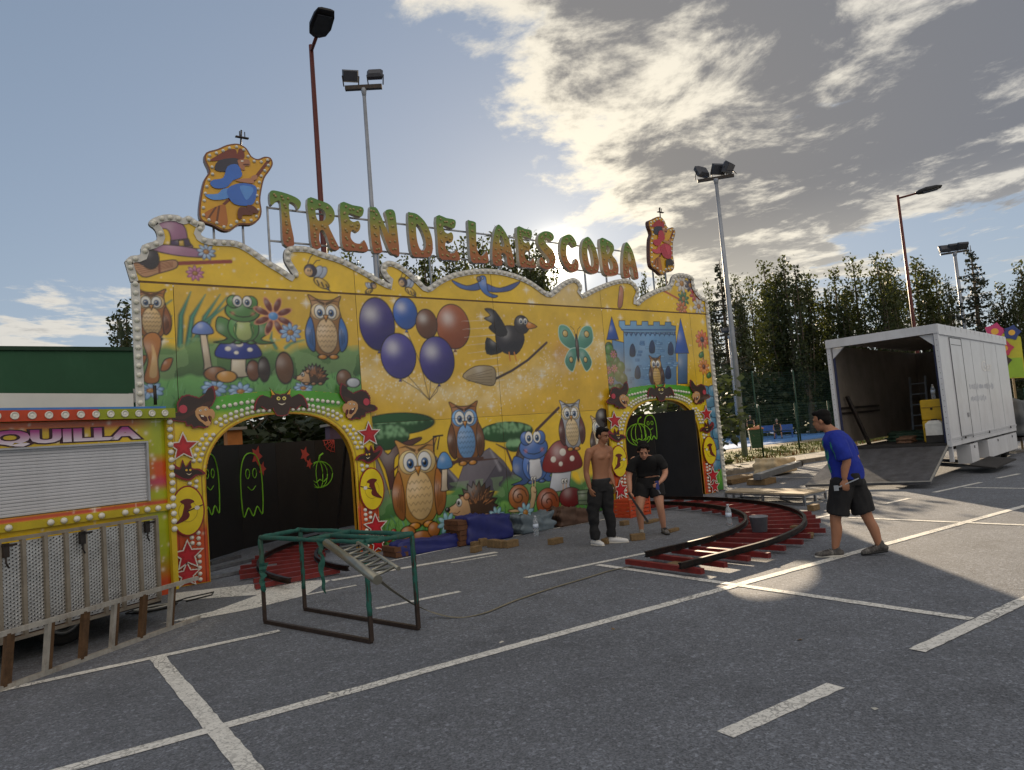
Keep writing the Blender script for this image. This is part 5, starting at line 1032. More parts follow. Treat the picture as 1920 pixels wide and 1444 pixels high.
for i in range(15): ob('bulb', BULBS, booth, (-.012, -.062, 1.0 + i * .085))
# lettering: the visible end of the word
lt = text_mesh('TAQUILLA', .205, .003, .0105)
xs = [v.co.x for v in lt.vertices]; w_ = max(xs) - min(xs)
lm_ = mat('letter_pink_white', (222, 180, 216), .35, var=.03)
nt = lm_.node_tree; tcn = nt.nodes.new('ShaderNodeTexCoord'); sp = nt.nodes.new('ShaderNodeSeparateXYZ'); nt.links.new(tcn.outputs['Generated'], sp.inputs[0])
rp = nt.nodes.new('ShaderNodeValToRGB'); rp.color_ramp.elements[0].color = (*lin((228, 220, 232)), 1); rp.color_ramp.elements[0].position = .1; rp.color_ramp.elements[1].color = (*lin((176, 66, 146)), 1); rp.color_ramp.elements[1].position = .95
nt.links.new(sp.outputs[1], rp.inputs[0]); nt.links.new(rp.outputs[0], nt.nodes['Principled BSDF'].inputs['Base Color'])
lt.materials.clear(); lt.materials.append(lm_)
lo_ = ob('lettering', lt, booth, (-.31, -.009, 2.03)); lo_.rotation_euler = (rad(90), 0, 0); kx = 1.92 / w_; lo_.scale = (kx, .82, 1); lo_.location.x = -.31 - max(xs) * kx
lb = text_mesh('TAQUILLA', .205, .002, .024, 'lettering_outline'); lb.materials.clear(); lb.materials.append(mat('letter_outline', (60, 26, 40), .5)); l2_ = ob('lettering_outline', lb, booth, (lo_.location.x, -.005, 2.03)); l2_.rotation_euler = (rad(90), 0, 0); l2_.scale = (kx, .82, 1)
def wheel(parent, loc, r=.3, w=.2, axis=(0, -1, 0), name='wheel'):
    ty = MB().lathe([(r * .62, -w / 2), (r * .9, -w / 2), (r, -w * .36), (r, w * .36), (r * .9, w / 2), (r * .62, w / 2), (r * .6, w * .3)], 28, axis=axis).build(name, mat('tyre', (34, 33, 33), .85, var=.2), parent); ty.location = loc
    MB().lathe([(r * .6, w * .18), (r * .62, w * .46), (r * .5, w * .42), (r * .44, w * .2), (r * .2, w * .28), (r * .18, w * .4), (.0001, w * .42)], 24, axis=axis).build('rim', mat('wheel_rim', (150, 150, 150), .4, .6, dirt=((70, 60, 50), .5)), ty); return ty
wheel(booth, (-1.02, .32, .27), .27, .18)
MB().box((-1.5, .9, .24), (2.9, 1.4, .10)).build('chassis', darksteel, booth)
MB().tube([(-.06, .12, 2.40), (-.06, .12, 2.62)], .02, 6).build('spotlight_post', darksteel, booth)
# perforated ramp decks standing in front of the booth
rp_ = thing('folded_ramp', 'upright perforated aluminium ramp decks leaning in front of the ticket booth', 'ramp', (1.5, 8.45, 0), math.atan2(.85, 1.53))
ribs = [-2.2, -1.98, -1.74, -1.54, -1.35, -1.16, -.98, -.79, -.6, -.4, -.2]
alu = mat('tread_aluminium', (206, 207, 208), .34, .7, var=.16, vscale=7, bump=.15, bscale=50, dirt=((110, 100, 88), .45)); hole = mat('hole_dark', (30, 28, 26), .9)
for a, b in zip(ribs[:-1], ribs[1:]):
    w_ = b - a - .03; pl_ = MB().box(((a + b) / 2, 0, .745), (w_, .012, .80)).build('deck_plank', alu, rp_); d = MB(); h_ = MB(); nx = 6; nz = 24
    for i in range(nx):
        for j in range(nz):
            x = a + .015 + (i + .5) * w_ / nx; z = .36 + (j + (.25 if i % 2 else .75)) * .78 / nz
            d.lathe([(.0122, 0), (.0108, .006), (.0075, .0065)], 7, (x, -.006, z), (0, -1, 0)); h_.lathe([(.0072, 0), (.0001, .0002)], 7, (x, -.0125, z), (0, -1, 0))
    stuff(d.build('dimple_set', alu, pl_)); stuff(h_.build('hole_set', hole, pl_))
rib_m = MB().box((0, 0, 0), (.032, .05, .84)).mesh('rib', mat('rib_alu', (160, 150, 136), .45, .6, dirt=((90, 78, 64), .5)))
for a in ribs: ob('rib', rib_m, rp_, (a, -.012, .745))
er = MB(); er.bar((-2.2, -.008, 1.175), (-.18, -.008, 1.175), .035, .03); er.bar((-2.2, -.008, .318), (-.18, -.008, .318), .035, .03); er.build('edge_rail', MATS['rib_alu'], rp_)
for x in (-.33, -1.02, -1.7):
    h = MB(); h.box((x, -.045, 1.09), (.05, .03, .12)); h.box((x + .03, -.05, 1.13), (.12, .02, .02)); h.tube([(x, -.05, 1.06), (x, -.05, .98), (x + .02, -.05, .94)], .008, 5); h.build('hinge_latch', darksteel, rp_)
# low steel frame on the ground in front of the decks
tf_ = thing('ramp_frame', 'low weathered steel ladder frame standing on asphalt under the perforated ramp', 'frame', (1.41, 8.25, 0), math.atan2(1.0, 1.44))
ws = mat('worn_white_steel', (176, 172, 164), .55, .3, var=.2, vscale=12, dirt=((96, 66, 44), .6)); rs_ = mat('rusty_steel', (104, 78, 54), .7, .3, var=.35, vscale=14, dirt=((60, 44, 34), .5))
MB().bar((-2.6, -.06, .46), (.34, -.06, .46), .035, .04).build('top_rail', ws, tf_); MB().bar((-2.6, 0, .02), (.40, 0, .02), .04, .04).build('bottom_rail', ws, tf_)
for i, x in enumerate((-2.4, -2.05, -1.72, -1.37, -1.03, -.71, -.38, -.02)):
    MB().bar((x, -.0, .03), (x, -.06, .455), .045, .03).build('post', ws if i % 2 else rs_, tf_)
    MB().bar((x + .034, .0, .03), (x + .034, -.06, .47), .018, .05).build('post_flange', rs_, tf_)
cb = thing('cable_coil', 'loop of black and white cable on asphalt behind the ramp frame', 'cable', (*G(285, 1145), 0))
for k, (c, m_) in enumerate(((.16, 'black'), (.2, 'black'), (.13, 'white'))):
    pts = [(math.cos(t) * c * 1.3 + .02 * math.sin(3 * t + k), math.sin(t) * c * .7, .014 + .012 * k) for t in np.linspace(0, 6.2, 30)]; MB().tube(pts, .009, 5).build('cable', mat('cable_' + m_, (28, 28, 28) if m_ == 'black' else (190, 188, 180), .6), cb)
MB().tube([(.1, .08, .012), (.45, .35, .012), (.8, .42, .012), (.72, .22, .012), (.4, .12, .012)], .010, 5).build('cable', MATS['cable_black'], cb)
# green pelota wall far left
gw = thing('green_wall', 'tall plain dark green court wall behind the ticket booth', 'wall', (-8.2, 17, 0))
MB().box((0, .2, 2.12), (22.0, .4, 4.24)).build('wall_face', mat('green_wall_paint', (34, 82, 56), .75, var=.14, vscale=.8, dirt=((70, 104, 84), .35)), gw); MB().box((0, .2, 4.28), (22.1, .5, .08)).build('coping', mat('green_coping', (30, 60, 44), .8), gw)
MB().tube([(-4, -.02, 3.22), (6, -.02, 3.2), (10.9, -.02, 3.24)], .012, 5).build('cable', MATS['cable_black'], gw)
s_ = MB(); s_.box((10.6, -.2, 3.2), (.26, .12, .2)); s_.bar((10.6, -.14, 3.3), (10.6, 0, 3.4), .04); s_.build('floodlight', mat('lamp_grey', (150, 150, 150), .5), gw)

# ================================================================== LAMPS
lampm = mat('lamp_red_pole', (92, 40, 34), .5, .2, var=.12); lampb = mat('lamp_black', (24, 24, 28), .5, .2); greyp = mat('grey_pole', (150, 156, 166), .5, .3, var=.15, vscale=3, dirt=((80, 80, 84), .45)); glass = mat('lamp_glass', (60, 62, 70), .15, spec=.8)
def at_h(px, py, Z):
    r = ray(px, py); t = (Z - CAMH) / r[2]; return (float(r[0] * t), float(r[1] * t))
def street_lamp(label, px, py, Z, adir, tilt, al):
    x, y = at_h(px, py, Z); t = thing('street_lamp', label, 'street lamp', (x, y, 0), 0, 'dark red street lamps')
    MB().tube([(0, 0, 0), (0, 0, Z * .5), (0, 0, Z)], [.10, .075, .055], 12).build('pole', lampm, t); d = Vector((math.cos(adir), math.sin(adir), 0))
    e = Vector((0, 0, Z - .15)) + d * al + Vector((0, 0, tilt * al)); MB().tube([Vector((0, 0, Z - .15)), e], .045, 8).build('arm', lampm, t)
    s = d.cross(Vector((0, 0, 1))).normalized(); f_ = (d + Vector((0, 0, tilt))).normalized(); u = s.cross(f_).normalized(); m = MB(); L_ = 1.0
    prof = [(0, .07, .05), (.12, .2, .10), (.4, .26, .13), (.8, .24, .10), (1.0, .19, .04)]; vs = []
    for a, w_, h_ in prof:
        c = e + f_ * a * L_
        for q, (i, j) in enumerate(((-1, -.35), (1, -.35), (1, .3), (.55, 1), (-.55, 1), (-1, .3))): vs.append(c + s * i * w_ + u * j * h_)
    n = 6; m.add(vs, [(i * n + j, i * n + (j + 1) % n, (i + 1) * n + (j + 1) % n, (i + 1) * n + j) for i in range(4) for j in range(n)] + [list(range(n))[::-1], [4 * n + j for j in range(n)]], smooth=False); hd = m.build('lamp_head', lampb, t)
    m = MB(); c0, c1 = e + f_ * .25 - u * .05, e + f_ * .85 - u * .05; m.add([c0 - s * .18, c0 + s * .18, c1 + s * .17, c1 - s * .17, c0 - s * .18 - u * .02, c0 + s * .18 - u * .02, c1 + s * .17 - u * .02, c1 - s * .17 - u * .02], [(4, 5, 6, 7), (0, 1, 5, 4), (1, 2, 6, 5), (2, 3, 7, 6), (3, 0, 4, 7)]); m.build('glass', glass, hd); return t
street_lamp('tall dark red street lamp rising behind the letters TREN', 583, 85, 12, rad(-97), .12, .55)
street_lamp('dark red street lamp standing behind the white trailer', 1683, 366, 11, rad(-60), .10, .7)
def flood(label, px, py, Z, heads, sc=1.0, base=None, rz=0.0, thin=1.0):
    x, y = base if base else at_h(px, py, Z); t = thing('floodlight_pole', label, 'floodlight', (x, y, 0), rz, 'grey floodlight poles')
    MB().tube([(0, 0, 0), (0, 0, Z * .5), (0, 0, Z)], [.17 * thin, .14 * thin, .10 * thin], 14).build('pole', greyp, t); MB().box((0, 0, Z + .06), (1.5 * sc, .12, .12)).build('crossbar', darksteel, t)
    MB().lathe([(.09 * thin, 0), (.16 * thin, .22), (.16 * thin, .28)], 10, (0, 0, Z - .25)).build('collar', greyp, t)
    for (hx, tilt, yaw) in heads:
        h = MB(); m = Matrix.Translation((hx * sc, 0, Z + .42)) @ Matrix.Rotation(yaw, 4, 'Z') @ Matrix.Rotation(tilt, 4, 'X'); prof = [(-.28, -.20, -.11), (.28, -.20, -.11), (.28, .20, -.11), (-.28, .20, -.11), (-.33, -.24, .05), (.33, -.24, .05), (.33, .24, .05), (-.33, .24, .05), (-.24, -.16, .16), (.24, -.16, .16), (.24, .16, .16), (-.24, .16, .16)]
        h.add([m @ (Vector(p) * sc) for p in prof], [(0, 1, 2, 3)[::-1], (0, 1, 5, 4), (1, 2, 6, 5), (2, 3, 7, 6), (3, 0, 4, 7), (4, 5, 9, 8), (5, 6, 10, 9), (6, 7, 11, 10), (7, 4, 8, 11), (8, 9, 10, 11)]); hd = h.build('lamp_head', mat('flood_body', (70, 72, 80), .5, .3), t)
        g_ = MB(); g_.add([m @ (Vector(p) * sc) for p in ((-.26, -.18, -.115), (.26, -.18, -.115), (.26, .18, -.115), (-.26, .18, -.115))], [(3, 2, 1, 0)]); g_.build('glass', glass, hd)
        b = MB(); 
        for q in (-.3, .3): b.tube([m @ Vector((q * sc * 1.12, 0, 0)), (hx * sc + q * sc, 0, Z + .12)], .018, 5)
        b.build('yoke', darksteel, t)
    return t
vr = rad(-33)
flood('tall grey floodlight pole with two lamps behind the letter N', 682, 168, 12, ((-.5, rad(-60), 0.2), (.5, rad(55), 0)), .70, None, vr, .5)
flood('grey floodlight pole with painted scuffs right of the facade', 1367, 330, 11.9, ((-.55, rad(65), rad(50)), (.15, rad(-58), rad(30)), (.55, rad(-58), rad(60))), 1.0, (24.91, 18.04), rad(-50), .72)
flood('far grey floodlight pole with three lamps at right behind trailer', 1790, 475, 12, ((-.5, rad(60), .3), (0, rad(-55), .2), (.45, rad(-55), .4)), 1.15, None, rad(-60))
flood('small thin floodlight pole among the trees right of the facade', 1366, 630, 7.5, ((-.3, rad(60), .3), (.3, rad(60), .3)), .8, None, rad(-50), .55)
flood('small thin floodlight pole among the trees above the man in blue', 1515, 636, 7.5, ((-.3, rad(60), .3), (.3, rad(60), .3)), .8, None, rad(-50), .55)

# ================================================================== FENCE, COURT
fence = thing('mesh_fence', 'dark green wire mesh fence along the grass verge', 'fence', (0, 16.55, .12))
gm = mat('fence_green', (28, 62, 46), .5, .2, var=.1); pm_ = MB().tube([(0, 0, 0), (0, 0, 2.05)], .035, 8).mesh('post', gm)
xf = [19.0 + i * 2.5 for i in range(25)]
wm = MB()
for i in range(32): wm.tube([(i * .0775 + .04, 0, .06), (i * .0775 + .04, 0, 2.0)], .0028, 3, caps=False)
for z in (.06, .5, 1.0, 1.5, 2.0): wm.tube([(0, .004, z), (2.5, .004, z)], .005, 3, caps=False)
for i in range(18): wm.tube([(0, .004, .1 + i * .11), (2.5, .004, .1 + i * .11)], .0024, 3, caps=False)
wm = wm.mesh('wire_panel', gm)
for x in xf: ob('post', pm_, fence, (x, 0, 0)); ob('wire_panel', wm, fence, (x, .03, 0))
nf = thing('court_net_fence', 'taller green netting fence around the blue sports court', 'fence', (0, 23.6, .1))
pm2 = MB().tube([(0, 0, 0), (0, 0, 4.2)], .045, 8).mesh('post', gm)
wm2 = MB()
for i in range(34): wm2.tube([(i * .118, 0, .3), (i * .118, 0, 4.1)], .004, 3, caps=False)
for i in range(30): wm2.tube([(0, .004, .3 + i * .13), (4, .004, .3 + i * .13)], .004, 3, caps=False)
wm2 = wm2.mesh('net_panel', gm)
for i in range(12): ob('post', pm2, nf, (26 + i * 4, 0, 0)); ob('net_panel', wm2, nf, (26 + i * 4, .03, 0))
bx, by_ = G(1420, 842)
bn = thing('wheelie_bin', 'green wheeled bin with an orange lid on the court edge', 'bin', (bx * .90, by_ * .90, .12), rad(-50))
m = MB(); m.add([(-.26, -.28, .1), (.26, -.28, .1), (.26, .28, .1), (-.26, .28, .1), (-.33, -.36, 1.0), (.33, -.36, 1.0), (.33, .36, 1.0), (-.33, .36, 1.0)], [(0, 3, 2, 1), (4, 5, 6, 7), (0, 1, 5, 4), (1, 2, 6, 5), (2, 3, 7, 6), (3, 0, 4, 7)]); m.build('body', mat('bin_green', (40, 74, 50), .6), bn)
m = MB(); m.box((0, 0, 1.03), (.72, .78, .05)); m.add([(-.34, -.38, 1.055), (.34, -.38, 1.055), (.34, .38, 1.055), (-.34, .38, 1.055), (-.2, -.2, 1.16), (.2, -.2, 1.16), (.2, .3, 1.18), (-.2, .3, 1.18)], [(4, 5, 6, 7), (0, 1, 5, 4), (1, 2, 6, 5), (2, 3, 7, 6), (3, 0, 4, 7)]); m.build('lid', mat('bin_orange', (196, 126, 92), .6), bn)
for q in (-1, 1): wheel(bn, (q * .28, .3, .1), .1, .05, (1, 0, 0))
bl = mat('bench_blue', (52, 96, 176), .5)
for lab, px in (('blue court bench left of the sitting figure', 1447), ('blue court bench right of the sitting figure', 1478)):
    x, y = G(px, 824); b = thing('court_bench', lab, 'bench', (x * .995, y * .995 + .3, .12), rad(-52), 'blue benches on the court'); MB().box((0, 0, .44), (1.3, .4, .06)).build('seat', bl, b); MB().box((0, .2, .72), (1.3, .05, .4)).build('backrest', bl, b)
    for q in (-.55, .55): MB().box((q, 0, .205), (.08, .36, .41)).build('leg', bl, b)

# ================================================================== TRUCK TRAILER
tk = thing('box_trailer', 'white box trailer with open rear and lowered ramp at right', 'trailer', (17, 6.95, 0), math.atan2(.15, .989))
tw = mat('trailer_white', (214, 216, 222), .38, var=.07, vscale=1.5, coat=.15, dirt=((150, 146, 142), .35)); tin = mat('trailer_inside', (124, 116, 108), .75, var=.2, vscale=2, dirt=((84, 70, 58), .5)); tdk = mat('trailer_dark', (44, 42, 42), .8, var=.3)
LZ_, W_, Z0, Z1 = 7.05, 2.42, .74, 3.45
MB().box((LZ_ / 2, .02, 1.98), (LZ_ - .02, .04, 2.56)).build('side_wall', tw, tk); MB().box((LZ_ / 2, W_ - .02, (Z0 + Z1) / 2), (LZ_ - .02, .04, Z1 - Z0 - .28)).build('side_wall', tin, tk)
MB().box((LZ_ / 2, W_ / 2, Z0), (LZ_, W_ - .1, .1)).build('floor', tdk, tk); MB().box((LZ_ / 2 + .04, W_ / 2, 3.43), (LZ_, W_ + .03, .06)).build('roof', tw, tk); MB().box((LZ_ - .03, W_ / 2, 2.05), (.05, W_ - .09, 2.5)).build('front_wall', tin, tk)
MB().box((LZ_ / 2, -.012, 3.33), (LZ_ + .02, .045, .22)).build('roof_band', tw, tk); MB().box((-.015, W_ / 2, 3.35), (.05, W_ + .04, .20)).build('rear_header', tw, tk)
for y in (.03, W_ - .03): MB().box((.03, y, 2.0), (.09, .09, 2.6)).build('corner_post', tw, tk)
MB().box((.08, .11, 2.0), (.03, .05, 2.5)).build('door_seal', mat('seal_blue', (40, 46, 80), .6), tk); MB().box((.08, W_ - .11, 2.0), (.03, .05, 2.5)).build('door_seal', MATS['seal_blue'], tk)
for y, s_ in ((.1, 1), (W_ - .1, -1)):
    m = MB(); m.add([(.05, y, 3.24), (.05, y + s_ * .28, 3.24), (.05, y, 2.98), (.1, y, 3.24), (.1, y + s_ * .28, 3.24), (.1, y, 2.98)], [(0, 1, 2), (3, 5, 4), (1, 4, 5, 2)]); m.build('gusset', tw, tk)
for i in range(13): MB().box((.4 + i * .5, W_ / 2, 3.37), (.05, W_ - .1, .05)).build('roof_rib', tin, tk)
dr = MB().box((1.42, -.004, 2.0), (1.0, .02, 2.34)).build('side_door', tw, tk); m = MB()
for a, b in (((.9, .8), (.9, 3.18)), ((1.94, .8), (1.94, 3.18)), ((.9, 3.18), (1.94, 3.18)), ((1.0, 3.02), (1.86, 3.02))): m.bar((a[0], -.012, a[1]), (b[0], -.012, b[1]), .014, .012)
m.build('door_gap', mat('gap_grey', (90, 92, 98), .7), dr); MB().box((1.72, -.02, 1.35), (.14, .02, .10)).build('handle', mat('handle_grey', (150, 150, 156), .4, .5), dr)
MB().bar((.1, -.004, .86), (LZ_, -.004, .86), .02, .05).build('rub_rail', mat('rail_white', (190, 192, 198), .4), tk)
for x in (1.2, 3.6, 6.2): MB().lathe([(.035, 0), (.03, .02), (.0001, .025)], 10, (x, -.014, .84), (0, -1, 0)).build('marker_lamp', mat('marker', (40, 36, 36), .4), tk)
for i in range(14):
    m = MB(); x = .5 + i * .47 + random.uniform(-.1, .1); m.add([(x, -.0355, 3.43), (x + .04, -.0355, 3.43), (x + .03, -.0355, 3.43 - random.uniform(.08, .2))], [(0, 2, 1)]); m.build('grime_streak', mat('grime', (150, 150, 150), .7), tk)
for (x0, x1, nm) in ((1.66, 2.38, 'locker'), (3.42, 5.7, 'locker'), (5.73, 7.0, 'locker')):
    o = MB().box(((x0 + x1) / 2, .16, .42), (x1 - x0, .3, .46)).build(nm, tw, tk); MB().box(((x0 + x1) / 2, .005, .57), (.05, .02, .06)).build('latch', MATS['gap_grey'], o)
m = MB(); m.add([(1.2, 0, .2), (3.3, -.0, .24), (3.1, -.6, .17), (1.1, -.55, .13), (1.2, 0, .17), (3.3, -.0, .21), (3.1, -.6, .14), (1.1, -.55, .10)], [(0, 3, 2, 1), (4, 5, 6, 7), (0, 1, 5, 4), (1, 2, 6, 5), (2, 3, 7, 6), (3, 0, 4, 7)]); m.build('locker_flap', tdk, tk)
MB().box((3.6, W_ / 2, .56), (6.6, 1.0, .2)).build('chassis', darksteel, tk); MB().bar((.12, .05, .36), (.12, .05, .75), .08).build('stabiliser', tw, tk)
for x in (5.2, 6.3):
    for y in (.28, W_ - .28): wheel(tk, (x, y, .4), .4, .26)
m = MB(); a, b, c, d = Vector((-.02, .06, .73)), Vector((-.02, W_ - .06, .73)), Vector((-2.05, W_ + .05, .10)), Vector((-2.05, -.05, .14)); n_ = (b - a).cross(c - a).normalized(); n_ = n_ if n_.z > 0 else -n_
m.add([a, b, c, d] + [p - n_ * .05 for p in (a, b, c, d)], [(0, 1, 2, 3), (7, 6, 5, 4), (0, 4, 5, 1), (1, 5, 6, 2), (2, 6, 7, 3), (3, 7, 4, 0)]); rmp = m.build('tail_ramp', mat('ramp_plate', (104, 104, 108), .5, .5, var=.3, vscale=5, bump=.25, bscale=120, dirt=((70, 66, 62), .6)), tk)
m = MB(); m.bar(a + n_ * .012, d + n_ * .012, .03, .02); m.bar(d + n_ * .012, c + n_ * .012, .03, .02); m.build('ramp_edge', mat('ramp_edge', (186, 184, 178), .4, .5), rmp)
MB().box((-.04, .4, .6), (.05, .3, .1)).build('tail_light', mat('tail_red', (90, 20, 18), .3), tk)
# rails and racks on the inside wall
for z in (1.62, 1.75): MB().bar((.2, W_ - .07, z), (3.0, W_ - .07, z), .03, .05).build('lashing_rail', darksteel, tk)
rv = MB()
for i in range(58):
    for z in (3.2, .79): rv.lathe([(.011, 0), (.0001, .006)], 6, (.12 + i * .12, -.0005 if z < 1 else -.0005, z), (0, -1, 0))
for i in range(19):
    for y in (.03, W_ - .03): rv.lathe([(.011, 0), (.0001, .006)], 6, (-.0155, y, .85 + i * .125), (-1, 0, 0))
stuff(rv.build('rivet_rows', MATS['handle_grey'], tk))
for x in (2.9, 4.3, 5.7): MB().box((x, -.0015, 2.0), (.02, .006, 2.36)).build('panel_seam', mat('seam_grey', (176, 178, 184), .5), tk)
MB().box((-.045, 1.2, .6), (.02, .52, .12)).build('number_plate', mat('plate_white', (200, 200, 196), .4), tk); MB().box((-.04, 2.0, .6), (.05, .3, .1)).build('tail_light', mat('tail_red', (90, 20, 18), .3), tk)
sg_ = text_mesh('Gar', .5, .001, 0.002, 'faded_lettering'); sg_.materials.clear(); sg_.materials.append(mat('faded_white', (236, 236, 236), .5)); o = ob('faded_lettering', sg_, tk, (3.75, -.004, 2.42)); o.rotation_euler = (rad(90), 0, 0); o.scale = (1.5, .8, 1)
fade = MB()
random.seed(12)
for row, z in ((0, 2.02), (1, 1.72)):
    x = 2.3
    while x < 4.9 - row: h_ = random.uniform(.08, .18); fade.box((x, -.0035, z), (random.uniform(.03, .09), .003, h_)); x += random.uniform(.1, .2)
fade.build('worn_lettering', mat('faded_grey', (186, 190, 200), .45, var=.1), tk)
def tkp(x, y, z): return tk.location + Matrix.Rotation(tk.rotation_euler.z, 3, 'Z') @ Vector((x, y, z))
trz = tk.rotation_euler.z
yb = mat('yellow_tarp', (206, 166, 26), .5, var=.15, vscale=4, bump=.4, bscale=9)
for i, (z, h_) in enumerate(((.80, .50), (1.305, .48))):
    t = thing('yellow_case', ['lower yellow covered case in the trailer opening', 'upper yellow covered case stacked in the trailer opening'][i], 'case', tkp(.75, .42, z), trz, 'yellow cases in the trailer'); m = MB(); m.box((0, 0, h_ / 2), (.60, .46, h_)); me = m.mesh('cover', yb); o = ob('cover', me, t); bv = o.modifiers.new('b', 'BEVEL'); bv.width = .03; bv.segments = 2
    MB().bar((-.305, -.2, h_ * .62), (-.305, .2, h_ * .62), .012, .02).build('flap_edge', mat('yellow_dark', (150, 116, 20), .6), t); MB().lathe([(.03, 0), (.02, .02), (.0001, .022)], 8, (-.30, 0, h_ * .55), (-1, 0, 0)).build('fastener', darksteel, t)
def bottle(label, loc, h=.32, full=.35, cap=(200, 205, 215), group='water bottles'):
    t = thing('water_bottle', label, 'bottle', loc, 0, group); r = h * .14
    MB().lathe([(r * .9, 0), (r, .01), (r, h * .30), (r * .94, h * .33), (r, h * .36), (r, h * .66), (r * .8, h * .78), (r * .38, h * .9), (r * .36, h * .94)], 14).build('bottle_body', mat('clear_plastic', (225, 232, 240), .12, var=.02, trans=.75), t)
    MB().lathe([(r * .42, h * .935), (r * .42, h * 1.0), (.0001, h * 1.0)], 10).build('cap', mat('cap_%d' % cap[0], cap, .5), t); MB().lathe([(r * 1.015, h * .40), (r * 1.015, h * .60)], 14).build('label', mat('bottle_label', (206, 220, 240), .5), t); return t
bottle('clear bottle standing on top of the yellow cases', tkp(.75, .42, 1.79), .34)
jc = thing('jerry_can', 'white plastic jerry can with dark base beside the yellow cases', 'jerry can', tkp(.25, .34, .80), trz)
m = MB(); m.box((0, 0, .30), (.22, .34, .26)); m.add([(-.11, -.17, .43), (.11, -.17, .43), (.11, .17, .43), (-.11, .17, .43), (-.06, -.1, .5), (.06, -.1, .5), (.06, .1, .5), (-.06, .1, .5)], [(4, 5, 6, 7), (0, 1, 5, 4), (1, 2, 6, 5), (2, 3, 7, 6), (3, 0, 4, 7)]); m.build('can_body', mat('can_white', (210, 210, 206), .5), jc); MB().box((0, 0, .085), (.23, .36, .165)).build('base', tdk, jc); MB().bar((0, -.06, .52), (0, .06, .52), .03).build('handle', tdk, jc)
def lump(name, label, cat, loc, d, rz, m_, seed, flat=.5, amp=.06, group=None, parts=True):
    """cloth-covered bundle: rounded box with folds"""
    bm = bmesh.new(); bmesh.ops.create_cube(bm, size=1); bmesh.ops.subdivide_edges(bm, edges=bm.edges[:], cuts=11, use_grid_fill=True); rg = np.random.default_rng(seed); ph = rg.uniform(0, 6, 9)
    for v in bm.verts:
        x, y, z = v.co; rr = (abs(2 * x) ** 16 + abs(2 * y) ** 16 + abs(2 * z) ** 16) ** (1 / 16); x, y, z = x / rr, y / rr, z / rr
        fo = amp * (math.sin(x * 14 + ph[0] + 3 * math.sin(y * 5 + ph[1])) * .5 + math.sin(z * 9 + x * 6 + ph[2]) * .5 + .5 * math.sin(x * 31 + z * 13 + ph[3]) + .5 * math.sin(x * 53 - y * 21 + ph[5])); k = 1 + fo * (1 if z > -.3 else .3)
        slump = 1 + .12 * (.5 - z); v.co = (x * d[0] * k * slump, y * d[1] * k * slump, max(0, (z + .5) * d[2] * (1 + fo * .8 + .10 * math.sin(x * 5 + ph[4]))))
    me = bpy.data.meshes.new(name); bm.to_mesh(me); bm.free(); me.materials.append(m_)
    for p in me.polygons: p.use_smooth = True
    o = ob(name, me, None, loc, rz); return tag(o, label, cat, group)
lump('green_tarp', 'crumpled green tarp on the trailer floor', 'tarp', tkp(2.2, 1.4, .79), (.7, .9, .22), trz, mat('tarp_green', (60, 84, 66), .7, var=.2), 3, amp=.14)
lump('brown_rag', 'brown rag bundle on the trailer floor beside yellow cases', 'rag', tkp(.9, 1.15, .79), (.4, .3, .14), trz, mat('rag_brown', (120, 90, 70), .8), 6, amp=.14)
pk = thing('steel_prop', 'dark steel prop leaning against the inside trailer wall', 'prop', tkp(.9, 2.0, .79), trz); MB().bar((0, 0, 0), (-.35, .28, 1.25), .10, .06).build('bar', darksteel, pk); MB().bar((.25, .1, 0), (-.1, .3, 1.1), .06, .05).build('bar', darksteel, pk)
rk = thing('hub_rack', 'rack of round hubs hung on the far inside wall of the trailer', 'rack', tkp(6.7, .45, 1.6), trz); m = MB()
for y, z in ((0, .6), (.45, .7), (.9, .6), (0, .1), (.45, .05), (.9, .15)): MB().lathe([(.16, 0), (.17, .05), (.12, .06), (.11, .02), (.05, .03), (.04, .09), (.0001, .1)], 16, (0, y, z), (-1, 0, 0)).build('hub', mat('hub_metal', (130, 128, 124), .35, .7), rk)
MB().box((.03, .5, -.12), (.25, 1.4, .05)).build('shelf', tdk, rk); MB().bar((.02, 1.25, -.85), (.02, 1.25, 1.2), .05).build('upright', tin, rk)
ld = thing('trailer_ladder', 'grey ladder frame leaning inside the trailer', 'ladder', tkp(4.5, 1.6, .79), trz); 
for y in (0, .4): MB().bar((0, y, 0), (.3, y, 1.7), .05).build('stile', steel, ld)
for k in range(5): MB().bar((.05 + k * .055, 0, .3 + k * .3), (.05 + k * .055, .4, .3 + k * .3), .03).build('rung', steel, ld)
# things at the right edge
fs = thing('fair_board', 'yellow green fairground board on a pole with pink and blue flowers', 'sign', tkp(9.3, .4, 0), trz - rad(75))
MB().bar((.1, 0, 0), (.1, 0, 2.4), .06).build('pole', mat('pole_tan', (150, 130, 96), .7), fs); m = MB(); m.prism([ccw([(-.38, 2.3), (.42, 2.25), (.44, 3.55), (.2, 3.75), (-.3, 3.7)])], -.03, .0, col=(200, 196, 40), edgecol=(120, 110, 30)); m.prism([ccw([(-.36, 2.32), (.40, 2.27), (.40, 2.9), (-.36, 2.95)])], -.034, -.031, col=(150, 190, 40)); m.build('board', CUT, fs)
for (x, z, r_, c) in ((-.22, 3.82, .3, (206, 60, 120)), (.22, 3.72, .26, (44, 62, 130)), (-.02, 3.25, .26, (200, 60, 90)), (-.1, 2.85, .24, (60, 44, 40))):
    m = MB(); m.prism([starp((x, z), r_, .72, .3)], -.06, -.035, col=c); m.prism([ellp((x, z), r_ * .35, r_ * .35, 12)], -.066, -.061, col=(236, 180, 60)); m.build('flower', CUT, fs)
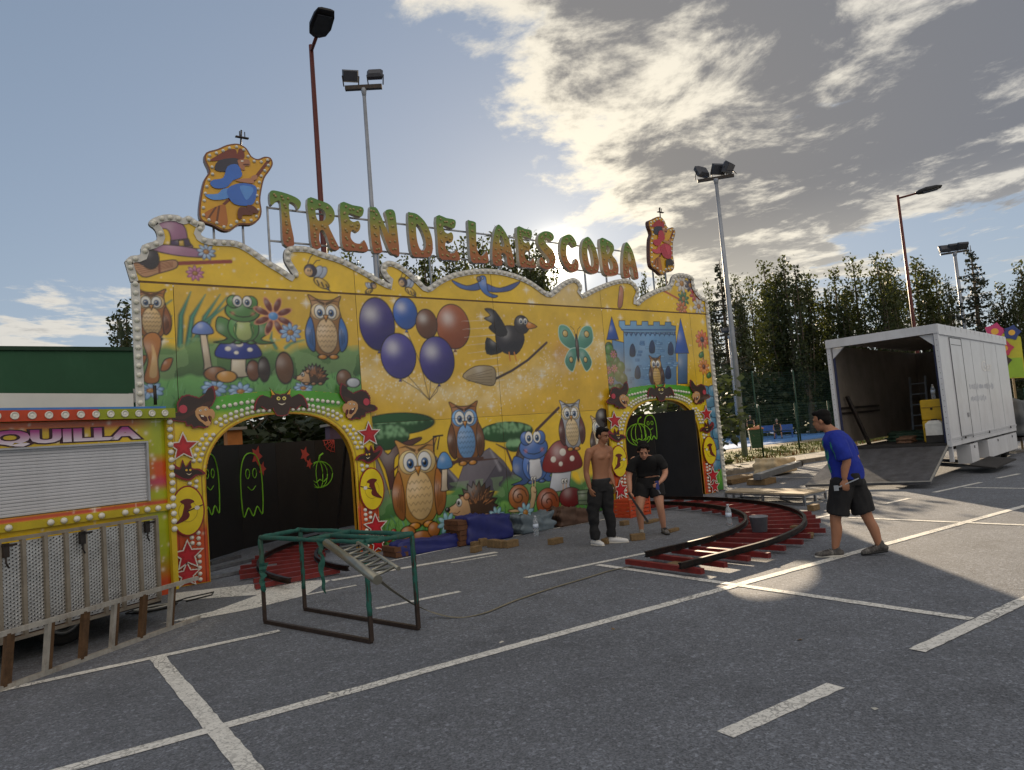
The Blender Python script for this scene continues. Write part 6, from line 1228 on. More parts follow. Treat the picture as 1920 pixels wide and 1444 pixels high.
gn = thing('covered_cart', 'dark tarpaulin covered cart behind the trailer at right edge', 'cart', tkp(8.3, .55, 0), trz); o = lump('tarp_cover', 'x y z w', 'tarp', (0, 0, .5), (1.6, 1.3, 1.05), 0, mat('tarp_grey', (84, 88, 92), .6, var=.2), 9, amp=.06); del o['label'], o['category']; o.parent = gn
MB().box((0, 0, .42), (1.9, 1.2, .1)).build('chassis', darksteel, gn); wheel(gn, (0, -.62, .28), .28, .16); wheel(gn, (0, .62, .28), .28, .16)

# ================================================================== SMALL THINGS ON THE GROUND
woodm = mat('wood_block', (120, 98, 68), .85, var=.3, vscale=18, bump=.4, bscale=40); brownw = mat('brown_wood', (96, 62, 40), .8, var=.3, vscale=14, bump=.3)
def block(label, px, py, d, rz=0.0, name='wood_block', m_=None, z=0.0):
    m = MB(); m.box((0, 0, d[2] / 2), d); me = m.mesh(name, m_ or woodm); o = ob(name, me, None, (*G(px, py, z), z + .001), rz); b = o.modifiers.new('b', 'BEVEL'); b.width = .006; b.segments = 2; return tag(o, label, 'wood block', 'wood blocks for levelling the track')
for a in [('wood block nearest the parking line in front of the blue tarp', 893, 1035, (.19, .10, .09), .4), ('small wood block against the left of the blue tarp', 891, 1026, (.12, .10, .09), .2), ('upright wood block at the left foot of the blue tarp', 906, 1024, (.13, .10, .12), -.2), ('leftmost of the three touching wood blocks', 925, 1026, (.13, .16, .12), .1), ('middle of the three touching wood blocks', 938, 1027, (.12, .16, .115), .15), ('rightmost and longest of the three touching wood blocks', 958, 1026, (.24, .12, .11), .1),
          ('lone wood block left of the shirtless man', 1042, 1020, (.24, .12, .09), .15), ('wood block between the shirtless man and the woman', 1171, 985, (.16, .1, .08), .1), ('wood block behind the heel of the shirtless man', 1142, 1018, (.3, .1, .08), .3), ('dark wedge of wood left of the woman foot', 1196, 1013, (.22, .09, .1), -.5), ('long wood offcut behind the woman legs', 1222, 980, (.36, .1, .05), .2), ('short wood offcut right of the woman', 1262, 997, (.26, .08, .05), .15),
          ('flat wood packer under the front end of the right track', 1271, 1063, (.34, .2, .05), .1), ('wood block supporting the outer rail near the man in blue', 1494, 1003, (.13, .12, .13), .1), ('lone wood block near the platform left of the man in blue', 1526, 957, (.24, .12, .1), .1), ('flat splinter of wood beside the outer rail', 1520, 1007, (.3, .08, .05), .5)]: block(*a)
navy = mat('navy_tarp', (28, 36, 104), .55, var=.2, vscale=5); greyb = mat('grey_blue_sheet', (96, 110, 120), .5, var=.2, vscale=4, dirt=((60, 66, 60), .5)); brt = mat('brown_tarp', (78, 56, 44), .7, var=.25, vscale=5)
def gp(px, py, dy=0.0): x, y = G(px, py); return (x, y + dy, .002)
lump('blue_tarp_bundle', 'long low navy blue tarp bundle at the foot of the forest mural', 'tarp', gp(808, 1036, .18), (1.05, .28, .22), .03, navy, 21, amp=.06)
lump('blue_tarp_bundle', 'tall navy blue tarp draped over a stack at the foot of the mural', 'tarp', gp(924, 1016, .22), (.86, .36, .43), .03, navy, 22, amp=.07)
lump('sheet_bundle', 'grey blue plastic sheeting bundle between blue and brown tarps', 'tarp', gp(1014, 998, .25), (.68, .35, .30), .03, greyb, 23, amp=.12)
lump('brown_tarp_bundle', 'brown tarp bundle behind the shirtless man', 'tarp', gp(1085, 985, .30), (.66, .4, .30), .03, brt, 24, amp=.13)
for lab, px, py, n_ in (('stack of brown timbers left of the tall navy tarp', 872, 1024, 5), ('end of brown timbers under the left of the low navy tarp', 752, 1046, 2)):
    x, y, _ = gp(px, py, .2); t = thing('timber_stack', lab, 'timber', (x, y, 0), .03, 'brown timber stacks'); 
    for i in range(n_): MB().box((random.uniform(-.02, .02), 0, .05 + i * .083), (.22, .42, .075)).build('timber', brownw, t)
bottle('half full water bottle standing on the line before the grey sheeting', (*G(1006, 1005), 0), .34)
bottle('half full water bottle standing inside the curve of the track', (*G(1368, 985), 0), .34)
bk_ = thing('mortar_bucket', 'grey bucket of dark grease between the rails of the right track', 'bucket', (*G(1425, 999, .08), .10)); MB().lathe([(.10, 0), (.125, .2), (.13, .2), (.13, .215), (.118, .215), (.10, .05)], 20).build('bucket_body', mat('bucket_grey', (130, 134, 142), .5, var=.2), bk_); MB().lathe([(.116, .17), (.0001, .172)], 20).build('contents', mat('grease', (40, 36, 36), .4), bk_)
# orange crates by the right arch
crm = mat('crate_orange', (186, 70, 34), .5, var=.15)
cx_, cy_ = G(1200, 968); cy_ += .2
ct = thing('plastic_crate', 'orange slatted plastic crate behind the woman by the right arch', 'crate', (cx_, cy_, 0), .1)
for z in (.03, .10, .17, .24, .31):
    m = MB(); 
    for y in (-.2, .2): m.box((0, y, z), (.6, .015, .05))
    for x in (-.3, .3): m.box((x, 0, z), (.015, .4, .05))
    m.build('slat', crm, ct)
m = MB(); 
for x in (-.3, 0, .3):
    for y in (-.2, .2): m.box((x, y, .17), (.03, .03, .34))
m.build('rib', crm, ct); MB().box((0, 0, .012), (.58, .38, .02)).build('base', crm, ct)
for lab, px, py, h_ in (('blue plastic drum inside the right arch at left', 1188, 925, .95), ('blue plastic drum inside the right arch behind the woman', 1222, 922, .9)):
    x, y = G(px, py); t = thing('blue_drum', lab, 'drum', (x, y + .4, 0), 0, 'blue drums in the right arch'); MB().lathe([(.26, 0), (.28, .03), (.28, h_ * .33), (.295, h_ * .35), (.28, h_ * .37), (.28, h_ * .66), (.295, h_ * .68), (.28, h_ * .7), (.28, h_ - .04), (.24, h_)], 24).build('drum_body', mat('drum_blue', (26, 52, 120), .45, var=.1), t); MB().lathe([(.235, h_ - .01), (.235, h_ + .012), (.0001, h_ + .014)], 24).build('lid', mat('drum_lid', (20, 30, 60), .5), t)
# stage platform right of the facade
DK = [Vector((*G(*p, .22), .22)) for p in ((1360, 921), (1388, 915), (1547, 917), (1507, 926))]; pc = (DK[0] + DK[2]) / 2; pc.z = 0
pf = thing('stage_platform', 'low plywood stage platform with open metal frame right of the facade', 'platform', pc); dk = [p - pc for p in DK]
m = MB(); m.add(dk + [p - Vector((0, 0, .03)) for p in dk], [(0, 1, 2, 3)[::-1], (4, 5, 6, 7), (0, 1, 5, 4), (1, 2, 6, 5), (2, 3, 7, 6), (3, 0, 4, 7)]); m.build('deck', mat('ply_deck', (176, 160, 136), .7, var=.15, vscale=3, dirt=((120, 104, 84), .4)), pf); m = MB()
for i in range(4):
    a, b = dk[i], dk[(i + 1) % 4]
    for z in (.045, .20): m.bar(a + Vector((0, 0, z - .22 - (.03 if z > .1 else .02))), b + Vector((0, 0, z - .22 - (.03 if z > .1 else .02))), .03)
m.build('frame', steel, pf)
for i in range(4):
    for t_ in (0, .5): p = dk[i].lerp(dk[(i + 1) % 4], t_) * .995; MB().bar((p.x, p.y, 0), (p.x, p.y, .188), .04).build('leg', steel, pf)
x, y = G(1462, 902); bd = thing('metal_beam', 'grey metal beam lying on boards behind the platform', 'beam', (x, y, 0), rad(8)); MB().bar((-1.2, 0, .22), (1.3, .05, .34), .2, .14).build('beam', steel, bd); MB().lathe([(.07, -.1), (.09, -.05), (.09, .05), (.07, .1)], 12, (1.35, .05, .34), (0, 1, 0)).build('hook', darksteel, bd); MB().box((-.8, .1, .08), (.6, .5, .14)).build('packing_board', woodm, bd)
x, y = G(1455, 890); lump('cream_sack', 'pale cream sack lying in sun behind the metal beam', 'sack', (x, y, .05), (1.1, .7, .42), .1, mat('cream_sack', (206, 186, 150), .8, var=.15), 31, amp=.07)
x, y = G(1385, 903); t = thing('flat_boards', 'flat wooden boards stacked behind the platform left end', 'boards', (x, y, 0), .1)
for i in range(3): MB().box((random.uniform(-.1, .1), 0, .03 + i * .045), (1.7, .7, .04)).build('board', woodm, t)
# ------------------------------------------------------------------ padded green frame with lattice piece and strap
green = mat('green_padding', (30, 88, 78), .75, var=.25, vscale=14, bump=.5, bscale=60, dirt=((110, 96, 66), .35)); dkst = mat('dark_square_tube', (62, 50, 44), .55, .4, var=.3, vscale=14)
ca, cb_, cc_, cd_ = [Vector((*G(*p), .02)) for p in ((497, 1169), (697, 1207), (572, 1145), (785, 1182))]; Hf = .86
gf = thing('padded_frame', 'green padded metal frame stand in front of the left arch', 'frame', ca)
L0 = lambda v: Vector(v) - ca
up_ = Vector((0, 0, Hf))
for p, q in ((ca, cb_), (cc_, cd_)): MB().bar(L0(p), L0(q), .035).build('foot_rail', dkst, gf)
for p in (ca, cb_, cc_, cd_):
    MB().bar(L0(p), L0(p) + up_, .034).build('upright', dkst, gf)
    n = 14; z0 = .32 if p in (ca,) else .22; MB().tube([L0(p) + Vector((random.uniform(-.004, .004), random.uniform(-.004, .004), z0 + (Hf - z0) * i / n)) for i in range(n + 1)], [.022 + random.uniform(-.003, .006) for _ in range(n + 1)], 8).build('padding', green, gf)
tp = [ca + up_, cb_ + up_, cd_ + up_, cc_ + up_]
for i in range(4):
    a, b = tp[i], tp[(i + 1) % 4]; n = 16; MB().tube([L0(a.lerp(b, k / n)) + Vector((0, 0, random.uniform(-.004, .004))) for k in range(n + 1)], [.022 + random.uniform(-.004, .006) for _ in range(n + 1)], 8).build('padding', green, gf)
MB().tube([L0((tp[0] + tp[3]) / 2 + (tp[1] - tp[0]) * .45), L0((tp[1] + tp[2]) / 2 + (tp[1] - tp[0]) * -.05)], .022, 8).build('cross_tube', green, gf); MB().tube([L0(tp[0].lerp(tp[1], .5)), L0(tp[3].lerp(tp[2], .5))], .024, 8).build('cross_tube', green, gf)
def rag(p, l, w, seed):
    rg = random.Random(seed); m = MB(); vs = []; n = 9
    for i in range(n + 1): x = rg.uniform(-.02, .02); ww = w * (1 - i / n * .5) * rg.uniform(.6, 1.2) if i < n else .004; vs += [p + Vector((x - ww, rg.uniform(-.015, .015), -l * i / n)), p + Vector((x + ww, rg.uniform(-.015, .015), -l * i / n))]
    vs2 = [v + Vector((0, .006, 0)) for v in vs]; k = len(vs); m.add(vs + vs2, [(2 * i, 2 * i + 1, 2 * i + 3, 2 * i + 2) for i in range(n)] + [(k + 2 * i, k + 2 * i + 2, k + 2 * i + 3, k + 2 * i + 1) for i in range(n)]); m.build('torn_padding', green, gf)
rag(L0(tp[0].lerp(tp[1], .62)), .5, .03, 1); rag(L0(ca + Vector((-.01, -.04, .6))), .3, .04, 2)
pa = Vector((*G(612, 1018, 1.02), 1.02)); pb = Vector((*G(688, 1073, .93), .93))
lp_ = thing('lattice_post', 'grey lattice truss piece lying across the green padded frame', 'truss', pa)
d_ = pb - pa; dn = d_.normalized(); sx_ = dn.cross(Vector((0, 0, 1))).normalized()
d_ = dn * 1.25; MB().tube([(0, 0, 0), d_], .030, 14).build('tube', mat('zinc_tube', (150, 148, 136), .35, .8, var=.15), lp_); MB().tube([-sx_ * .17 + Vector((0, 0, .02)) + dn * .25, -sx_ * .17 + dn * 1.15 + Vector((0, 0, .02))], .014, 8).build('chord', MATS['zinc_tube'], lp_)
for i in range(7): a = dn * (.25 + i * .13); b = -sx_ * .17 + dn * (.25 + (i + .5) * .13) + Vector((0, 0, .02)); c = dn * (.25 + (i + 1) * .13); MB().tube([a, b, c], .009, 6).build('lacing', MATS['zinc_tube'], lp_)
st_ = [Vector((*G(700, 1078, .86), .86)), Vector((*G(740, 1110, .5), .5)), Vector((*G(790, 1140, .12), .12)), Vector((*G(850, 1157, .012), .012)), Vector((*G(905, 1150, .012), .012)), Vector((*G(965, 1126, .012), .012)), Vector((*G(1030, 1104, .012), .012)), Vector((*G(1100, 1083, .012), .012)), Vector((*G(1150, 1068, .012), .012)), Vector((*G(1187, 1062, .012), .012))]
st_ = [Vector(p) for p in bez([tuple(p) for p in st_], False, 6)]
m = MB()
for i in range(len(st_) - 1):
    d = (st_[i + 1] - st_[i]).normalized(); s = d.cross(Vector((0, 0, 1))).normalized() * .014
    m.add([st_[i] - s, st_[i] + s, st_[i + 1] + s, st_[i + 1] - s, st_[i] - s - Vector((0, 0, .003)), st_[i] + s - Vector((0, 0, .003)), st_[i + 1] + s - Vector((0, 0, .003)), st_[i + 1] - s - Vector((0, 0, .003))], [(0, 1, 2, 3), (7, 6, 5, 4), (0, 4, 5, 1), (2, 6, 7, 3), (1, 5, 6, 2), (3, 7, 4, 0)])
tag(m.build('ratchet_strap', mat('strap', (128, 122, 104), .8, var=.2), None), 'long beige strap trailing from the green frame across the asphalt', 'strap')
# loose steel beams on the ground inside the left arch
for i, (a, b) in enumerate((((385, 1074), (475, 1052)), ((390, 1088), (520, 1062)), ((395, 1060), (450, 1046)))):
    p, q = Vector((*G(*a), .03)), Vector((*G(*b), .03)); t = thing('floor_beam', ['upper grey floor beam lying inside the left arch', 'lower grey floor beam lying at the left arch sill', 'short grey floor beam deepest inside the left arch'][i], 'beam', p, 0, 'grey beams inside the left arch'); MB().bar((0, 0, 0), q - p, .07, .045).build('beam', steel, t)
op = G(438, 860, 1.6)
for lab, px, top in (('orange wooden pillar with pale cap behind the black wall', 436, 802), ('purple wooden pillar behind the black wall at right of the arch', 625, 795)):
    r = ray(px, top); k_ = 16.4 / r[1]; x, y, z = r[0] * k_, 16.4, CAMH + r[2] * k_; t = thing('wooden_pillar', lab, 'pillar', (x, y, 0), 0, 'pillars behind the black wall'); MB().box((0, 0, (z - .06) / 2), (.32, .3, z - .06)).build('shaft', mat('pillar_orange' if px < 500 else 'pillar_purple', (190, 120, 60) if px < 500 else (96, 76, 96), .7), t); MB().box((0, 0, z - .03), (.5, .48, .06)).build('cap', conc, t)

for i, (px, py, lab) in enumerate(((940, 1205, 'tiny white paper scrap below the long parking line'), (1150, 1180, 'small pale leaf scrap near the crossing parking lines'), (620, 1300, 'tiny scrap of paper in the near left parking bay'), (1500, 1200, 'small dry leaf on asphalt below the right crossing line'), (1640, 1330, 'tiny pale scrap right of the short white dash'))):
    m = MB(); r_ = .022; m.add([(-r_, -r_ * .6, .001), (r_ * 1.1, -r_ * .4, .004), (r_ * .8, r_ * .7, .009), (-r_ * .7, r_ * .6, .003)], [(0, 1, 2, 3)]); o = m.build('ground_scrap', mat('scrap_%d' % (i % 2), ((200, 198, 190), (128, 104, 70))[i % 2], .9), None); o.location = (*G(px, py), .001); o.rotation_euler = (0, 0, i); tag(o, lab, 'litter', 'bits of litter on the asphalt')

# ================================================================== PEOPLE
FOLDS = {'trousers': (.028, 1.3), 'shorts': (.026, .7), 'shirt': (.026, .9)}
class Blob:
    """closed lofts merged into one continuous skin by a voxel remesh"""
    def __init__(s): s.m = MB()
    def limb(s, pts, n=12, flat=False):
        """pts: (x,y,z,r) chain with rounded ends"""
        P = [Vector(p[:3]) for p in pts]; r = [p[3] for p in pts]; a, b = (P[0] - P[1]).normalized(), (P[-1] - P[-2]).normalized()
        # smooth the chain
        q = bez([tuple(p) for p in pts], False, 4); Q = [Vector(p[:3]) for p in q]; rr = [p[3] for p in q]
        if flat: s.m.tube([Q[0] + a * rr[0] * .5] + Q, [rr[0] * .8] + rr, n); return s
        Q = [Q[0] + a * rr[0] * .9, Q[0] + a * rr[0] * .55] + Q + [Q[-1] + b * rr[-1] * .55, Q[-1] + b * rr[-1] * .9]; rr = [rr[0] * .35, rr[0] * .8] + rr + [rr[-1] * .8, rr[-1] * .35]
        s.m.tube(Q, rr, n); return s
    def stack(s, rows, n=20):
        """rows: (x,y,z,rx,ry,rot)"""
        q = bez(rows, False, 4); vs = []
        for x, y, z, rx, ry, ro in q:
            for j in range(n):
                a = 2 * math.pi * j / n; u, v = math.cos(a) * rx, math.sin(a) * ry; vs.append((x + u * math.cos(ro) - v * math.sin(ro), y + u * math.sin(ro) + v * math.cos(ro), z))
        k = len(q); s.m.add(vs, [(i * n + j, i * n + (j + 1) % n, (i + 1) * n + (j + 1) % n, (i + 1) * n + j) for i in range(k - 1) for j in range(n)] + [list(range(n))[::-1], [(k - 1) * n + j for j in range(n)]]); return s
    def ball(s, c, r, rot=None, n=14):
        m = rot or Matrix.Identity(3); vs = []; fs = []
        for i in range(n + 1):
            t = math.pi * i / n
            for j in range(n): a = 2 * math.pi * j / n; vs.append(Vector(c) + m @ Vector((r[0] * math.sin(t) * math.cos(a), r[1] * math.sin(t) * math.sin(a), -r[2] * math.cos(t))))
        s.m.add(vs, [(i * n + j, i * n + (j + 1) % n, (i + 1) * n + (j + 1) % n, (i + 1) * n + j) for i in range(n) for j in range(n)]); return s
    def build(s, name, m_, parent, voxel=.009, it=3, cut=None):
        me = s.m.mesh(name, m_); o = bpy.data.objects.new(name, me); COL.objects.link(o); r = o.modifiers.new('r', 'REMESH'); r.mode = 'VOXEL'; r.voxel_size = voxel; r.use_smooth_shade = True
        k = o.modifiers.new('s', 'SMOOTH'); k.factor = .5; k.iterations = it
        dg = bpy.context.evaluated_depsgraph_get(); me2 = bpy.data.meshes.new_from_object(o.evaluated_get(dg)); bpy.data.objects.remove(o); bpy.data.meshes.remove(me); me2.name = name
        if name in FOLDS:
            k = len(me2.vertices); co = np.empty(k * 3, np.float32); no = np.empty(k * 3, np.float32); me2.vertices.foreach_get('co', co); me2.vertices.foreach_get('normal', no); co = co.reshape(-1, 3); no = no.reshape(-1, 3); amp, fz = FOLDS[name]
            w = vnoise(co[:, 0] * 1.0 + co[:, 2] * .5, co[:, 2] * fz + co[:, 1] * .6, 9.0, 5) + .6 * vnoise(co[:, 1] + co[:, 2] * .35 + 3, co[:, 2] * fz * .8 - co[:, 0], 15.0, 9); co += no * ((w - .5) * amp)[:, None]; me2.vertices.foreach_set('co', co.ravel()); me2.update()
        for p in me2.polygons: p.use_smooth = True
        if not me2.materials: me2.materials.append(m_)
        return ob(name, me2, parent)
def hand(b, w, d, side, curl, k=1.0):
    """w wrist, d pointing along the hand, side towards the thumb, curl = normal the fingers bend to"""
    w = Vector(w); d = Vector(d).normalized(); side = Vector(side); side = (side - d * side.dot(d)).normalized(); cu = Vector(curl); cu = (cu - d * cu.dot(d) - side * cu.dot(side)).normalized()
    for i in range(4):
        t = (i - 1.5) * .019 * k; a = w + d * .02 * k + side * t * .5; c = w + d * .085 * k + side * t; b.limb([(*a, .013 * k), (*c, .012 * k)], 8)
        ln = (.062, .078, .083, .072)[3 - i] * k; e1 = c + d * ln * .5 + cu * ln * .22; e2 = e1 + d * ln * .18 + cu * ln * .42; b.limb([(*c, .0105 * k), (*e1, .0095 * k), (*e2, .008 * k)], 8)
    t0 = w + d * .03 * k + side * .02 * k; t1 = t0 + d * .032 * k + side * .028 * k + cu * .01; t2 = t1 + d * .035 * k + side * .004 * k + cu * .02; b.limb([(*t0, .014 * k), (*t1, .0115 * k), (*t2, .009 * k)], 8)
def head(t, b, c, yaw, pitch, skin, hairm, style, k=1.0):
    """adds the skull to body b; eyes, brows and hair as parts; yaw 0 looks towards -y (the viewer)"""
    M3 = Matrix.Rotation(yaw, 3, 'Z') @ Matrix.Rotation(pitch, 3, 'X'); c = Vector(c); P = lambda x, y, z: c + M3 @ (Vector((x, y, z)) * k)
    b.ball(P(0, .012, .03), (.076 * k, .095 * k, .092 * k), M3); b.ball(P(0, -.03, -.035), (.060 * k, .062 * k, .075 * k), M3); b.ball(P(0, -.062, -.09), (.026 * k, .022 * k, .022 * k), M3)
    b.limb([(*P(0, -.082, .012), .009 * k), (*P(0, -.100, -.022), .014 * k)], 8)
    for s in (-1, 1):
        b.ball(P(s * .014, -.092, -.03), (.010 * k, .010 * k, .008 * k), M3); b.ball(P(s * .078, .015, -.01), (.010 * k, .02 * k, .032 * k), M3); b.ball(P(s * .034, -.078, .026), (.026 * k, .014 * k, .008 * k), M3)
    b.ball(P(0, -.084, -.058), (.024 * k, .012 * k, .010 * k), M3)
    for s in (-1, 1):
        e = MB(); e.lathe([(.0001, 0), (.011 * k, .003), (.0001, .006)], 10, P(s * .031, -.088, .006), M3 @ Vector((0, -1, 0))); e.build('eye', mat('eye_dark', (40, 30, 26), .3), t)
        e = MB(); e.tube([P(s * .014, -.094, .027), P(s * .034, -.092, .034), P(s * .053, -.078, .026)], .0045 * k, 6); e.build('eyebrow', hairm, t)
    e = MB(); e.tube([P(-.022, -.088, -.060), P(0, -.098, -.061), P(.022, -.088, -.060)], .004 * k, 6); e.build('mouth', mat('lip', (130, 70, 62), .5), t)
    h = Blob()
    if style == 'short':
        h.ball(P(0, .026, .062), (.079 * k, .092 * k, .074 * k), M3); h.ball(P(0, .06, .01), (.074 * k, .055 * k, .075 * k), M3); h.ball(P(0, -.045, .098), (.06 * k, .045 * k, .03 * k), M3)
        for s in (-1, 1): h.ball(P(s * .064, .02, .025), (.018 * k, .04 * k, .04 * k), M3)
    else:
        h.ball(P(0, .03, .058), (.084 * k, .094 * k, .078 * k), M3); h.ball(P(0, .075, .0), (.072 * k, .05 * k, .085 * k), M3); h.ball(P(0, .135, .03), (.045 * k, .045 * k, .05 * k), M3)
        for s in (-1, 1): h.ball(P(s * .062, -.03, .062), (.026 * k, .05 * k, .036 * k), M3); h.ball(P(s * .072, .03, .015), (.018 * k, .04 * k, .045 * k), M3)
        h.ball(P(0, -.05, .10), (.055 * k, .04 * k, .025 * k), M3)
    h.build('hair', hairm, t, .008, 1)
def shoe(t, ankle, toe, up_m, sole_m, k=1.0, heel=None, detail=None):
    a = Vector(ankle); to = Vector(toe); d = Vector((to.x - a.x, to.y - a.y, 0)).normalized(); z0 = heel if heel is not None else 0.0; he = Vector((a.x, a.y, z0)) - d * .055 * k; te = Vector((to.x, to.y, to.z))
    b = Blob(); b.limb([(*(he + Vector((0, 0, .05))), .036 * k), (*(he.lerp(te, .35) + Vector((0, 0, .055))), .04 * k), (*(he.lerp(te, .7) + Vector((0, 0, .04))), .04 * k), (*(te - d * .02 + Vector((0, 0, .034))), .032 * k)], 12); b.limb([(*(he + d * .045 + Vector((0, 0, .06))), .042 * k), (*(he + d * .045 + Vector((0, 0, .105))), .038 * k)], 12)
    o = b.build('shoe', up_m, t, .008, 2); s_ = Blob(); sd = d.cross(Vector((0, 0, 1)))
    for q in (-.018, .018): s_.limb([(*(he - d * .01 + sd * q + Vector((0, 0, .014))), .016), (*(he.lerp(te, .5) + sd * q * 1.2 + Vector((0, 0, .014))), .016), (*(te + sd * q * .8 + Vector((0, 0, .016))), .016)], 8)
    s_.limb([(*(he + Vector((0, 0, .014))), .017), (*(te + Vector((0, 0, .016))), .017)], 8); s_.build('sole', sole_m, o, .007, 1)
    l = MB()
    for i in range(4): c = he.lerp(te, .42 + i * .09) + Vector((0, 0, .095 - i * .008)); l.tube([c - sd * .03, c + Vector((0, 0, .006)), c + sd * .03], .004, 5)
    l.build('laces', detail or sole_m, o)
def person(label, X, Y): return thing('person', label, 'person', (X, Y, 0), -math.atan2(X, Y))
LEAN = .08
def J(x, y, z, r=None): return (x + LEAN * z, y, z) if r is None else (x + LEAN * z, y, z, r)
skinA = mat('skin_tan', (152, 104, 76), .5, var=.07, vscale=12); skinB = mat('skin_light', (190, 138, 112), .5, var=.07, vscale=12); skinC = mat('skin_olive', (166, 116, 88), .5, var=.07, vscale=12)
hairB = mat('hair_black', (15, 12, 11), .7, spec=.2, var=.3, vscale=60, bump=.6, bscale=140); blk = mat('black_cloth', (24, 24, 27), .85, var=.2, vscale=10, bump=.4, bscale=25); blk2 = mat('black_jersey', (19, 19, 21), .85, var=.2, vscale=10, bump=.3, bscale=18); wsh = mat('white_leather', (214, 214, 214), .5, var=.05); grs = mat('grey_mesh_shoe', (126, 120, 110), .7, var=.25, vscale=30); sol = mat('sole_white', (196, 192, 184), .6); bls = mat('shoe_black', (30, 30, 32), .6)
def man_shirtless():
    t = person('shirtless man in black trousers and white shoes standing before the mural', 7.22, 7.9); b = Blob(); ro = rad(42)
    hx = J(0, 0, .92); 
    b.stack([(*J(0, .01, .84), .15, .105, ro), (*J(0, .01, .93), .158, .11, ro), (*J(0, 0, 1.04), .138, .095, ro), (*J(0, 0, 1.16), .148, .10, ro), (*J(0, 0, 1.28), .172, .112, ro), (*J(0, .005, 1.37), .178, .105, ro), (*J(0, .01, 1.43), .13, .075, ro), (*J(.0, .01, 1.46), .07, .055, ro)])
    for s_, x, y in ((-1, -.10, -.09), (1, .09, .08)): b.ball(J(x * .5 + .03, y * .5 - .035, 1.30), (.085, .065, .06))
    b.limb([J(0, .01, 1.41, .072), J(.015, -.01, 1.48, .058), J(.03, -.02, 1.56, .056)]); b.limb([J(-.13, -.11, 1.41, .05), J(0, .01, 1.45, .055), J(.11, .12, 1.41, .05)])
    b.limb([J(-.165, -.135, 1.395, .064), J(-.20, -.15, 1.27, .052), J(-.215, -.14, 1.10, .042), J(-.195, -.15, 1.0, .043), J(-.165, -.16, .87, .029)]); hand(b, J(-.163, -.16, .865), (.22, -.1, -1), (.6, -.8, 0), (.7, .5, 0))
    b.limb([J(.135, .135, 1.395, .062), J(.145, .15, 1.27, .051), J(.125, .14, 1.10, .042), J(.155, .10, 1.0, .042), J(.19, .06, .89, .029)]); hand(b, J(.192, .058, .885), (.25, -.1, -1), (.3, -.9, 0), (-.6, -.5, 0))
    for p in ([(-.07, -.02, .88, .09), (-.10, -.05, .52, .055), (-.09, -.03, .12, .04)], [(.07, .03, .88, .09), (.11, .05, .52, .055), (.155, .08, .12, .04)]): b.limb([J(*q) for q in p])
    head(t, b, J(.035, -.03, 1.615), rad(58), rad(14), skinA, hairB, 'short'); b.build('body', skinA, t, .0085)
    tr = Blob(); tr.stack([(*J(0, .01, .80), .165, .12, ro), (*J(0, .01, .90), .168, .122, ro), (*J(0, .01, .965), .160, .114, ro)])
    tr.limb([J(-.075, -.03, .84, .108), J(-.10, -.06, .62, .092), J(-.115, -.06, .50, .082), J(-.105, -.04, .30, .072), J(-.09, -.04, .105, .060)], flat=True); tr.limb([J(.07, .03, .84, .108), J(.09, .04, .62, .092), J(.115, .04, .50, .082), J(.135, .06, .30, .072), J(.15, .075, .105, .060)], flat=True); tr.build('trousers', blk, t, .009, 3)
    wb = Blob(); wb.stack([(*J(0, .01, .955), .161, .115, ro), (*J(0, .005, .985), .157, .111, ro)]); wb.build('waistband', mat('waistband', (48, 48, 52), .7), t, .008, 1)
    shoe(t, J(-.095, -.04, .1), (.03, -.16, .0), wsh, sol); shoe(t, J(.155, .08, .1), (.40, .03, .0), wsh, sol)
    tt = MB(); tt.tube([J(.165, .065, 1.0), J(.19, .03, .93)], .036, 8); return t
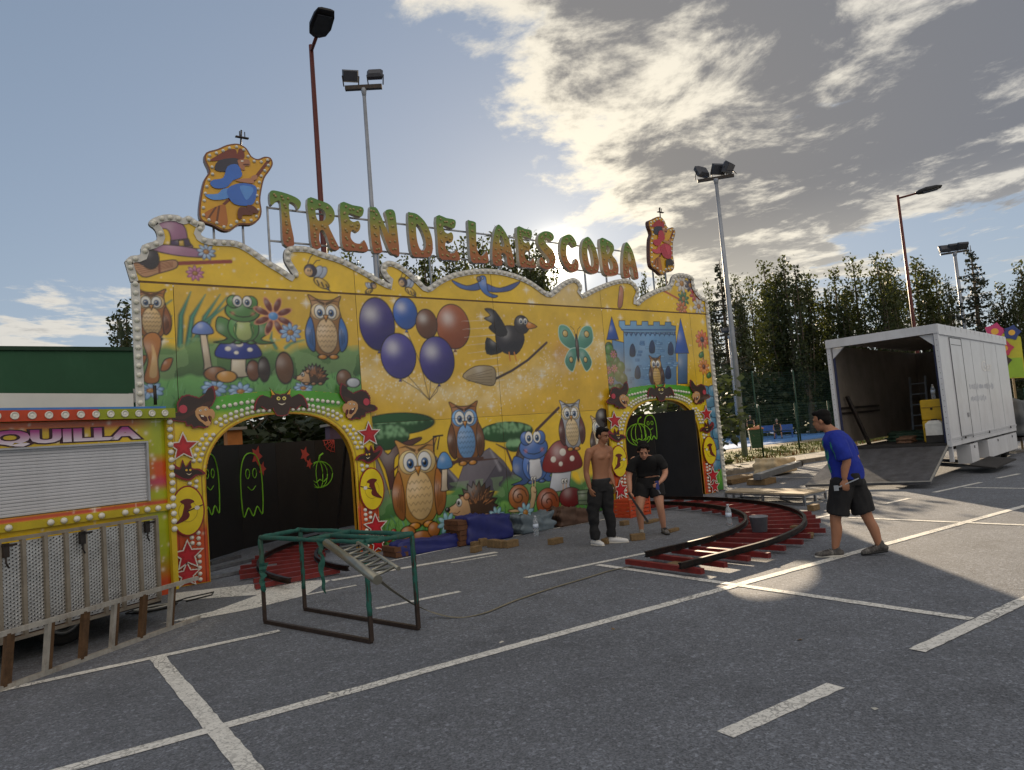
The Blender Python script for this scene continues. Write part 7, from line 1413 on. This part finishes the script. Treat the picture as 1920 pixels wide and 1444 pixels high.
def woman():
    t = person('woman in black shirt and shorts bending over the track with a bar', 8.2, 7.85); b = Blob()
    b.stack([(*J(.0, .06, .76), .175, .13, 0), (*J(0, .05, .86), .18, .14, 0), (*J(-.01, -.0, .97), .15, .12, 0), (*J(-.02, -.08, 1.08), .16, .125, 0), (*J(-.03, -.15, 1.17), .172, .115, 0), (*J(-.04, -.19, 1.235), .12, .085, 0), (*J(-.045, -.205, 1.26), .07, .06, 0)])
    b.limb([J(-.045, -.2, 1.235, .055), J(-.055, -.27, 1.27, .05), J(-.06, -.31, 1.30, .05)])
    b.limb([J(-.215, -.17, 1.195, .062), J(-.27, -.16, 1.08, .055), J(-.30, -.17, .95, .046), J(-.295, -.22, .83, .042), J(-.285, -.26, .72, .029)]); hand(b, J(-.285, -.26, .715), (.0, -.25, -1), (.9, -.2, 0), (.3, -.9, 0), .92)
    b.limb([J(.16, -.16, 1.195, .062), J(.22, -.14, 1.10, .055), J(.255, -.14, .98, .046), J(.225, -.24, .90, .042), J(.175, -.30, .845, .029)]); hand(b, J(.172, -.303, .842), (-.6, -.6, -.4), (-.3, -.3, .9), (-.3, .2, -.9), .92)
    b.limb([J(-.09, .04, .78, .105), J(-.125, -.03, .6, .085), J(-.145, -.08, .43, .06), J(-.135, -.03, .28, .056), J(-.12, .02, .1, .036)]); b.limb([J(.10, .05, .78, .105), J(.145, .0, .6, .085), J(.17, -.04, .45, .06), J(.20, .02, .28, .056), J(.225, .09, .1, .036)])
    head(t, b, J(-.075, -.36, 1.335), rad(4), rad(30), skinB, hairB, 'tied', 1.08); b.build('body', skinB, t, .0085)
    s_ = Blob(); s_.stack([(*J(-.005, .01, .93), .172, .138, 0), (*J(-.01, -.01, .98), .165, .135, 0), (*J(-.02, -.08, 1.08), .176, .14, 0), (*J(-.03, -.15, 1.17), .178, .122, 0), (*J(-.038, -.185, 1.225), .13, .09, 0), (*J(-.042, -.195, 1.245), .09, .07, 0)])
    s_.limb([J(-.13, -.17, 1.185, .066), J(-.205, -.17, 1.175, .066), J(-.252, -.165, 1.11, .064), J(-.282, -.165, 1.03, .062)], flat=True); s_.limb([J(.07, -.16, 1.185, .066), J(.15, -.155, 1.175, .066), J(.205, -.145, 1.11, .064), J(.24, -.14, 1.03, .062)], flat=True); s_.build('shirt', blk2, t, .009, 3)
    sh = Blob(); sh.stack([(*J(0, .06, .74), .19, .145, 0), (*J(0, .055, .83), .197, .155, 0), (*J(0, .03, .905), .178, .145, 0)]); sh.limb([J(-.095, .03, .77, .122), J(-.118, .0, .60, .115)], flat=True); sh.limb([J(.105, .04, .77, .122), J(.138, .01, .60, .115)], flat=True); sh.build('shorts', blk, t, .009, 3)
    g3_ = mat('grey_trainer', (96, 94, 94), .65, var=.5, vscale=26, dirt=((196, 194, 190), .6)); shoe(t, J(-.12, .02, .1), (-.11, -.17, 0), g3_, sol, .95); shoe(t, J(.225, .09, .1), (.29, -.09, 0), g3_, bls, .95)
    bar = thing('steel_bar', 'dark steel bar held in the right hand of the bending woman', 'bar', t.location, t.rotation_euler.z); p = Vector(J(-.282, -.30, .66)); q = Vector(J(-.02, -.34, .25)); d = (q - p).normalized(); MB().bar(p - d * .06, q, .04, .028).build('bar', mat('bar_steel', (74, 70, 70), .4, .7), bar)
    c = Vector(J(.125, -.35, .80)); ph = thing('blue_tool', 'small blue tool held in the left hand of the bending woman', 'tool', t.location, t.rotation_euler.z); MB().box(c, (.05, .03, .13), .3).build('grip', mat('tool_blue', (40, 52, 120), .5), ph); MB().bar(c - Vector((0, 0, .06)), c + Vector((.03, -.02, -.13)), .016).build('tip', steel, ph)
    return t
def man_blue():
    t = person('man in blue shirt and black shorts walking left past the track end', 7.98, 4.53); b = Blob(); ro = rad(62)
    b.stack([(*J(.03, 0, .86), .15, .125, ro), (*J(.03, 0, .96), .155, .14, ro), (*J(.0, 0, 1.10), .15, .148, ro), (*J(-.04, 0, 1.24), .17, .135, ro), (*J(-.085, 0, 1.36), .185, .115, ro), (*J(-.11, 0, 1.44), .12, .08, ro), (*J(-.13, 0, 1.48), .065, .06, ro)])
    b.limb([J(-.10, 0, 1.43, .078), J(-.16, -.0, 1.49, .064), J(-.20, 0, 1.54, .062)])
    b.limb([J(-.075, -.17, 1.375, .07), J(-.02, -.21, 1.27, .058), J(.02, -.22, 1.13, .048), J(.0, -.22, 1.03, .045), J(-.01, -.22, .93, .031)]); hand(b, J(-.008, -.22, .925), (.05, -.05, -1), (-1, -.2, 0), (.1, 1, 0), 1.05)
    b.limb([J(-.045, .19, 1.375, .068), J(.05, .21, 1.26, .056), J(.12, .2, 1.13, .047), J(.11, .12, 1.03, .043), J(.06, .1, .94, .03)]); hand(b, J(.06, .1, .935), (-.1, 0, -1), (-1, .2, 0), (0, -1, 0), 1.05)
    b.limb([J(-.03, -.06, .88, .11), J(-.085, -.06, .62, .085), J(-.115, -.06, .44, .062), J(-.105, -.05, .3, .062), J(-.125, -.05, .11, .04)]); b.limb([J(.08, .06, .88, .11), J(.16, .06, .62, .085), J(.235, .06, .42, .062), J(.29, .06, .30, .06), J(.335, .06, .13, .04)])
    head(t, b, J(-.235, -.01, 1.595), rad(-108), rad(8), skinC, hairB, 'short', 1.02); b.build('body', skinC, t, .0085)
    s_ = Blob(); s_.stack([(*J(.035, 0, .90), .178, .165, ro), (*J(.025, 0, .98), .174, .166, ro), (*J(-.005, 0, 1.10), .170, .168, ro), (*J(-.045, 0, 1.24), .188, .152, ro), (*J(-.085, 0, 1.36), .205, .13, ro), (*J(-.105, 0, 1.43), .15, .095, ro), (*J(-.12, 0, 1.465), .09, .075, ro)])
    s_.limb([J(-.085, -.13, 1.375, .098), J(-.045, -.20, 1.30, .085), J(.0, -.218, 1.14, .084)], flat=True); s_.limb([J(-.065, .14, 1.375, .096), J(.03, .205, 1.29, .082), J(.08, .21, 1.14, .082)], flat=True)
    blu = mat('blue_cotton', (20, 44, 150), .85, var=.12, vscale=9, bump=.35, bscale=16)
    sh = s_.build('shirt', blu, t, .009, 3)
    # green print across the chest of the shirt: its own material on the faces that point forward
    gp_ = mat('shirt_print', (40, 140, 120), .8, var=.5, vscale=22); sh.data.materials.append(gp_)
    for p in sh.data.polygons:
        if p.normal.x < -.86 and .98 < p.center.z < 1.36 and p.center.x < .0: p.material_index = 1
    st = Blob(); st.stack([(*J(.03, 0, .82), .175, .155, ro), (*J(.03, 0, .90), .178, .165, ro), (*J(.03, 0, .97), .168, .158, ro)]); st.limb([J(-.02, -.06, .85, .135), J(-.07, -.06, .66, .122), J(-.09, -.06, .50, .122)], flat=True); st.limb([J(.08, .06, .85, .135), J(.145, .06, .66, .122), J(.19, .06, .50, .122)], flat=True); st.build('shorts', blk, t, .009, 3)
    g2_ = mat('dark_trainer', (74, 70, 68), .65, var=.6, vscale=26, dirt=((190, 186, 178), .7)); shoe(t, J(-.125, -.05, .1), (-.335, -.09, 0), g2_, sol, 1.05, detail=bls); shoe(t, J(.345, .06, .1), (.16, .04, .0), g2_, bls, 1.05, heel=.035, detail=bls)
    w = thing('hand_tool', 'steel wrench held in the right hand of the man in blue', 'tool', t.location, t.rotation_euler.z); p = Vector(J(-.03, -.225, .845)); d = Vector((.92, .0, .38)); MB().bar(p - d * .05, p + d * .19, .022, .012).build('shaft', mat('tool_steel', (190, 192, 196), .3, .8), w); MB().box(p - d * .075, (.05, .02, .06)).build('jaw', MATS['tool_steel'], w)
    return t
man_shirtless(); woman(); man_blue()
# two distant figures at the court
def far_person(label, px, py, shirt, sit):
    x, y = G(px, py); t = person(label, x, y); t.location.z = .12; b = Blob(); hz = .48 if sit else .88
    b.stack([(0, 0, hz - .05, .16, .11, 0), (0, 0, hz + .2, .15, .1, 0), (0, -.02, hz + .45, .18, .11, 0), (0, -.02, hz + .55, .08, .07, 0)]); b.limb([(0, -.02, hz + .52, .055), (0, -.03, hz + .64, .05)])
    for s in (-1, 1):
        b.limb([(s * .19, 0, hz + .48, .055), (s * .25, -.03, hz + .22, .045), (s * .2, -.14, hz + .05, .03)]); hand(b, (s * .2, -.14, hz + .04), (0, -.6, -.8), (-s, 0, 0), (0, .8, -.6))
        b.limb([(s * .1, 0, hz, .09), (s * .2, -.38, hz - .02, .06), (s * .24, -.36, .1, .04)] if sit else [(s * .09, 0, hz, .09), (s * .11, -.02, .5, .06), (s * .12, 0, .1, .04)])
    c = (0, -.05, hz + .76); head(t, b, c, 0, rad(8), skinB, mat('hair_grey', (170, 166, 160), .7), 'short'); b.build('body', skinB, t, .02, 2)
    s_ = Blob(); s_.stack([(0, 0, hz - .08, .175, .125, 0), (0, 0, hz + .2, .165, .115, 0), (0, -.02, hz + .45, .195, .125, 0), (0, -.02, hz + .53, .1, .085, 0)]); s_.build('shirt', shirt, t, .02, 2)
    if sit: q = Blob(); [q.limb([(s * .1, 0, hz, .10), (s * .19, -.36, hz - .01, .075)]) for s in (-1, 1)]; q.build('shorts', blk, t, .02, 2)
    for s in (-1, 1): shoe(t, (s * .24, -.36, .1) if sit else (s * .12, 0, .1), (s * .26, -.56, 0) if sit else (s * .14, -.2, 0), bls, bls)
    return t
far_person('distant figure in dark shirt sitting on a blue court bench', 1460, 826, blk, True); far_person('distant figure in dark clothes standing beside the green bin', 1411, 829, blk, False)
